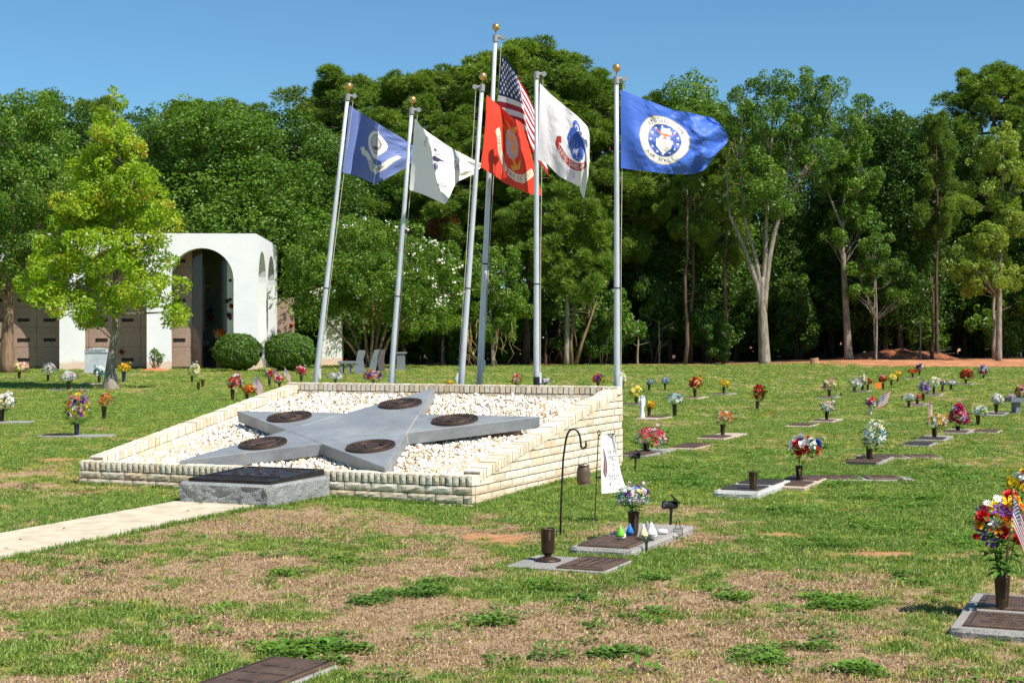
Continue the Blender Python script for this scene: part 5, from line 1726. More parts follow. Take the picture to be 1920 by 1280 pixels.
light_tree('vine_covered_tree', 'low bushy tree hung with dry vines right of the crape myrtle', (925, 690), 78,
    [(905, 490, 40, 30, 0), (945, 490, 34, 30, .4), (890, 540, 50, 34, -.4), (950, 540, 40, 34, 0), (915, 580, 56, 30, .5), (960, 580, 30, 26, 0), (880, 600, 40, 26, 0), (930, 620, 44, 18, -.4)],
    [([(925, 692), (922, 620), (915, 540), (910, 490)], 0.12, 0.03), ([(924, 650), (950, 580), (950, 520)], 0.07, 0.02)], 26000, ML_MYR, 0.13)
def vines():
    d = 76.6
    b = MB()
    o0 = at(925, 690, d)
    for i in range(22):
        x = R.choice([R.uniform(868, 900), R.uniform(925, 960), R.uniform(868, 960)])
        y0, y1 = R.uniform(600, 630), R.uniform(645, 690)
        pts = [at(x + R.uniform(-3, 3) + (k * R.uniform(-3, 4)), y0 + (y1 - y0) * k / 4, d + R.uniform(-.2, .2)) - o0 for k in range(5)]
        b.tube(pts, [0.022, 0.02, 0.018, 0.014, 0.008], 4)
    o = b.build('hanging_vines', plain('dry_vine', lin(146, 122, 88), 0.9), None, loc=o0)
    kind(o, 'stuff', 'dry tangled vines hanging below the bushy tree')
vines()

# clipped round bushes, thin shrub, clay mound
def round_bush(cx, y0, y1, w, label):
    base = G(cx, y1)
    base = at(cx, y1, 66.0)
    base.z = float(gz(base.x, 66.0))
    s = 66.0 / FPX
    rx, h = w / 2 * s, (y1 - y0) * s
    root = thing('round_bush', label, 'bush', base, 0, 'clipped round bushes by the mausoleum corner')
    n = 15000
    d = unit(n)
    p = np.sign(d) * np.abs(d) ** 0.8
    p = p / np.linalg.norm(p, axis=1, keepdims=True) * np.array([rx, rx * 0.95, h * 0.5])
    p *= (1 + 0.16 * (fbm(d[:, 0] * 4 + cx, d[:, 1] * 4 + d[:, 2] * 5, 4) - 0.5) * 2 - 0.08 * rng.random(n) ** 2 + 0.07 * (rng.random(n) < .02))[:, None]
    p[:, 2] += h * 0.53
    nr = d * 0.8 + unit(n) * 0.7
    nr /= np.linalg.norm(nr, axis=1, keepdims=True)
    t = np.cross(nr, unit(n))
    t /= np.linalg.norm(t, axis=1, keepdims=True)
    bb = np.cross(nr, t)
    L = 0.085 * rng.uniform(0.7, 1.3, (n, 1))
    V = np.stack([p + t * L / 2, p + bb * L * .28, p - t * L / 2, p - bb * L * .28], 1).reshape(-1, 3)
    link('foliage', np_mesh('foliage', V, np.arange(4 * n).reshape(-1, 4), ML_BOX, {'tint': ('FLOAT', np.repeat(rng.random(n), 4))}), root)
    b = MB()                                             # twiggy core
    for i in range(16):
        a = R.uniform(0, 6.28)
        b.tube(limb_path((0, 0, -0.05), (rx * .7 * math.cos(a), rx * .7 * math.sin(a), h * R.uniform(.3, .8)), 0, 3, 0.04), taper(0.05, 0.015, 3), 5)
    b.lathe([(0.01, h * .12), (rx * .7, h * .3), (rx * .85, h * .55), (rx * .6, h * .85), (0.01, h * .95)], 14, 0)
    b.build('stems', MB_DARK, root)
round_bush(446, 628, 697, 88, 'clipped round bush directly before the mausoleum corner, left one of the pair')
round_bush(543, 629, 699, 96, 'clipped round bush right of the mausoleum corner, right one of the pair')

def thin_shrub():
    d = 66.0
    base = at(292, 688, d)
    base.z = float(gz(base.x, d))
    root = thing('thin_shrub', 'half-bare small shrub on a clay mound at the mausoleum pier', 'shrub', base)
    b = MB()
    ends = []
    for i in range(12):
        a = R.uniform(0, 6.28)
        e = Vector((R.uniform(-.45, .45), R.uniform(-.3, .3), R.uniform(.45, .95)))
        b.tube(limb_path((0, 0, -.05), e, 0, 4, .08), taper(.035, .008, 4), 5)
        ends.append(e)
    b.build('stems', MB_SMOOTH, root)
    C = np.array([list(e) for e in ends if e.x > -0.2])
    link('foliage', leaf_cloud('foliage', C, np.full(len(C), .16), unit(len(C)), 900, 0.075, ML_DEC2), root)
    m = MB()
    V, F = [], []
    k = 14
    for i in range(5):
        for j in range(k):
            a = 2 * math.pi * j / k
            r_ = 0.9 * (1 - i / 4)
            V.append((r_ * math.cos(a) * 1.2, r_ * math.sin(a) * .6, 0.2 * (i / 4) ** 1.3 - .01 + R.uniform(-.01, .01)))
    for i in range(4):
        for j in range(k):
            F.append((i * k + j, i * k + (j + 1) % k, (i + 1) * k + (j + 1) % k, (i + 1) * k + j))
    m.add(V, F)
    o = m.build('clay_mound', plain('red_clay_soil', lin(184, 116, 76), 0.95, 0, 0.2, 6, 0.5), None, loc=base)
    tag(o, 'small red clay mound around the thin shrub', 'mound')
thin_shrub()

def dirt_mound():
    d = 86.5
    c = at(1690, 678, d)
    c.z = float(gz(c.x, d))
    V, F = [], []
    nx, ny = 30, 12
    for j in range(ny + 1):
        for i in range(nx + 1):
            x, y = -3.8 + 7.2 * i / nx, -1.3 + 2.6 * j / ny
            e = max(0, 1 - (x / (3.7 if x < 0 else 3.3)) ** 2) * max(0, 1 - (y / 1.25) ** 2)
            V.append((x, y, 0.55 * e ** 0.8 * (0.6 + 0.7 * float(fbm(np.array([x * 1.4 + 9]), np.array([y * 1.4]), 3)[0])) - 0.02))
    for j in range(ny):
        for i in range(nx):
            a = j * (nx + 1) + i
            F.append((a, a + 1, a + nx + 2, a + nx + 1))
    m = MB()
    m.add(V, F)
    root = thing('dirt_mound', 'heap of red dirt and pulled roots at the edge of the wood', 'mound', c)
    t = NT('dirt_heap')
    mt = t.principled(t.ramp(t.noise(2.4, 6, 0.7), [(0.35, lin(86, 62, 46)), (0.6, lin(160, 92, 58)), (0.75, lin(186, 112, 70))]), 0.95, 0, t.bump(t.noise(6, 5), 0.8, 0.1))
    m.build('soil', mt, root)
    for i in range(12):
        b = MB()
        x = R.uniform(-3.2, 2)
        p = Vector((x, R.uniform(-.9, -.2), 0.15 + 0.28 * max(0, 1 - abs(x) / 3.2)))
        b.tube(limb_path(p, p + Vector((R.uniform(.6, 2.0) * R.choice((-1, 1)), R.uniform(-.3, .3), R.uniform(-.15, .5))), 0, 4, 0.08), taper(0.05, 0.012, 4), 5)
        b.build('root', MB_DARK, root, True)
dirt_mound()

def stump():
    p = at(1527, 684, 80)
    p.z = float(gz(p.x, 80))
    b = MB()
    b.lathe([(0.27, -0.05), (0.24, 0.06), (0.22, 0.2), (0.23, 0.30)], 11)
    b.v = [(x * R.uniform(.88, 1.12), y * R.uniform(.88, 1.12), z + (R.uniform(-.03, .05) if z > .25 else 0)) for x, y, z in b.v]
    o = b.build('tree_stump', plain('cut_stump', lin(176, 132, 100), 0.9, 0, 0.35, 9, 0.5), None, loc=p)
    tag(o, 'short sawn tree stump beside the clay road', 'stump')
stump()

# browned bough among the green pines
light_tree('dead_pine', 'browned dead pine top among the green above the flowering tree', (828, 690), 81.5,
    [(822, 420, 16, 12, 0), (838, 412, 12, 10, .2), (830, 432, 12, 9, 0)], [([(830, 690), (832, 560), (828, 425)], 0.12, 0.03)], 900, M_DEADN, 0.26, 'pine')

# ------------------------------------------------------------------ graves: flat markers, vases, silk flowers
PETAL = dict(white=(236, 234, 230), cream=(236, 222, 176), pink=(226, 150, 164), palepink=(232, 200, 202), hotpink=(216, 60, 98), magenta=(190, 26, 92), red=(198, 28, 30), coral=(224, 96, 76), orange=(232, 116, 26),
    gold=(236, 168, 30), yellow=(238, 208, 40), paleyellow=(238, 224, 120), purple=(126, 62, 158), lilac=(186, 156, 206), blue=(34, 74, 158), ltblue=(150, 186, 216), teal=(58, 150, 146), peach=(232, 178, 150), navy=(36, 44, 92), greyblue=(150, 160, 178), rust=(150, 70, 40))
_pm = {}
def petal_mat(c):
    if c not in _pm:
        t = NT('petal_' + c)
        n = t.noise(35, 3)
        base = np.array(lin(*PETAL[c])[:3])
        col = t.ramp(n, [(0.3, tuple(base * 0.82)), (0.7, tuple(np.minimum(base * 1.1 + 0.01, 0.92)))])
        _pm[c] = t.leafy(col, 0.25)
    return _pm[c]
def _stem_green():
    t = NT('silk_leaf')
    r_ = t.n('ObjectInfo').outputs['Random']
    c = t.ramp(t.noise(14, 3), [(0.3, lin(44, 92, 32)), (0.7, lin(104, 146, 54))])
    return t.leafy(c, 0.2)
M_SILKLEAF = _stem_green()
M_TEALLEAF = plain('teal_silk_leaf', lin(70, 150, 140), 0.7)

def petals(ftype, seed):
    """vertices and quads of a flower of radius 1 facing +z"""
    rr = random.Random(seed)
    V, F = [], []
    def petal(a, el, length, width, r0=0.05, z0=0.0, curl=0.15):
        ca, sa = math.cos(a), math.sin(a)
        def P(r_, s, z):
            return (r_ * ca - s * sa, r_ * sa + s * ca, z)
        ce, se = math.cos(el), math.sin(el)
        k = len(V)
        V.extend([P(r0, 0, z0), P(r0 + length * .55 * ce, width / 2, z0 + length * .55 * se + curl * .3), P(r0 + length * ce, 0, z0 + length * se - curl * .2), P(r0 + length * .55 * ce, -width / 2, z0 + length * .55 * se + curl * .3)])
        F.append((k, k + 3, k + 2, k + 1))
    if ftype == 'rose':
        for n_, el, ln, wd, z in ((6, 0.25, 0.95, 0.85, -.1), (6, 0.65, 0.8, 0.75, 0.0), (5, 1.05, 0.62, 0.55, 0.05), (4, 1.4, 0.5, 0.4, 0.1)):
            o = rr.uniform(0, 6)
            for i in range(n_):
                petal(o + 2 * math.pi * i / n_, el + rr.uniform(-.12, .12), ln * rr.uniform(.9, 1.1), wd, z0=z)
    elif ftype == 'lily':
        o = rr.uniform(0, 6)
        for i in range(6):
            petal(o + 2 * math.pi * i / 6, 0.35 + rr.uniform(-.15, .25), 1.05 * rr.uniform(.9, 1.1), 0.42, z0=-.05, curl=0.22)
        for i in range(4):
            petal(o + i * 1.6, 1.2, 0.45, 0.07)
    elif ftype == 'puff':
        for i in range(24):
            a = i * 2.4
            e = math.asin(1 - 1.25 * (i + .5) / 24)
            d = Vector((math.cos(a) * math.cos(e), math.sin(a) * math.cos(e), math.sin(e)))
            t = d.orthogonal().normalized()
            t.rotate(Matrix.Rotation(rr.uniform(0, 6), 3, d))
            b = d.cross(t)
            k = len(V)
            c = d * 0.72
            V.extend([tuple(c + t * .34), tuple(c + d * .26 + b * .3), tuple(c - t * .34 + d * .1), tuple(c - b * .3)])
            F.append((k, k + 1, k + 2, k + 3))
    else:                                               # daisy
        o = rr.uniform(0, 6)
        for i in range(11):
            petal(o + 2 * math.pi * i / 11, 0.2 + rr.uniform(-.1, .2), 0.95, 0.34)
        for i in range(5):
            petal(o + 1.25 * i, 0.8, 0.35, 0.3)
    return V, F
_fm = {}
def flower_mesh(ftype, col, var):
    k = (ftype, col, var)
    if k not in _fm:
        V, F = petals(ftype, hash(k) % 9999 if False else var * 7 + len(ftype))
        me = bpy.data.meshes.new('flower')
        me.from_pydata(V, [], F)
        me.materials.append(petal_mat(col))
        me.update()
        _fm[k] = me
    return _fm[k]

M_VASE = bronze('vase_bronze', (60, 46, 36), (92, 72, 56), 0.38)
M_VASE2 = bronze('vase_dark', (40, 36, 34), (62, 56, 52), 0.42)
M_VASEBLUE = plain('blue_vase', lin(34, 52, 84), 0.4, 0.2)
M_VASEWHITE = plain('white_vase', lin(216, 212, 208), 0.5)
GV, GB, GM = 'flower vases on the graves', 'silk flower bouquets on the graves', 'flat grave markers in the lawn'

def vase(p, h, label, r=None, mat=None, foot=False, lip=False):
    r = r or h * 0.235
    b = MB()
    prof = [(0.001, 0.0), (r * .62, 0.0), (r * .70, h * .04), (r * .74, h * .10), (r * 1.0, h * .97), (r * 1.03, h), (r * .9, h), (r * .80, h * .82), (r * .7, h * .5), (0.001, h * .5)]
    if foot:
        prof = [(0.001, 0.0), (r * 1.9, 0.0), (r * 1.85, h * .03), (r * .9, h * .10), (r * .45, h * .13), (r * .48, h * .17), (r * .82, h * .22), (r * .9, h * .30), (r * 1.0, h * .98), (r * 1.03, h), (r * .9, h), (r * .85, h * .8), (r * .8, h * .5), (0.001, h * .5)]
    b.lathe(prof, 20)
    o = b.build('flower_vase', mat or M_VASE, None, True, loc=p)
    tag(o, label, 'vase', GV)
    b = MB()                                           # raised paler strip, a highlight painted down the vase side
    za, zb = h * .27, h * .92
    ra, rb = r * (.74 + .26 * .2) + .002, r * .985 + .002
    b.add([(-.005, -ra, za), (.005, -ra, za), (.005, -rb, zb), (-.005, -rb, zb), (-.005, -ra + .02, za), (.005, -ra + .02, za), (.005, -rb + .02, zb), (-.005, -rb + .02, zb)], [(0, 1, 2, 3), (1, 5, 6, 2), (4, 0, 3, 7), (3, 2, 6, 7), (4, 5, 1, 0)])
    sm = b.build('highlight_strip', M_BRONZE_HI, o)
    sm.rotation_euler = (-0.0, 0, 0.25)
    return o

def bouquet(root_p, d, box, cols, ftype, label, fr=None, leaves=1.0, leafmat=None, cone=False, parts=None, stems_to=None, gap=0.0):
    """root_p: foot of the stems (inside the vase); box = photo extent (x0, x1, y0, y1) of the blossoms"""
    x0, x1, y0, y1 = box
    s = d / FPX
    c = at((x0 + x1) / 2, (y0 + y1) / 2, d) - Vector(root_p)
    rx, rz = (x1 - x0) / 2 * s, (y1 - y0) / 2 * s
    root = thing('bouquet', label, 'flowers', root_p, 0, GB)
    fr = fr or min(max(0.20 * min(rx, rz) * 2, 0.026), 0.075)
    fr_px = fr * 2 / s
    area = 4 * math.pi * ((rx * rx * rx * rz) ** 0.5)
    n = int(min(46, max(9, area * 0.62 / (fr * fr * 2.6))))
    parts = fr_px >= 9 if parts is None else parts
    joined = MB()
    mats, mi = [], {}
    for i in range(n):
        t = (i + 0.5) / n
        zc = 1 - 1.62 * t                                # from the crown down to a little below the middle
        a = i * 2.39996 + R.uniform(-.3, .3)
        rad = math.sqrt(max(0, 1 - zc * zc))
        w = (1.05 - 0.75 * max(0, (zc + 1) / 2)) * 1.25 if cone else 1.0
        dirv = Vector((math.cos(a) * rad, math.sin(a) * rad, zc))
        k = R.uniform(0.80, 1.02)
        p = c + Vector((dirv.x * max(rx - fr * .7, rx * .4) * k * w, dirv.y * max(rx - fr * .7, rx * .4) * k * w, dirv.z * max(rz - fr * .6, rz * .5) * k))
        col = R.choice(cols)
        f = fr * R.uniform(0.8, 1.2)
        nd = (dirv + Vector((R.uniform(-.3, .3), R.uniform(-.3, .3), R.uniform(.0, .5)))).normalized()
        ft = ftype if isinstance(ftype, str) else R.choice(ftype)
        q = nd.to_track_quat('Z', 'Y') @ Matrix.Rotation(R.uniform(0, 6), 3, 'Z').to_quaternion()
        if parts:
            o = link('flower', flower_mesh(ft, col, R.randrange(3)), root, p)
            o.rotation_euler = q.to_euler()
            o.scale = (f, f, f)
        else:
            if col not in mi:
                mi[col] = len(mats)
                mats.append(petal_mat(col))
            me = flower_mesh(ft, col, R.randrange(3))
            M = Matrix.Translation(p) @ q.to_matrix().to_4x4() @ Matrix.Scale(f, 4)
            joined.add([M @ v.co for v in me.vertices], [tuple(pp.vertices) for pp in me.polygons], mi[col])
    g = MB()
    for i in range(R.randint(2, 6)):                     # stems that break the outline
        a = R.uniform(0, 6.28)
        dv = Vector((math.cos(a) * R.uniform(.2, .9), math.sin(a) * R.uniform(.2, .9), R.uniform(.35, 1))).normalized()
        e = c + Vector((dv.x * rx, dv.y * rx, dv.z * rz)) * R.uniform(1.0, 1.28)
        g.tube([c, e], [.003, .002], 4)
        ft, col, f = (ftype if isinstance(ftype, str) else ftype[0]), R.choice(cols), fr * R.uniform(.4, .8)
        q = dv.to_track_quat('Z', 'Y')
        if parts:
            o = link('flower', flower_mesh(ft, col, 1), root, e)
            o.rotation_euler, o.scale = q.to_euler(), (f, f, f)
        elif col in mi:
            me = flower_mesh(ft, col, 1)
            M = Matrix.Translation(e) @ q.to_matrix().to_4x4() @ Matrix.Scale(f, 4)
            joined.add([M @ v.co for v in me.vertices], [tuple(pp.vertices) for pp in me.polygons], mi[col])
    for i in range(R.randint(0, 7)):                     # grassy filler
        a = R.uniform(0, 6.28)
        dv = Vector((math.cos(a) * .7, math.sin(a) * .7, R.uniform(.2, 1))).normalized()
        e = c + Vector((dv.x * rx, dv.y * rx, dv.z * rz)) * R.uniform(1.05, 1.4)
        sd = dv.cross(Vector((0, 0, 1))).normalized() * fr * .12
        g.add([c - sd, c + sd, e], [(0, 1, 2)])
    if not parts:
        joined.build('blossoms', mats, root)                                             # leaves and stems
    foot = Vector((0, 0, 0))
    for i in range(5):
        e = c + Vector((R.uniform(-.6, .6) * rx, R.uniform(-.6, .6) * rx, -rz * .3))
        g.tube([foot + Vector((R.uniform(-.01, .01), R.uniform(-.01, .01), 0)), e], [0.004, 0.003], 4)
    nl = int((18 + n * 0.8) * leaves)
    for i in range(nl):
        a = R.uniform(0, 6.28)
        zc = R.uniform(-1.15, 0.55)
        rad = math.sqrt(max(0.05, 1 - min(1, zc * zc)))
        p = c + Vector((math.cos(a) * rx * rad * .75, math.sin(a) * rx * rad * .75, zc * rz * .85))
        d_ = Vector((math.cos(a), math.sin(a), R.uniform(-.5, .6))).normalized()
        l_ = fr * R.uniform(1.2, 2.2)
        sd = d_.cross(Vector((0, 0, 1))).normalized() * l_ * 0.22
        up = Vector((0, 0, 1)) * l_ * 0.12
        g.add([p, p + d_ * l_ * .5 + sd + up, p + d_ * l_, p + d_ * l_ * .5 - sd + up], [(0, 1, 2, 3)])
    g.build('leaves', leafmat or M_SILKLEAF, root)
    return root

def rect_mask(c, rz, hw, hd):
    EXCL.append((c[0], c[1], rz, hw, hd))
M_MKGRAN = speckled('marker_granite', lin(150, 146, 140), lin(96, 92, 88), lin(190, 186, 180), 120, 0.75, 0.3)
M_MKPINK = speckled('marker_granite_tan', lin(188, 168, 150), lin(134, 112, 96), lin(212, 200, 186), 110, 0.75, 0.3)
M_MKWHITE = speckled('marker_granite_white', lin(186, 184, 178), lin(128, 126, 122), lin(214, 212, 208), 90, 0.8, 0.5)
M_PLQ = bronze('marker_plaque', (88, 68, 54), (128, 102, 84), 0.55)
M_PLQ_D = bronze('marker_plaque_dark', (58, 54, 52), (88, 82, 76), 0.55)
M_PLQ_L = bronze('marker_lettering', (62, 49, 41), (92, 74, 61), 0.45)
def marker(c, label, long=1.2, wide=0.45, h=0.035, ang=None, plaques=((-.27, .5),), mat=None, pm=None, pw=0.86, detail=True, rough=False):
    """flat granite base, bronze plaques at (centre along the length, length)"""
    ang = P_YAW + math.pi / 2 if ang is None else ang
    root = thing('grave_marker', label, 'grave marker', (c[0], c[1], float(gz(c[0], c[1]))), ang, GM)
    b = MB()
    m = mat or M_MKGRAN
    if rough:
        x0, x1, y0, y1 = -long / 2, long / 2, -wide / 2, wide / 2
        b.add([(x0, y0, h), (x1, y0, h), (x1, y1, h), (x0, y1, h)], [(0, 1, 2, 3)])
        k = max(8, int(long / 0.04))
        rock_face(b, (x0, y0, -.05), (1, 0, 0), (0, 0, 1), (0, -1, 0), long, h + .05, k, 5, 0.02, c[0])
        rock_face(b, (x1, y0, -.05), (0, 1, 0), (0, 0, 1), (1, 0, 0), wide, h + .05, 10, 5, 0.02, c[1])
        rock_face(b, (x1, y1, -.05), (-1, 0, 0), (0, 0, 1), (0, 1, 0), long, h + .05, k, 5, 0.02, c[0] + 3)
        rock_face(b, (x0, y1, -.05), (0, -1, 0), (0, 0, 1), (-1, 0, 0), wide, h + .05, 10, 5, 0.02, c[1] + 5)
    else:
        bevel_prism([(-long / 2, -wide / 2), (long / 2, -wide / 2), (long / 2, wide / 2), (-long / 2, wide / 2)], -0.06, h, 0.008, b)
    b.build('granite_base', m, root)
    rr = random.Random(c[0] * 13 + c[1])
    for x, ln in plaques:
        q = MB()
        w2 = wide * pw / 2
        bevel_prism([(x - ln / 2, -w2), (x + ln / 2, -w2), (x + ln / 2, w2), (x - ln / 2, w2)], h + 0.001, h + 0.016, 0.006, q)
        p = q.build('plaque', pm or M_PLQ, root)
        if detail:
            l_ = MB()                                    # worn lettering that cannot be read, and a border
            for k, (xa, hh) in enumerate(((-.26, .026), (-.08, .020), (.10, .020), (.27, .016))):
                yy = -w2 * rr.uniform(.5, .75)
                while yy < w2 * rr.uniform(.45, .8):
                    w_ = rr.uniform(.006, .015)
                    l_.box(x + xa * ln, x + xa * ln + hh, yy, yy + w_, h + 0.0152, h + 0.0178)
                    yy += w_ + (rr.uniform(.004, .008) if rr.random() < .8 else .03)
            for s_ in (-1, 1):
                l_.box(x - ln / 2 + .02, x + ln / 2 - .02, s_ * w2 * .86 - .004, s_ * w2 * .86 + .004, h + 0.0162, h + .019)
            l_.build('lettering', M_PLQ_L, p)
    EXCL.append((c[0], c[1], ang, long / 2, wide / 2))
    return root

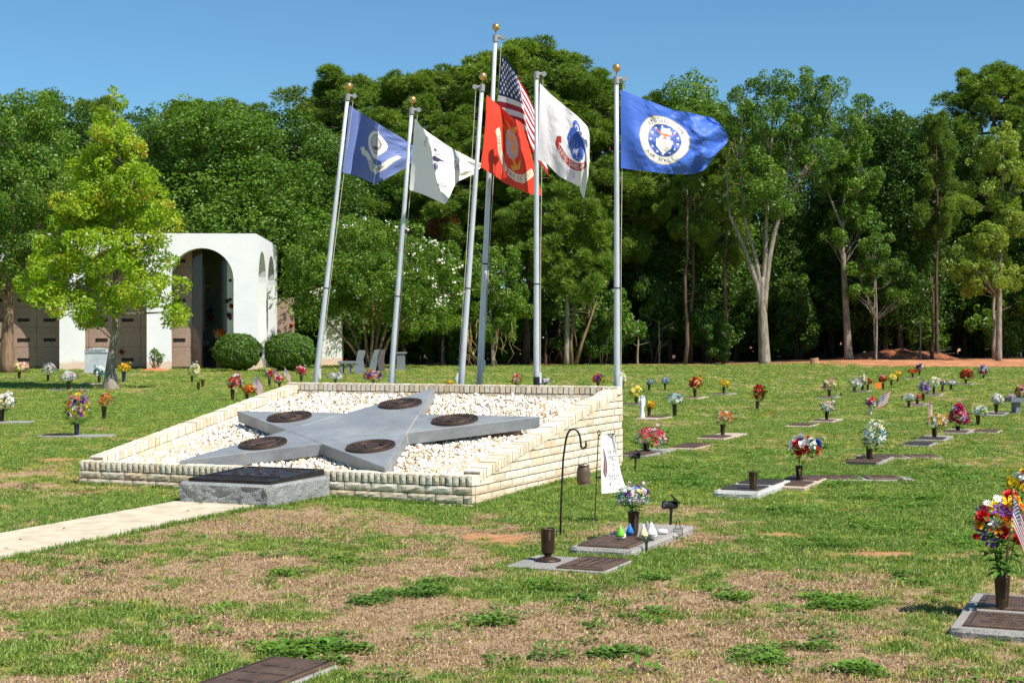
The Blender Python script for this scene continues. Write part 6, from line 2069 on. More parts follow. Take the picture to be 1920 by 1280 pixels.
# (vase x, foot y, vase rim y, blossom box, colours, flower type, what it looks like, where, options)
LEFT = 0.0
LIST = [
 (36, 711, 695, (24, 54, 679, 698), ('peach', 'palepink', 'paleyellow'), 'puff', 'peach and pale yellow', 'at the far left before the mausoleum', dict(mk=1, left=1, mat='pink')),
 (90, 716, 702, (78, 107, 678, 705), ('white', 'greyblue', 'palepink'), 'lily', 'grey-white and pale pink', 'left of the white headstone', {}),
 (129, 732, 714, (112, 147, 694, 719), ('white', 'palepink', 'white', 'lilac'), 'lily', 'white lily and blush', 'left of the young oak trunk', dict(mk=1, left=1)),
 (186, 720, 704, (175, 197, 686, 707), ('white', 'white', 'teal'), 'puff', 'white puff and teal leaf', 'in front of the white headstone', dict(mk=1, left=1, teal=1, mat='white')),
 (232, 716, 696, (219, 247, 679, 699), ('yellow', 'yellow', 'gold'), 'daisy', 'yellow daisy', 'just right of the young oak trunk', dict(vm='blue')),
 (2, 793, 757, (-12, 28, 738, 771), ('white', 'cream', 'palepink'), 'puff', 'large white and cream', 'cut by the left edge of the photo', dict(mk=1, left=1, vm='dark')),
 (144, 819, 793, (120, 170, 729, 796), ('yellow', 'coral', 'white', 'purple', 'yellow', 'pink'), ('rose', 'lily'), 'tall yellow, coral and purple', 'in the blue vase on the left', dict(mk=1, left=1, vm='blue', palm=1, fr=0.055)),
 (195, 785, 761, (183, 215, 735, 764), ('orange', 'orange', 'coral', 'palepink'), 'lily', 'bright orange', 'beside the blue vase on the left', {}),
 (360, 717, 704, (353, 378, 679, 706), ('white', 'cream', 'paleyellow'), 'lily', 'white and pale green-yellow', 'before the right-hand arch', {}),
 (436, 750, 730, (424, 457, 700, 734), ('white', 'pink', 'coral', 'white'), 'rose', 'white, pink and red', 'left of the planter beside a small flag', {}),
 (463, 752, 738, (453, 480, 720, 742), ('orange', 'gold', 'coral'), 'rose', 'small orange and gold', 'half hidden by the planter rim at left', {}),
 (505, 724, 709, (495, 517, 688, 712), ('magenta', 'yellow', 'lilac', 'white'), 'rose', 'magenta, lilac and yellow', 'under the right round bush', {}),
 (524, 728, 716, (512, 533, 703, 720), ('coral', 'palepink', 'pink', 'red'), 'rose', 'low coral and pink', 'between two small flags at the planter corner', {}),
 (565, 717, 704, (553, 576, 684, 706), ('hotpink', 'palepink', 'white', 'red'), 'rose', 'hot pink and white', 'just left of the leftmost flagpole', {}),
 (629, 722, 709, (612, 646, 697, 714), ('white', 'white', 'lilac'), 'lily', 'white and lilac', 'behind the planter below the bench', {}),
 (700, 722, 711, (680, 721, 693, 715), ('peach', 'purple', 'orange', 'lilac', 'palepink'), 'rose', 'peach and purple', 'behind the planter left of the second flagpole', {}),
 (968, 728, 718, (956, 981, 698, 722), ('red', 'red', 'palepink', 'hotpink'), 'lily', 'pointed red and pink', 'behind the planter left of the army flagpole', dict(cone=1)),
 (1021, 726, 718, (1010, 1034, 708, 722), ('lilac', 'white', 'purple'), 'daisy', 'low lilac', 'behind the planter right of the army flagpole', {}),
 (1121, 730, 718, (1110, 1134, 699, 722), ('red', 'yellow', 'hotpink', 'purple'), 'rose', 'red and yellow', 'behind the planter left of the rightmost flagpole', {}),
 (1167, 730, 718, (1159, 1175, 697, 722), ('white', 'paleyellow', 'white'), 'puff', 'narrow white and yellow', 'just right of the rightmost flagpole', {}),
 (843, 726, 718, (836, 852, 711, 722), ('yellow', 'gold'), 'daisy', 'tiny yellow', 'peeping over the planter left of the red-flag pole', {}),
 (1193, 759, 744, (1178, 1208, 721, 749), ('yellow', 'paleyellow', 'paleyellow'), 'daisy', 'full pale yellow', 'right of the planter beside the white angel', dict(mk=1)),
 (1217, 782, 763, (1211, 1228, 752, 766), ('gold', 'yellow'), 'puff', 'small gold ball', 'beside the white angel figure', {}),
 (1265, 780, 757, (1248, 1284, 735, 760), ('white', 'ltblue', 'white', 'greyblue'), 'lily', 'white and pale blue', 'right of the white angel figure', dict(vm='dark')),
 (1217, 733, 720, (1211, 1228, 711, 722), ('ltblue', 'white', 'teal', 'pink'), 'rose', 'small teal and white', 'on the far lawn right of the planter', {}),
 (1247, 731, 718, (1239, 1258, 706, 720), ('ltblue', 'ltblue', 'greyblue'), 'daisy', 'small pale blue', 'on the far lawn right of the teal one', {}),
 (1303, 747, 729, (1290, 1319, 706, 730), ('hotpink', 'coral', 'paleyellow', 'red', 'gold'), 'rose', 'pink, coral and yellow', 'on the far lawn with a tan marker', dict(mk=1, mat='pink')),
 (1357, 740, 726, (1348, 1370, 711, 728), ('gold', 'yellow', 'yellow'), 'daisy', 'golden daisy', 'on the far lawn below the forked tree', dict(mk=1)),
 (1420, 767, 752, (1411, 1436, 719, 752), ('coral', 'red', 'orange', 'rust'), 'rose', 'tall rust-red and orange', 'on the middle lawn at right of centre', dict(lv=2.0)),
 (1355, 820, 795, (1340, 1379, 767, 798), ('white', 'cream', 'coral', 'orange'), 'lily', 'white and coral wispy', 'on the middle lawn with brown marker', dict(mk=1, mat='pink', long=1.5)),
 (1212, 851, 830, (1190, 1256, 796, 842), ('hotpink', 'hotpink', 'palepink', 'hotpink', 'white'), 'lily', 'spreading hot pink lily', 'right of the planter near the solar spotlight', dict(mk=1, vm='dark', fr=0.075, long=1.4)),
 (1498, 907, 873, (1474, 1547, 818, 856), ('white', 'red', 'blue', 'white', 'coral'), 'rose', 'red, white and blue rose', 'in the dark vase with a cross', dict(mk=2, vm='dark', fr=0.07, long=1.5, mat='pink')),
 (1630, 866, 840, (1615, 1666, 787, 848), ('cream', 'white', 'cream', 'ltblue'), 'lily', 'tall cream and white', 'on a brown marker right of the red-white-blue roses', dict(mk=2, fr=0.06, lv=1.6)),
 (1550, 790, 772, (1537, 1566, 750, 774), ('white', 'cream', 'palepink', 'white'), 'rose', 'rounded white', 'middle lawn left of the tilted flag', dict(mk=1, mat='pink')),
 (1555, 746, 730, (1542, 1571, 708, 734), ('yellow', 'purple', 'pink', 'cream'), 'lily', 'yellow and purple', 'far lawn beside a garden light', dict(mk=1)),
 (1602, 736, 724, (1593, 1617, 707, 731), ('white', 'greyblue', 'palepink'), 'lily', 'grey-white', 'leftmost of three close together on the far right lawn', {}),
 (1617, 734, 723, (1609, 1628, 703, 726), ('cream', 'white', 'peach'), 'rose', 'cream rose', 'middle one of three close together on the far right lawn', dict(mk=1)),
 (1627, 733, 720, (1622, 1636, 710, 721), ('red', 'red'), 'rose', 'small red', 'rightmost of three close together on the far right lawn', {}),
 (1656, 731, 718, (1645, 1663, 702, 720), ('coral', 'red', 'pink'), 'rose', 'coral red', 'with an orange tag on the far right lawn', {}),
 (1671, 724, 712, (1660, 1683, 700, 714), ('yellow', 'yellow', 'cream'), 'daisy', 'yellow', 'right of the orange tag, nearer of two yellow ones', {}),
 (1683, 717, 706, (1675, 1693, 695, 708), ('yellow', 'gold'), 'daisy', 'deep yellow', 'right of the orange tag, farther of two yellow ones', {}),
 (1711, 709, 699, (1699, 1723, 691, 701), ('red', 'orange', 'red', 'gold'), 'rose', 'flat red and orange', 'near the clay road on the right', dict(mk=1)),
 (1724, 704, 695, (1716, 1733, 681, 697), ('white', 'navy', 'pink'), 'rose', 'dark and white', 'nearest the clay road on the right', {}),
 (1632, 777, 760, (1621, 1648, 743, 764), ('red', 'ltblue', 'purple', 'white', 'coral'), 'rose', 'red, blue and purple', 'in a white vase beside the tilted flag', dict(vm='white')),
 (1704, 764, 750, (1690, 1719, 737, 753), ('white', 'greyblue', 'white'), 'lily', 'flat white', 'right of the tilted flag', {}),
 (1720, 760, 749, (1715, 1729, 738, 751), ('coral', 'orange', 'pink'), 'rose', 'small coral', 'tucked behind the flat white one', dict(mk=1)),
 (1731, 752, 738, (1721, 1746, 713, 740), ('lilac', 'lilac', 'purple'), 'daisy', 'tall lilac', 'on the right-hand lawn left of the cream one', {}),
 (1751, 741, 727, (1740, 1764, 704, 729), ('cream', 'paleyellow', 'white'), 'lily', 'tall cream', 'right of the tall lilac one', dict(mk=1)),
 (1767, 735, 723, (1761, 1778, 712, 724), ('red', 'navy', 'white', 'ltblue'), 'rose', 'small red, white and blue', 'right of the tall cream one', {}),
 (1783, 733, 721, (1777, 1795, 712, 723), ('lilac', 'lilac', 'white'), 'daisy', 'small flat lilac', 'second to the right of the tall cream one', {}),
 (1811, 721, 711, (1799, 1825, 690, 714), ('red', 'red', 'coral'), 'rose', 'tall branching red', 'on the far right lawn near the road', dict(mk=1, lv=1.5)),
 (1844, 709, 703, (1832, 1854, 683, 706), ('ltblue', 'white', 'magenta', 'rust'), 'rose', 'pale blue and magenta', 'in a squat dark pot near the road', dict(vm='dark', vr=0.2)),
 (1752, 824, 802, (1737, 1780, 774, 806), ('white', 'white', 'orange', 'gold'), 'lily', 'white lily and orange', 'with a furled flag on the right-hand lawn', dict(mk=1, fr=0.06, pmd=1)),
 (1796, 811, 800, (1774, 1822, 752, 805), ('magenta', 'hotpink', 'pink', 'magenta', 'lilac'), 'rose', 'big cone-shaped magenta', 'on the right-hand lawn', dict(mk=1, cone=1, fr=0.055)),
 (1834, 797, 778, (1819, 1856, 757, 782), ('white', 'ltblue', 'paleyellow', 'cream'), 'lily', 'loose white and pale yellow', 'right of the magenta cone', {}),
 (1868, 777, 757, (1857, 1884, 737, 761), ('white', 'cream', 'white'), 'rose', 'round white rose', 'left of the granite bench at right', dict(mk=1, long=2.0)),
]
def make_graves():
    seen = 0
    for vx, fy, ry, box, cols, ft, look, where, op in LIST:
        p = G(vx, fy)
        d = p.y
        h = (fy - ry) * d / FPX
        vm = {'blue': M_VASEBLUE, 'dark': M_VASE2, 'white': M_VASEWHITE}.get(op.get('vm'), M_VASE)
        z0 = 0.0
        if op.get('mk'):
            left = op.get('left')
            ang = 0.0 if left else None
            pq = ((-.27, .5),) if op['mk'] == 1 else ((-.36, .5), (.36, .5))
            if op.get('long', 1.2) > 1.35 and op['mk'] == 1:
                pq = ((-.4, .55),)
            marker((p.x, p.y), f'flat grave marker under the {look} bouquet', long=op.get('long', 1.2), ang=ang, plaques=pq,
                mat={'pink': M_MKPINK, 'white': M_MKWHITE}.get(op.get('mat')), pm=M_PLQ_D if op.get('pmd') or op.get('vm') == 'blue' else None, detail=d < 30)
            z0 = 0.037
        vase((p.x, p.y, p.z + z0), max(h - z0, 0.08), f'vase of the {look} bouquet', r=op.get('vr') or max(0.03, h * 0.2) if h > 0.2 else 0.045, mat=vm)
        foot = (p.x, p.y, p.z + z0 + h * 0.55)
        b = bouquet(foot, d, box, cols, ft, f'{look} silk flower bouquet {where}', fr=op.get('fr'), leaves=op.get('lv', 1.0), leafmat=M_TEALLEAF if op.get('teal') else None, cone=op.get('cone', False))
        if op.get('palm'):
            g = MB()
            for i in range(9):
                a = i * 0.7
                tip = Vector((math.cos(a) * .3, math.sin(a) * .3, 0.12 + 0.16 * R.random()))
                for k in range(9):
                    t = (k + 1) / 9
                    c = tip * t + Vector((0, 0, .05))
                    for s_ in (-1, 1):
                        e = Vector((-math.sin(a) * s_, math.cos(a) * s_, -.35)) * 0.11 * (1 - t * .6) + Vector((math.cos(a), math.sin(a), 0)) * .05
                        g.add([c, c + e * .5 + Vector((0, 0, .008)), c + e, c + e * .5 - Vector((0.006, 0, .0))], [(0, 1, 2, 3)])
            g.build('palm_leaves', M_SILKLEAF, b)
make_graves()

def near_graves():
    # bottom right: companion marker, vase, tall bouquet and flag
    c = Vector((2.86, 8.62, 0))
    ax = Vector((math.cos(P_YAW), math.sin(P_YAW)))
    bx = Vector((-math.sin(P_YAW), math.cos(P_YAW)))
    fl = G(1783, 1193)
    L, W = 1.22, 0.62
    c = Vector((fl.x + ax.x * W / 2 + bx.x * L / 2, fl.y + ax.y * W / 2 + bx.y * L / 2, 0))
    marker(c, 'grey granite marker with two bronze plaques at the bottom right corner', L, W, 0.05, None, ((-.33, .44), (.27, .44)), M_MKGRAN, None, 0.82, True, True)
    vp = at(1879, 1140, FPX * 1.545 / 500)
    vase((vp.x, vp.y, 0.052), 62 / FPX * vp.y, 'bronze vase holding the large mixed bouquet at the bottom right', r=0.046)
    foot = (vp.x, vp.y, 0.15)
    d = vp.y
    root = thing('bouquet', 'large bouquet of red roses, purple and yellow lilies beside the flag at the right edge', 'flowers', foot, 0, GB)
    fl = [(1842, 967, 'red', 'rose', .045), (1895, 929, 'red', 'rose', .05), (1855, 1012, 'purple', 'lily', .05), (1868, 990, 'orange', 'lily', .045), (1886, 970, 'orange', 'rose', .035), (1891, 944, 'yellow', 'lily', .055), (1878, 958, 'purple', 'lily', .062), (1901, 965, 'purple', 'lily', .05), (1893, 982, 'yellow', 'lily', .055), (1880, 998, 'red', 'rose', .045), (1845, 999, 'purple', 'lily', .058), (1836, 983, 'gold', 'rose', .033), (1863, 980, 'white', 'lily', .036),
        (1870, 935, 'white', 'daisy', .03), (1851, 943, 'white', 'daisy', .026), (1905, 938, 'gold', 'rose', .035), (1862, 945, 'yellow', 'daisy', .03), (1830, 1005, 'red', 'rose', .022), (1912, 950, 'orange', 'lily', .045), (1918, 990, 'yellow', 'lily', .05), (1908, 1010, 'red', 'rose', .04), (1866, 962, 'gold', 'rose', .03)]
    for i, (x, y, col, ft, r_) in enumerate(fl):
        dy = R.uniform(-.10, .0)
        p = at(x, y, d + dy) - Vector(foot)
        o = link('flower', flower_mesh(ft, col, i % 3), root, p)
        nd = (Vector(((x - 1875) / 70, -0.9, 0.5 + (1000 - y) / 120)) + Vector((R.uniform(-.2, .2), 0, R.uniform(-.2, .2)))).normalized()
        o.rotation_euler = nd.to_track_quat('Z', 'Y').to_euler()
        o.scale = (r_ * 1.1,) * 3
    for i in range(12):                                 # flowers on the far side
        p = at(R.uniform(1840, 1915), R.uniform(930, 1000), d + R.uniform(.08, .2)) - Vector(foot)
        col, ft = R.choice((('orange', 'rose'), ('purple', 'lily'), ('yellow', 'lily'), ('purple', 'lily')))
        o = link('flower', flower_mesh(ft, col, i % 3), root, p)
        o.rotation_euler = Vector((R.uniform(-.8, .8), .8, .6)).to_track_quat('Z', 'Y').to_euler()
        o.scale = (.045,) * 3
    lf = MB()
    for i in range(95):
        leaf = MB()
        x, y = R.uniform(1834, 1918), R.uniform(960, 1072)
        k = (y - 960) / 115
        x = 1878 + (x - 1878) * (1.05 - .75 * k)
        p = at(x, y, d + R.uniform(-.11, .11)) - Vector(foot)
        a = R.uniform(0, 6.28)
        dv = Vector((math.cos(a), math.sin(a) - .4, R.uniform(-.7, .5))).normalized()
        l_ = R.uniform(.05, .10)
        sd = dv.cross(Vector((0, 0, 1))).normalized() * l_ * .24
        up = Vector((0, 0, l_ * .12))
        leaf.add([p, p + dv * l_ * .3 + sd * .8 + up * .6, p + dv * l_ * .6 + sd * .85 + up, p + dv * l_, p + dv * l_ * .6 - sd * .85 + up, p + dv * l_ * .3 - sd * .8 + up * .6, p + dv * l_ * .45 + up * .2], [(0, 1, 6), (1, 2, 6), (2, 3, 6), (3, 4, 6), (4, 5, 6), (5, 0, 6)])
        leaf.build('leaf', M_SILKLEAF, root)
    st = MB()
    for i in range(9):
        e = at(R.uniform(1850, 1905), R.uniform(990, 1030), d + R.uniform(-.05, .05)) - Vector(foot)
        st.tube([(R.uniform(-.015, .015), R.uniform(-.015, .015), 0), e], [.004, .003], 5)
    st.build('stems', M_SILKLEAF, root)
    sf = stick_flag((vp.x + 0.02, vp.y + .02, 0.16), (1900, 922), d - 0.14, 34, 66, 'small striped flag on a stick in the bottom right vase', droop=.3, fall=1.45)
    # farther bouquet just above it, cut by the right edge
    p = G(1906, 990)
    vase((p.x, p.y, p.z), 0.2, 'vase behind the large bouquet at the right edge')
    bouquet((p.x, p.y, p.z + .1), p.y, (1884, 1930, 880, 935), ('magenta', 'hotpink', 'gold', 'white', 'yellow'), ('rose', 'lily'), 'magenta and yellow bouquet rising behind the large one at the right edge', fr=.05)

    # marker with an empty footed vase, middle foreground
    vp = G(1027, 1056)
    c = G(1068, 1060)
    marker(c, 'flush marker with bronze plaque and empty vase in the middle foreground', 0.74, 0.58, 0.02, P_YAW, ((.18, .35),), M_MKGRAN, None, 0.94)
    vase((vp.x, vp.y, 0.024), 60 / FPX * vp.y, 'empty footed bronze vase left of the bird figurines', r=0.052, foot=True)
    # grave with lantern, banner and figurines
    zt = 0.055
    dv = FPX * (CAMH - zt) / (1003 - 640)
    vp = Vector(((1188 - 960) / FPX * dv, dv, zt))
    marker((vp.x + .01, vp.y, 0), 'raised rough granite marker with figurines, vase and pastel bouquet', 1.6, 0.48, zt, None, ((-.44, .62),), M_MKGRAN, None, 0.84, True, True)
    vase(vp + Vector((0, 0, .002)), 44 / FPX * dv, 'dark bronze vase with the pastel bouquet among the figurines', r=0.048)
    bouquet(vp + Vector((0, 0, .1)), dv, (1156, 1222, 906, 954), ('white', 'ltblue', 'white', 'palepink', 'lilac', 'palepink', 'ltblue', 'white', 'purple', 'paleyellow'), ('puff', 'rose', 'daisy'), 'pastel white, lilac and blue bouquet below the printed banner', fr=0.034, leaves=1.5)
    def figure(px, py, hpx, wpx, hat, body, label, tilt=0.0):
        d = FPX * (CAMH - zt - .016) / (py - 640)
        p = Vector(((px - 960) / FPX * d, d, zt + .018))
        s = d / FPX
        h, r_ = hpx * s, wpx / 2 * s
        root = thing('figurine', label, 'figurine', p, 0, 'little figurines on the raised marker')
        b = MB()
        b.lathe([(.001, 0), (r_ * .85, 0), (r_, h * .18), (r_ * .92, h * .36), (r_ * .5, h * .5), (.001, h * .52)], 14)
        b.build('body', plain('fig_' + label[:9], lin(*body), .35, 0, .05), root, True)
        b = MB()
        M = Matrix.Translation((tilt * r_, -.002, h * .30)) @ Matrix.Rotation(tilt * .3, 4, 'Y')
        b.lathe([(r_ * 1.02, -h * .12), (r_ * 1.04, 0), (r_ * .78, h * .22), (r_ * .34, h * .5), (.004, h * .72)], 14, 0, M)
        b.build('cap', plain('cap_' + label[:9], lin(*hat), .3, 0, .05), root, True)
    figure(1165, 1010, 26, 18, (120, 190, 50), (228, 226, 214), 'green capped white figurine on the bronze plaque', -.15)
    figure(1181, 1003, 22, 14, (40, 120, 190), (40, 110, 180), 'blue figurine behind the vase on the raised marker', 0)
    figure(1206, 1010, 27, 16, (236, 220, 160), (238, 228, 190), 'pale yellow figurine right of the vase', .1)
    figure(1213, 1002, 25, 13, (130, 130, 140), (210, 208, 214), 'grey capped figurine behind the pale yellow one', 0)
    figure(1223, 1008, 29, 20, (236, 234, 238), (238, 234, 236), 'white and pink figurine at the right of the group', -.1)
    d = FPX * (CAMH - zt) / (1000 - 640)
    b = MB()
    b.lathe([(.001, 0), (.85, .05), (1, .4), (.8, .8), (.001, 1)], 16)
    o = b.build('white_stone', plain('white_stone', (.78, .78, .77), .6, 0, .05), None, True, loc=((1242 - 960) / FPX * d, d, zt + .001), scale=(.047, .036, .04))
    tag(o, 'smooth oval white stone on the raised marker', 'stone')
    # solar spotlights
    def spotlight(px, py, hpx, label, flip=1):
        p = G(px, py)
        s = p.y / FPX
        root = thing('solar_spotlight', label, 'garden light', p, 0, 'black solar spotlights')
        h = hpx * s
        b = MB()
        b.tube([(0, 0, -.05), (.008 * flip, 0, h * .35), (.014 * flip, 0, h * .7)], [.010, .012, .014], 8)
        b.build('stake', M_DARK, root)
        b = MB()
        k = h * 1.0
        c = Vector((0, 0, h * .74))
        ax_ = Vector((-1 * flip, -.35, .06)).normalized()
        M = Matrix.Translation(c) @ ax_.to_track_quat('Z', 'Y').to_matrix().to_4x4()
        b.lathe([(.001, -.07), (.026, -.066), (.034, -.05), (.034, .04), (.037, .045), (.037, .062), (.030, .063), (.027, .05), (.001, .05)], 16, 0, M)
        b.build('lamp_head', M_DARK, root, True)
        b = MB()
        b.tube([c + Vector((.03 * flip, 0, .02)), c + Vector((.045 * flip, 0, h * .17))], [.009, .009], 8)
        M = Matrix.Translation(c + Vector((.045 * flip, 0, h * .18))) @ Matrix.Rotation(.75 * flip, 4, 'Y')
        b.box(-.052, .052, -.04, .04, -.007, .007, 0, M)
        b.build('solar_panel', M_DARK, root)
        b = MB()
        M = Matrix.Translation(c) @ ax_.to_track_quat('Z', 'Y').to_matrix().to_4x4()
        b.lathe([(.001, .052), (.026, .052)], 14, 0, M, False)
        b.build('lens', plain('lens', (.5, .5, .52), .15, 0, .05), root)
    spotlight(1256, 992, 62, 'black solar spotlight behind the raised marker with figurines')
    spotlight(1190, 884, 40, 'black solar spotlight beside the right wall of the planter')
    # wire basket ornament and butterfly pick at the marker's edge
    p = G(1271, 1010)
    root = thing('wire_basket', 'tiny black wire basket at the corner of the raised marker', 'ornament', p)
    b = MB()
    s = p.y / FPX
    for k in range(5):
        z = .02 + k * .014
        b.tube([(-.035, 0, z), (-.035 + .07, -.012, z + .01)], [.0025] * 2, 4)
    b.tube([(-.035, 0, .0), (-.035, 0, .085), (.035, -.012, .095), (.035, -.012, .01), (-.035, 0, 0)], [.003] * 5, 4)
    b.build('basket', M_DARK, root)
    b = MB()
    b.tube([(-.02, 0, .085), (-.005, 0, .16), (0, 0, .18), (.008, 0, .16), (.02, -.01, .09)], [.003] * 5, 4)
    b.build('handle', M_DARK, root)
    p = G(1212, 1038)
    root = thing('butterfly_pick', 'dark metal butterfly ornament on a pick before the raised marker', 'ornament', p)
    b = MB()
    b.box(-.010, .010, -.003, .003, -.02, .09)
    b.build('pick', plain('verdigris', lin(52, 62, 52), .6, .4), root)
    b = MB()
    for sx in (-1, 1):
        b.prism([(0, .08), (sx * .028, .10), (sx * .034, .15), (sx * .015, .125), (0, .11)] if sx > 0 else [(0, .11), (sx * .015, .125), (sx * .034, .15), (sx * .028, .10), (0, .08)], -.003, .003, 0, Matrix.Rotation(math.pi / 2, 4, 'X'))
    b.build('wings', plain('verdigris2', lin(64, 78, 60), .6, .4), root)
    # shepherd hook with lantern
    p = G(1050, 1005)
    d = p.y
    root = thing('shepherd_hook', 'black shepherd hook standing before the right wall of the planter', 'garden hook', p)
    q = lambda x, y: at(x, y, d) - p
    b = MB()
    pts = [Vector((0, 0, -.05)), q(1053, 920), q(1056, 860), q(1060, 830)]
    pts += [q(1062 + 13 - 13 * math.cos(a), 824 - 20 * math.sin(a)) for a in np.linspace(0.2, math.pi * .95, 9)]
    pts += [q(1089, 832)] + [q(1089 + 5 - 5 * math.cos(a), 834 + 6 * math.sin(a)) for a in np.linspace(0.3, math.pi, 6)] + [q(1098.5, 826)]
    b.tube(pts, [.0085] * len(pts), 8)
    b.build('rod', M_DARK, root, True)
    b = MB()
    b.tube([q(1042, 993), q(1058, 996)], [.005] * 2, 6)
    for x in (1043, 1050, 1057):
        b.tube([q(x, 993), q(x, 1008)], [.005] * 2, 6)
    b.build('prongs', M_DARK, root)
    lt = at(1095, 870, d)
    s = d / FPX
    root = thing('hanging_lantern', 'bronze jar lantern hanging from the shepherd hook', 'lantern', at(1094, 908, d))
    k = 38 * s
    b = MB()
    r_ = 13.2 * s
    b.lathe([(.001, k * .06), (r_ * .86, k * .06), (r_ * .95, k * .14), (r_, k * .3), (r_ * .98, k * .6), (r_ * .88, k * .82), (r_ * .74, k * .9), (r_ * .74, k * .93), (.001, k * .93)], 18)
    b.build('jar', bronze('lantern_bronze', (92, 74, 60), (150, 128, 104), .4), root, True)
    b = MB()
    b.lathe([(.001, 0), (r_ * .82, 0), (r_ * .84, k * .06), (.001, k * .07)], 16)
    b.lathe([(.001, k * .92), (r_ * .86, k * .92), (r_ * .86, k * 1.0), (.001, k * 1.0)], 16)
    b.build('bands', plain('pale_metal', lin(150, 134, 118), .4, .5), root, True)
    b = MB()
    top = at(1094, 841, d) - root.location
    b.tube([(-r_ * .8, 0, k * .95), (-r_ * .62, 0, k * 1.35), top, (r_ * .62, 0, k * 1.35), (r_ * .8, 0, k * .95)], [.0018] * 5, 4)
    b.build('bail', plain('wire', lin(150, 140, 124), .5, .5), root)
    # banner on its stand
    p = G(1115, 980)
    d = p.y
    root = thing('banner_stand', 'thin black banner stand by the right wall of the planter', 'stand', p)
    q = lambda x, y: at(x, y, d) - p
    b = MB()
    b.tube([Vector((0, 0, -.05)), q(1118, 900), q(1122, 818)] + [q(1123 + 2.2 * math.sin(a), 811 + 5 * math.cos(a)) for a in np.linspace(0, 6.28, 9)], [.0055] * 12, 6)
    b.tube([q(1123, 816), q(1152, 813), q(1153, 808), q(1151, 806)], [.005] * 4, 6)
    b.build('frame', M_DARK, root)
    b = MB()
    b.tube([q(1119, 894), q(1129, 895)], [.009, .012], 8)
    b.build('clip', M_DARK, root)
    cv = Canvas(120, 180, 0.68, (238, 236, 236))
    ink, fe = (84, 62, 66), (126, 94, 98)
    cv.poly([(.08, .77), (.16, .70), (.22, .58), (.235, .46), (.21, .36), (.17, .27), (.11, .30), (.075, .38), (.09, .48), (.11, .58), (.10, .68)], fe)
    cv.poly([(.11, .75), (.125, .75), (.18, .48), (.17, .28), (.30, .06), (.285, .055), (.155, .27), (.165, .48)], (214, 200, 202))
    cv.text('your', .24, .665, .13, ink, 0, .8)
    cv.poly([(.49, .70), (.53, .74), (.55, .71), (.52, .665)], (226, 120, 70))
    cv.text('WINGS', .27, .55, .125, ink, 0, .7)
    cv.text('WERE READY', .255, .455, .085, ink, 0, .62)
    cv.text('BUT OUR', .30, .385, .062, (150, 134, 138), 0, .65)
    cv.text('heart', .245, .235, .185, (66, 48, 54), 0, .82)
    cv.text('WAS NOT', .36, .125, .075, ink, 0, .68)
    cv.poly([(.27, .17), (.29, .185), (.31, .17), (.29, .12)], ink)
    for x, y in ((.30, .93), (.36, .95), (.42, .91), (.30, .87), (.38, .87), (.46, .87), (.28, .82), (.35, .83), (.43, .82), (.50, .84), (.26, .785), (.33, .79), (.41, .78), (.47, .79), (.12, .82), (.2, .83)):
        cv.poly([(x - .022, y + .014), (x, y), (x + .022, y + .018), (x + .003, y - .014)], (120, 104, 110))
    o = cloth('printed_banner', [0, .5, 1], [[(1126, 815), (1127, 850), (1127, 890), (1128, 925)], [(1139, 814), (1142, 850), (1146, 888), (1150, 923)], [(1151, 813), (1158, 850), (1165, 888), (1174, 917)]],
        d - .02, [[0, 0, 0, 0], [.02, .03, .03, .03], [.03, .06, .10, .14]], cv, 0.008, 1.0)
    tag(o, 'white garden banner with brown feather and the word heart', 'banner')
    # raised white marker with an empty vase
    vp = G(1412, 921)
    marker((vp.x, vp.y), 'raised white granite marker with an empty vase and two plaques', 1.45, 0.46, 0.065, None, ((-.34, .5), (.36, .5)), M_MKWHITE, M_PLQ_D, .84, True, True)
    dd = FPX * (CAMH - .07) / (918 - 640)
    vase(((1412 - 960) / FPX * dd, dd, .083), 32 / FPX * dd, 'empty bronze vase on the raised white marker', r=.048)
    # markers without flowers
    for px, py, lb, lg, ml in ((1295, 838, 'flat brown marker right of the hot pink lilies', 1.2, M_MKPINK), (1686, 858, 'long flush marker right of the cream bouquet', 1.1, M_MKGRAN), (1602, 899, 'half overgrown flush marker between the rose vase and the right edge', 1.3, M_MKGRAN),
            (1722, 834, 'dark flat marker left of the white and orange lilies', .9, M_MKGRAN), (472, 1282, 'weathered bronze marker at the bottom edge of the photo', .9, M_MKGRAN), (1505, 798, 'thin flush marker left of the rounded white bouquet', 1.0, M_MKPINK), (1850, 810, 'small pale flush marker near the loose white bouquet', .8, M_MKPINK)):
        p = G(px, py)
        if py > 1200:
            marker((p.x, p.y), lb, .92, .4, .015, None, ((0, .92),), M_MKGRAN, M_PLQ, .9)
        else:
            marker((p.x, p.y), lb, lg, .45, .02, None if px != 1686 and px != 1602 else 0.0, ((-.2, .5), (.32, .4)) if lg > 1 else ((0, .7),), ml, M_PLQ if px != 1722 else M_PLQ_D, detail=p.y < 30)
    # empty vases on the left lawn
    for px, fy, ry, lb in ((372, 731, 716, 'empty vase on the left lawn, nearer of two'), (380, 726, 711, 'empty vase on the left lawn, farther of two')):
        p = G(px, fy)
        vase(p, (fy - ry) * p.y / FPX, lb)
    rp = G(1498, 907)                                  # gilt cross on the dark rose vase
    for o in bpy.data.objects:
        if o.name.startswith('flower_vase') and (o.location.xy - rp.xy).length < .01:
            b = MB()
            s = rp.y / FPX
            b.box(-.006, .006, -.046, -.03, 12 * s, 24 * s)
            b.box(-.018, .018, -.0455, -.03, 19 * s, 21.2 * s)
            b.build('cross', M_GOLD, o)
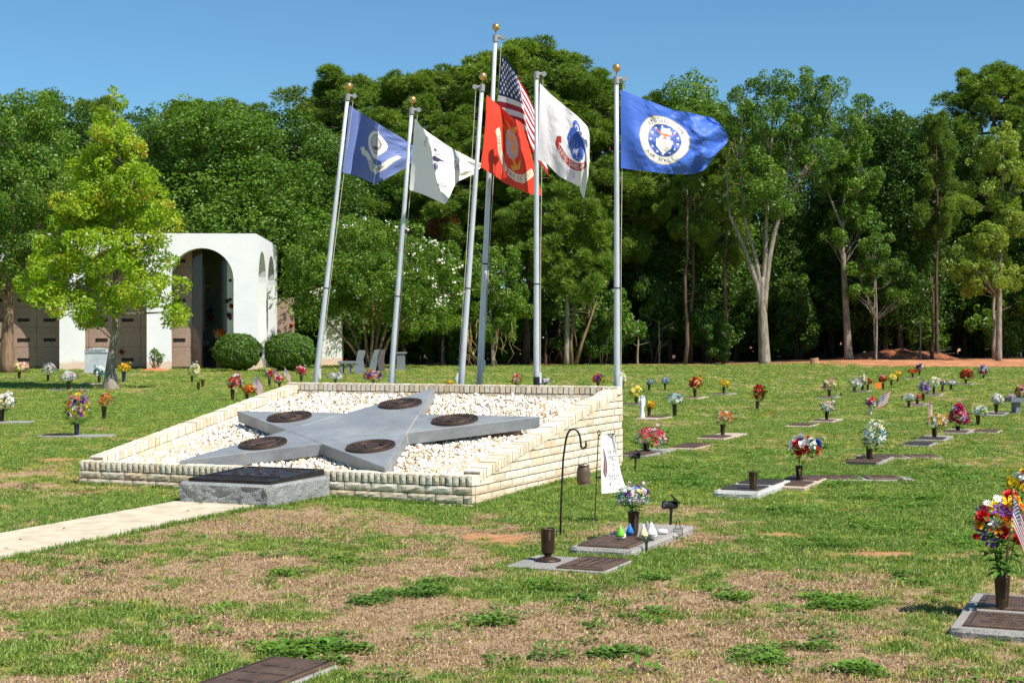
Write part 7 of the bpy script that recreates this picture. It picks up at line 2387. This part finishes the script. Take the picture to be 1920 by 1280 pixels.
    # small flags
    for (bx_, by), tp, wpx, hpx, lb, fall in (((470, 748), (478, 703), 16, 26, 'small striped flag leaning beside the planter rim at left', .7), ((514, 728), (516, 694), 13, 14, 'small striped flag behind the low coral bouquet', .6),
            ((531, 724), (534, 688), 11, 16, 'thin furled striped flag at the planter corner', .9), ((1742, 826), (1741, 752), 7, 24, 'furled striped flag in the white lily bouquet', .2)):
        p = G(bx_, by)
        stick_flag(p, tp, p.y, wpx, hpx, lb, fall=fall)
    p = G(1641, 777)
    d = p.y
    root = stick_flag(p, (1652, 740), d, 20, 26, 'tilted striped flag beside the red, blue and purple bouquet', fall=-.42)
    # orange tag
    p = G(1647, 732)
    root = thing('orange_tag', 'square orange tag on a wire beside the coral red bouquet', 'tag', p)
    s = p.y / FPX
    b = MB()
    b.box(-5 * s, 5 * s, -.004, .004, 4 * s, 15 * s)
    b.build('card', plain('orange_card', lin(236, 124, 24), .6, 0, .05), root)
    b = MB()
    b.tube([(0, .006, -.03), (0, .006, 8 * s)], [.006] * 2, 5)
    b.build('wire', M_DARK, root)
    # garden light stick
    p = G(1577, 748)
    root = thing('path_light', 'thin black path light beside the yellow and purple bouquet', 'garden light', p)
    s = p.y / FPX
    b = MB()
    b.tube([(0, 0, -.03), (0, 0, 8 * s)], [.008] * 2, 6)
    b.build('stake', M_DARK, root)
    b = MB()
    b.lathe([(.001, 8 * s), (.03, 8 * s), (.034, 10 * s), (.02, 12 * s), (.001, 12.4 * s)], 10)
    b.build('lamp', M_DARK, root)
    # white angel
    p = G(1204, 785)
    s = p.y / FPX
    root = thing('angel_figure', 'slim white angel figure standing on a flat marker right of the planter', 'statue', p)
    wm = plain('white_resin', (.72, .73, .75), .5, 0, .08)
    b = MB()
    k = 48 * s
    b.lathe([(.001, 0), (5.5 * s, 0), (5.2 * s, k * .06), (3.6 * s, k * .3), (3.3 * s, k * .55), (4.0 * s, k * .72), (2.2 * s, k * .80), (.001, k * .81)], 14)
    b.build('robe', wm, root, True)
    b = MB()
    b.lathe([(.001, -2.6 * s), (1.8 * s, -1.6 * s), (2.3 * s, 0), (1.7 * s, 1.9 * s), (.001, 2.5 * s)], 12, 0, Matrix.Translation((0, 0, k * .87)))
    b.build('head', wm, root, True)
    for sx in (-1, 1):
        b = MB()
        b.prism([(sx * 1.0 * s, k * .45), (sx * 5.5 * s, k * .5), (sx * 6.4 * s, k * .75), (sx * 4.2 * s, k * .93), (sx * 1.2 * s, k * .74)][::sx], -.02, -.005, 0, Matrix.Rotation(math.pi / 2, 4, 'X'))
        b.build('wing', wm, root)
    p2 = G(1226, 785)
    marker((p2.x, p2.y), 'flat marker under the white angel figure', 1.1, .45, .03, None, ((.2, .5),), M_MKPINK, None, detail=False)
    # fallen orange petals on the grass
    for px, py, lb in ((1430, 781, 'left one'), (1446, 777, 'right one')):
        p = G(px, py)
        o = link('fallen_flower', flower_mesh('lily', 'gold', 1), None, (p.x, p.y, p.z + .05))
        o.scale = (.08, .08, .08)
        o.rotation_euler = (-.6, .3, 0)
        tag(o, f'fallen golden flower on the middle lawn, {lb} of two', 'flower', 'fallen golden flowers')
near_graves()

# ------------------------------------------------------------------ stone furniture on the far lawn
def stone_things():
    gm = speckled('blue_grey_stone', lin(122, 128, 134), lin(86, 92, 98), lin(156, 160, 164), 60, .6)
    # white headstone with pediment
    p = G(182, 699)
    s = p.y / FPX
    root = thing('headstone', 'pale grey headstone with peaked cap left of the young oak trunk', 'headstone', p)
    hs = speckled('pale_headstone', lin(186, 192, 200), lin(156, 162, 170), lin(210, 214, 220), 40, .6)
    w, h = 21.5 * s, 38 * s
    b = MB()
    b.box(-w, w, -.14, .14, -.1, h - .002)
    b.build('tablet', hs, root)
    b = MB()
    w2 = 22.5 * s
    M = Matrix.Rotation(math.pi / 2, 4, 'X')
    b.prism([(-w2, h), (w2, h), (w2, h + 5 * s), (6 * s, h + 8.6 * s), (0, h + 9.2 * s), (-6 * s, h + 8.6 * s), (-w2, h + 5 * s)], -.17, .17, 0, M)
    cap = b.build('cap', hs, root)
    cu = bpy.data.curves.new('t', 'FONT')
    cu.body = 'McDANOT'
    cu.align_x = 'CENTER'
    cu.size = .17
    cu.extrude = .006
    ob = bpy.data.objects.new('t', cu)
    me = bpy.data.meshes.new_from_object(ob)
    bpy.data.objects.remove(ob)
    me.materials.append(plain('engraving', lin(104, 110, 120), .8))
    o = link('lettering', me, cap, (0, -.175, h + 1.3 * s), (math.pi / 2, 0, 0))
    b = MB()
    b.box(-w2 - .06, w2 + .06, -.22, .22, -.1, .05)
    b.build('foot', hs, root)
    # benches and pedestal under the crape myrtle
    d = 62.0
    p = at(662, 703, d)
    p.z = float(gz(p.x, d))
    s = d / FPX
    root = thing('granite_bench', 'grey granite bench with curved side panel right of the leftmost flagpole', 'bench', p)
    px = lambda x, y: ((x - 662) * s, (703 - y) * s)
    b = MB()
    x0, z0 = px(635, 684)
    x1, z1 = px(672, 679)
    b.box(x0, x1, -.32, .32, z0, z1)
    b.build('seat', gm, root)
    for xa, xb in ((638, 644), (652, 657)):
        b = MB()
        b.box(px(xa, 0)[0], px(xb, 0)[0], -.26, .26, -.05, z0 - .002)
        b.build('leg', gm, root)
    b = MB()
    curve = [(667, 703), (686, 703), (682, 690), (680, 676), (684, 664), (683, 659), (673, 659), (671, 668), (668, 684), (662, 692)]
    b.prism([px(*c) for c in curve], -.30, -.18, 0, M)
    b.build('side_panel', gm, root)
    b = MB()
    b.prism([px(*c) for c in curve], .18, .30, 0, M)
    b.build('side_panel', gm, root)
    o = link('red_flower', flower_mesh('rose', 'red', 0), None, p + Vector((px(650, 0)[0], 0, z1 + .04)))
    o.scale = (.07,) * 3
    tag(o, 'small red flower lying on the granite bench seat', 'flower')
    d = 66.0
    for xx, lb, sc in ((702, 'dim granite monument with slanted back in the tree shade', 1.0), (714, 'dark narrow granite monument in shade beside the slanted one', .9)):
        p = at(xx, 700, d)
        p.z = float(gz(p.x, d))
        b = MB()
        k = d / FPX
        b.prism([(-10 * k * sc, -.05), (9 * k * sc, -.05), (6 * k * sc, 20 * k), (9 * k * sc, 41 * k), (1 * k, 40 * k), (-6 * k * sc, 20 * k)], -.2, .2, 0, M)
        o = b.build('slant_monument', gm if sc == 1 else plain('dark_stone', lin(96, 86, 84), .6), None, loc=p)
        tag(o, lb, 'monument')
    d = 68.0
    p = at(752, 695, d)
    p.z = float(gz(p.x, d))
    k = d / FPX
    root = thing('stone_pedestal', 'blue-grey stone pedestal right of the second flagpole', 'pedestal', p)
    b = MB()
    b.box(-9 * k, 9 * k, -9 * k, 9 * k, -.05, 3 * k)
    b.build('foot', gm, root)
    b = MB()
    b.box(-7 * k, 7 * k, -7 * k, 7 * k, 3 * k, 31 * k)
    b.build('shaft', gm, root)
    b = MB()
    b.box(-10.5 * k, 10.5 * k, -9 * k, 9 * k, 31 * k, 34 * k)
    b.build('cap', gm, root)
    # bench at the right edge with flowers on it
    p = G(1908, 775)
    s = p.y / FPX
    root = thing('granite_bench', 'grey granite bench cut by the right edge of the photo', 'bench', p)
    b = MB()
    b.box(-18 * s, 40 * s, -.22, .22, 22 * s, 30 * s)
    b.build('seat', gm, root)
    for xx in (-7, 30):
        b = MB()
        b.box((xx - 0) * s, (xx + 8) * s, -.16, .16, -.05, 22 * s - .002)
        b.build('leg', gm, root)
    bouquet((p.x - 8 * s, p.y, p.z + 30 * s), p.y, (1888, 1910, 737, 748), ('palepink', 'white', 'pink'), 'rose', 'low pale pink flowers on the granite bench at right', fr=.04)
    bouquet((p.x + 8 * s, p.y, p.z + 30 * s), p.y, (1902, 1930, 718, 747), ('palepink', 'gold', 'purple', 'cream', 'pink'), 'rose', 'tall mixed pink and gold flowers on the bench at the right edge', fr=.05)
    # flower sprays on the crypts
    SPR = ((46, 621, ('red', 'rust'), 70.4, 10, 'dark red flower spray on the crypt wall at far left', None), (93, 619, ('red', 'pink'), 70.4, 9, 'red flower spray on the crypt wall left of the first white pier', None), (228, 661, ('red', 'red'), 70.4, 10, 'red rose spray low on the crypt wall right of the oak trunk', None),
            (387, 541, ('red', 'white', 'pink'), 73.9, 9, 0, 1), (377, 562, ('orange', 'rust', 'white'), 73.9, 11, 0, 1), (383, 580, ('red', 'pink', 'white'), 73.9, 13, 0, 1), (394, 585, ('purple', 'purple'), 73.9, 13, 0, 1), (378, 595, ('orange', 'gold', 'white'), 73.9, 11, 0, 1), (395, 598, ('red', 'red'), 73.9, 12, 0, 1), (384, 613, ('cream', 'orange'), 73.9, 10, 0, 1),
            (376, 632, ('red', 'coral'), 73.9, 9, 0, 1), (386, 646, ('white', 'cream'), 73.9, 10, 0, 1), (381, 656, ('red', 'red'), 73.9, 9, 0, 1), (396, 656, ('peach', 'cream'), 73.9, 10, 0, 1), (392, 668, ('magenta', 'rust'), 73.9, 8, 0, 1), (379, 671, ('lilac', 'palepink'), 73.9, 9, 0, 1),
            (425, 565, ('rust', 'navy'), 70.3, 8, 0, 1), (434, 575, ('rust', 'red'), 70.3, 8, 0, 1), (430, 592, ('red', 'navy'), 70.3, 10, 0, 1), (546, 612, ('red', 'red'), 77.6, 7, 'red rose on the brown wall end right of the mausoleum', None))
    ins = sorted((q[1], q[0]) for q in SPR if q[6])
    for px_, py_, cols, d, wd, lb, gp in SPR:
        if gp:
            lb = f"{' and '.join(dict.fromkeys(cols))} spray inside the right-hand arch, {ORD[ins.index((py_, px_))] if ins.index((py_, px_)) else 'first'} from the top"
        q = at(px_, py_ + wd * .5, d)
        b = bouquet(tuple(q), d, (px_ - wd / 2, px_ + wd / 2, py_ - wd * .6, py_ + wd * .4), cols, 'rose', lb, fr=.085, leaves=.6, parts=False)
        b['group'] = 'flower sprays on the crypts and niches'
    d = 71.0
    q = at(410, 688, d)
    root = thing('flower_stand', 'tan flower stand inside the right-hand arch', 'stand', (q.x, d, .28))
    b = MB()
    k = d / FPX
    b.lathe([(.001, 0), (5 * k, 0), (4 * k, 20 * k), (6 * k, 55 * k), (.001, 55 * k)], 12)
    b.build('pedestal', plain('tan_pedestal', lin(168, 130, 104), .7), root, True)
    bouquet((q.x, d, .28 + 50 * k), d, (398, 424, 615, 636), ('orange', 'gold', 'orange', 'peach'), 'rose', 'large orange and gold arrangement on the stand in the right-hand arch', fr=.1)
stone_things()

# ------------------------------------------------------------------ grass and weeds, scattered where the masks say
def blade_tuft(name, nb, rad, hmin, hmax, width, seed, lean=0.5, mat=None):
    g = np.random.default_rng(seed)
    a = g.uniform(0, 6.28, nb)
    r_ = rad * np.sqrt(g.random(nb))
    p = np.stack([r_ * np.cos(a), r_ * np.sin(a), np.full(nb, -0.004)], -1)
    h = g.uniform(hmin, hmax, nb)
    la = g.uniform(0, 6.28, nb)
    ln = g.uniform(0.1, 1.0, nb) * lean
    sd = np.stack([-np.sin(la + .6), np.cos(la + .6), 0 * la], -1)
    d1 = np.stack([np.cos(la) * ln * .35, np.sin(la) * ln * .35, np.full(nb, 0.6)], -1) * h[:, None]
    d2 = np.stack([np.cos(la) * ln, np.sin(la) * ln, 1.0 - 0.35 * ln], -1) * h[:, None]
    w = width * g.uniform(.7, 1.3, nb)[:, None]
    V = np.stack([p - sd * w / 2, p + sd * w / 2, p + d1 + sd * w * .4, p + d1 - sd * w * .4, p + d2], 1).reshape(-1, 3)
    i = np.arange(nb) * 5
    T = np.concatenate([np.stack([i, i + 1, i + 2], -1), np.stack([i, i + 2, i + 3], -1), np.stack([i + 3, i + 2, i + 4], -1)])
    me = np_mesh(name, V, T, mat, {'blade': ('FLOAT', np.repeat(g.random(nb), 5))})
    return bpy.data.objects.new(name, me)

def weed_tuft(name, nl, rad, L, seed, mat):
    g = np.random.default_rng(seed)
    a = g.uniform(0, 6.28, nl)
    r_ = rad * np.sqrt(g.random(nl))
    p = np.stack([r_ * np.cos(a), r_ * np.sin(a), g.uniform(.008, .045, nl) * (1.15 - r_ / rad)], -1)
    d = np.stack([np.cos(a + g.normal(0, .7, nl)), np.sin(a + g.normal(0, .7, nl)), g.uniform(-.1, .5, nl)], -1)
    d /= np.linalg.norm(d, axis=1, keepdims=True)
    sd = np.cross(d, np.array([0, 0, 1.0]))
    sd /= np.linalg.norm(sd, axis=1, keepdims=True)
    l_ = L * g.uniform(.6, 1.3, (nl, 1))
    up = np.array([0, 0, 1.0]) * l_ * .12
    V = np.stack([p, p + d * l_ * .5 + sd * l_ * .3 + up, p + d * l_, p + d * l_ * .5 - sd * l_ * .3 + up], 1).reshape(-1, 3)
    me = np_mesh(name, V, np.arange(4 * nl).reshape(-1, 4), mat, {'blade': ('FLOAT', np.repeat(g.random(nl), 4))})
    return bpy.data.objects.new(name, me)

def grass_mat():
    t = NT('grass_blade')
    tone = t.attr('tone', 'INSTANCER')
    bl = t.attr('blade')
    green = t.ramp(bl, [(0.0, lin(82, 116, 42)), (0.55, lin(122, 152, 60)), (1.0, lin(164, 180, 90))])
    yel = t.ramp(bl, [(0.0, lin(150, 150, 54)), (0.6, lin(188, 182, 80)), (1.0, lin(206, 194, 112))])
    straw = t.ramp(bl, [(0.0, lin(136, 107, 83)), (0.6, lin(183, 155, 121)), (1.0, lin(210, 187, 153))])
    f1 = t.ramp(tone, [(0.25, (0, 0, 0)), (0.55, (1, 1, 1))])
    f2 = t.ramp(tone, [(0.55, (0, 0, 0)), (0.85, (1, 1, 1))])
    c = t.mix(f2, t.mix(f1, green, yel), straw)
    return t.leafy(c, 0.3)
def weed_mat():
    t = NT('weed_leaf')
    bl = t.attr('blade')
    tone = t.attr('tone', 'INSTANCER')
    c = t.mix(tone, t.ramp(bl, [(0.0, lin(70, 106, 44)), (1.0, lin(114, 150, 70))]), t.ramp(bl, [(0.0, lin(84, 128, 38)), (1.0, lin(134, 170, 62))]))
    return t.leafy(c, 0.3)

def free_of_things(x, y, pad=0.0):
    ok = np.ones(len(x), bool)
    for cx, cy_, rz, hw, hd in EXCL:
        dx, dy = x - cx, y - cy_
        u = dx * math.cos(rz) + dy * math.sin(rz)
        v = -dx * math.sin(rz) + dy * math.cos(rz)
        ok &= ~((np.abs(u) < hw + pad) & (np.abs(v) < hd + pad))
    return ok

def scatter(name, label, pos, tone, size, sources):
    col = bpy.data.collections.new(name + '_sources')          # not linked to the scene: only a palette for the scatter
    for o in sources:
        col.objects.link(o)
    me = bpy.data.meshes.new(name)
    n = len(pos)
    me.vertices.add(n)
    me.vertices.foreach_set('co', pos.astype(np.float32).ravel())
    a = me.attributes.new('tone', 'FLOAT', 'POINT'); a.data.foreach_set('value', tone.astype(np.float32))
    a = me.attributes.new('siz', 'FLOAT', 'POINT'); a.data.foreach_set('value', size.astype(np.float32))
    a = me.attributes.new('pick', 'INT', 'POINT'); a.data.foreach_set('value', rng.integers(0, len(sources), n).astype(np.int32))
    rot = np.zeros((n, 3), np.float32); rot[:, 2] = rng.uniform(0, 6.28, n); rot[:, :2] = rng.normal(0, .08, (n, 2))
    a = me.attributes.new('rot', 'FLOAT_VECTOR', 'POINT'); a.data.foreach_set('vector', rot.ravel())
    me.update()
    o = link(name, me)
    kind(o, 'stuff', label)
    ng = bpy.data.node_groups.new(name, 'GeometryNodeTree')
    ng.interface.new_socket('Geometry', in_out='INPUT', socket_type='NodeSocketGeometry')
    ng.interface.new_socket('Geometry', in_out='OUTPUT', socket_type='NodeSocketGeometry')
    N = ng.nodes
    gi, go = N.new('NodeGroupInput'), N.new('NodeGroupOutput')
    iop, ci = N.new('GeometryNodeInstanceOnPoints'), N.new('GeometryNodeCollectionInfo')
    ci.inputs['Collection'].default_value = col
    ci.inputs['Separate Children'].default_value = True
    ci.inputs['Reset Children'].default_value = True
    iop.inputs['Pick Instance'].default_value = True
    def named(nm, dt):
        q = N.new('GeometryNodeInputNamedAttribute')
        q.data_type = dt
        q.inputs['Name'].default_value = nm
        return q.outputs['Attribute']
    L = ng.links
    mp = N.new('GeometryNodeMeshToPoints')
    L.new(gi.outputs[0], mp.inputs['Mesh'])
    L.new(mp.outputs['Points'], iop.inputs['Points'])
    L.new(ci.outputs[0], iop.inputs['Instance'])
    L.new(named('pick', 'INT'), iop.inputs['Instance Index'])
    er = N.new('FunctionNodeEulerToRotation')
    L.new(named('rot', 'FLOAT_VECTOR'), er.inputs[0])
    L.new(er.outputs[0], iop.inputs['Rotation'])
    L.new(named('siz', 'FLOAT'), iop.inputs['Scale'])
    L.new(iop.outputs[0], go.inputs[0])
    md = o.modifiers.new('scatter', 'NODES')
    md.node_group = ng
    return o

def make_grass():
    m = grass_mat()
    tufts = [blade_tuft('tuft', 30, .055, .014, .042, .0046, 50 + i, 1.1, m) for i in range(5)]
    low = [blade_tuft('tuft', 26, .060, .008, .026, .0055, 70 + i, 2.2, m) for i in range(4)]
    P, T, S, PL, TL, SL_ = [], [], [], [], [], []
    for y0, y1, dens, sz in ((5.0, 9.0, 460, 0.95), (9.0, 14.0, 340, 0.95), (14.0, 20, 190, 1.0), (20, 30, 100, 1.15), (30, 45, 46, 1.4), (45, 66, 18, 1.9), (66, 82, 8, 2.4)):
        half1 = y1 * 0.40 + 0.6
        n = int((y1 - y0) * 2 * half1 * dens)
        x, y = rng.uniform(-half1, half1, n), rng.uniform(y0, y1, n)
        k = (np.abs(x) < y * 0.40 + 0.6) & free_of_things(x, y, 0.012)
        x, y = x[k], y[k]
        dry, clay, weed = masks(x, y)
        u = rng.random(len(x))
        bare = clay > 0.5 + 0.5 * u
        lawn_thin = (vnoise(x * 6, y * 6) * .6 + u * .4) < 0.16
        x, y, dry, u = (q[~bare & ~lawn_thin] for q in (x, y, dry, u))
        tone = np.clip(dry * 0.85 + rng.normal(0, .16, len(x)) + 0.55 * (fbm(x * .35, y * .35, 3) - .45) + 0.10 * smooth(16, 24, y) * smooth(2, -3, x), 0, 1)
        nr = (1 - smooth(13, 18, y)) * (1 - 0.5 * smooth(1, 4, x))
        two = np.where(dry + rng.normal(0, .20, len(x)) > .5, rng.uniform(.72, 1, len(x)), rng.uniform(0, .34, len(x)))
        tone = np.where(rng.random(len(x)) < nr * .85, two, tone)
        z = gz(x, y)
        pos = np.stack([x, y, z], -1)
        isdry = tone > .62
        size = sz * rng.uniform(.7, 1.25, len(x)) * (.8 + .5 * vnoise(x * 1.7 + 3, y * 1.7))
        P.append(pos[~isdry]); T.append(tone[~isdry]); S.append(size[~isdry])
        PL.append(pos[isdry]); TL.append(tone[isdry]); SL_.append(size[isdry])
    scatter('grass', 'short green and yellowing mown grass of the cemetery lawn', np.vstack(P), np.concatenate(T), np.concatenate(S), tufts)
    scatter('dry_grass', 'dry straw-coloured thatch in the bare patches of the lawn', np.vstack(PL), np.concatenate(TL), np.concatenate(SL_), low)
    # taller fringe along path, planter and plinth
    e = []
    for cx, cy_, rz, hw, hd in EXCL[:10]:
        per = 4 * (hw + hd)
        n = int(per * 90)
        s = rng.random(n) * per
        side = np.where(s < 2 * hw, 0, np.where(s < 2 * hw + 2 * hd, 1, np.where(s < 4 * hw + 2 * hd, 2, 3)))
        u = np.where(side == 0, s - hw, np.where(side == 1, hw, np.where(side == 2, s - 3 * hw - 2 * hd, -hw)))
        v = np.where(side == 0, -hd, np.where(side == 1, s - 2 * hw - hd, np.where(side == 2, hd, s - 4 * hw - 3 * hd)))
        off = rng.uniform(.012, .06, n)
        u = u + np.where(side == 1, off, np.where(side == 3, -off, 0))
        v = v + np.where(side == 2, off, np.where(side == 0, -off, 0))
        e.append(np.stack([cx + u * math.cos(rz) - v * math.sin(rz), cy_ + u * math.sin(rz) + v * math.cos(rz)], -1))
    e = np.vstack(e)
    e = e[free_of_things(e[:, 0], e[:, 1], .008)]
    pos = np.stack([e[:, 0], e[:, 1], gz(e[:, 0], e[:, 1])], -1)
    scatter('edge_grass', 'longer green grass fringing the path and the planter', pos, rng.uniform(0, .3, len(e)), rng.uniform(.45, 1.0, len(e)), [blade_tuft('tuft', 20, .04, .03, .075, .006, 90 + i, .7, m) for i in range(3)])
    # leafy weeds
    wm = weed_mat()
    W = [weed_tuft('weed', 36, .09, .036, 120 + i, wm) for i in range(4)]
    n = 60000
    y = 5.2 * (26 / 5.2) ** rng.random(n)
    x = rng.uniform(-1, 1, n) * (y * .40 + .5)
    k = free_of_things(x, y, .03)
    x, y = x[k], y[k]
    dry, clay, weed = masks(x, y)
    k = (weed > rng.random(len(x)) * .9 + .1) & (rng.random(len(x)) < np.where(x > 2.2, 0.4, 0.8))
    stray = rng.random(len(x)) < 0.006
    k = k | stray
    x, y = x[k], y[k]
    pos = np.stack([x, y, gz(x, y)], -1)
    scatter('ground_weeds', 'low leafy weeds spreading in patches over the lawn', pos, vnoise(x * 1.2, y * 1.2), rng.uniform(.6, 1.2, len(x)) * np.where(y > 14, 1.2, 1.0), W)
make_grass()
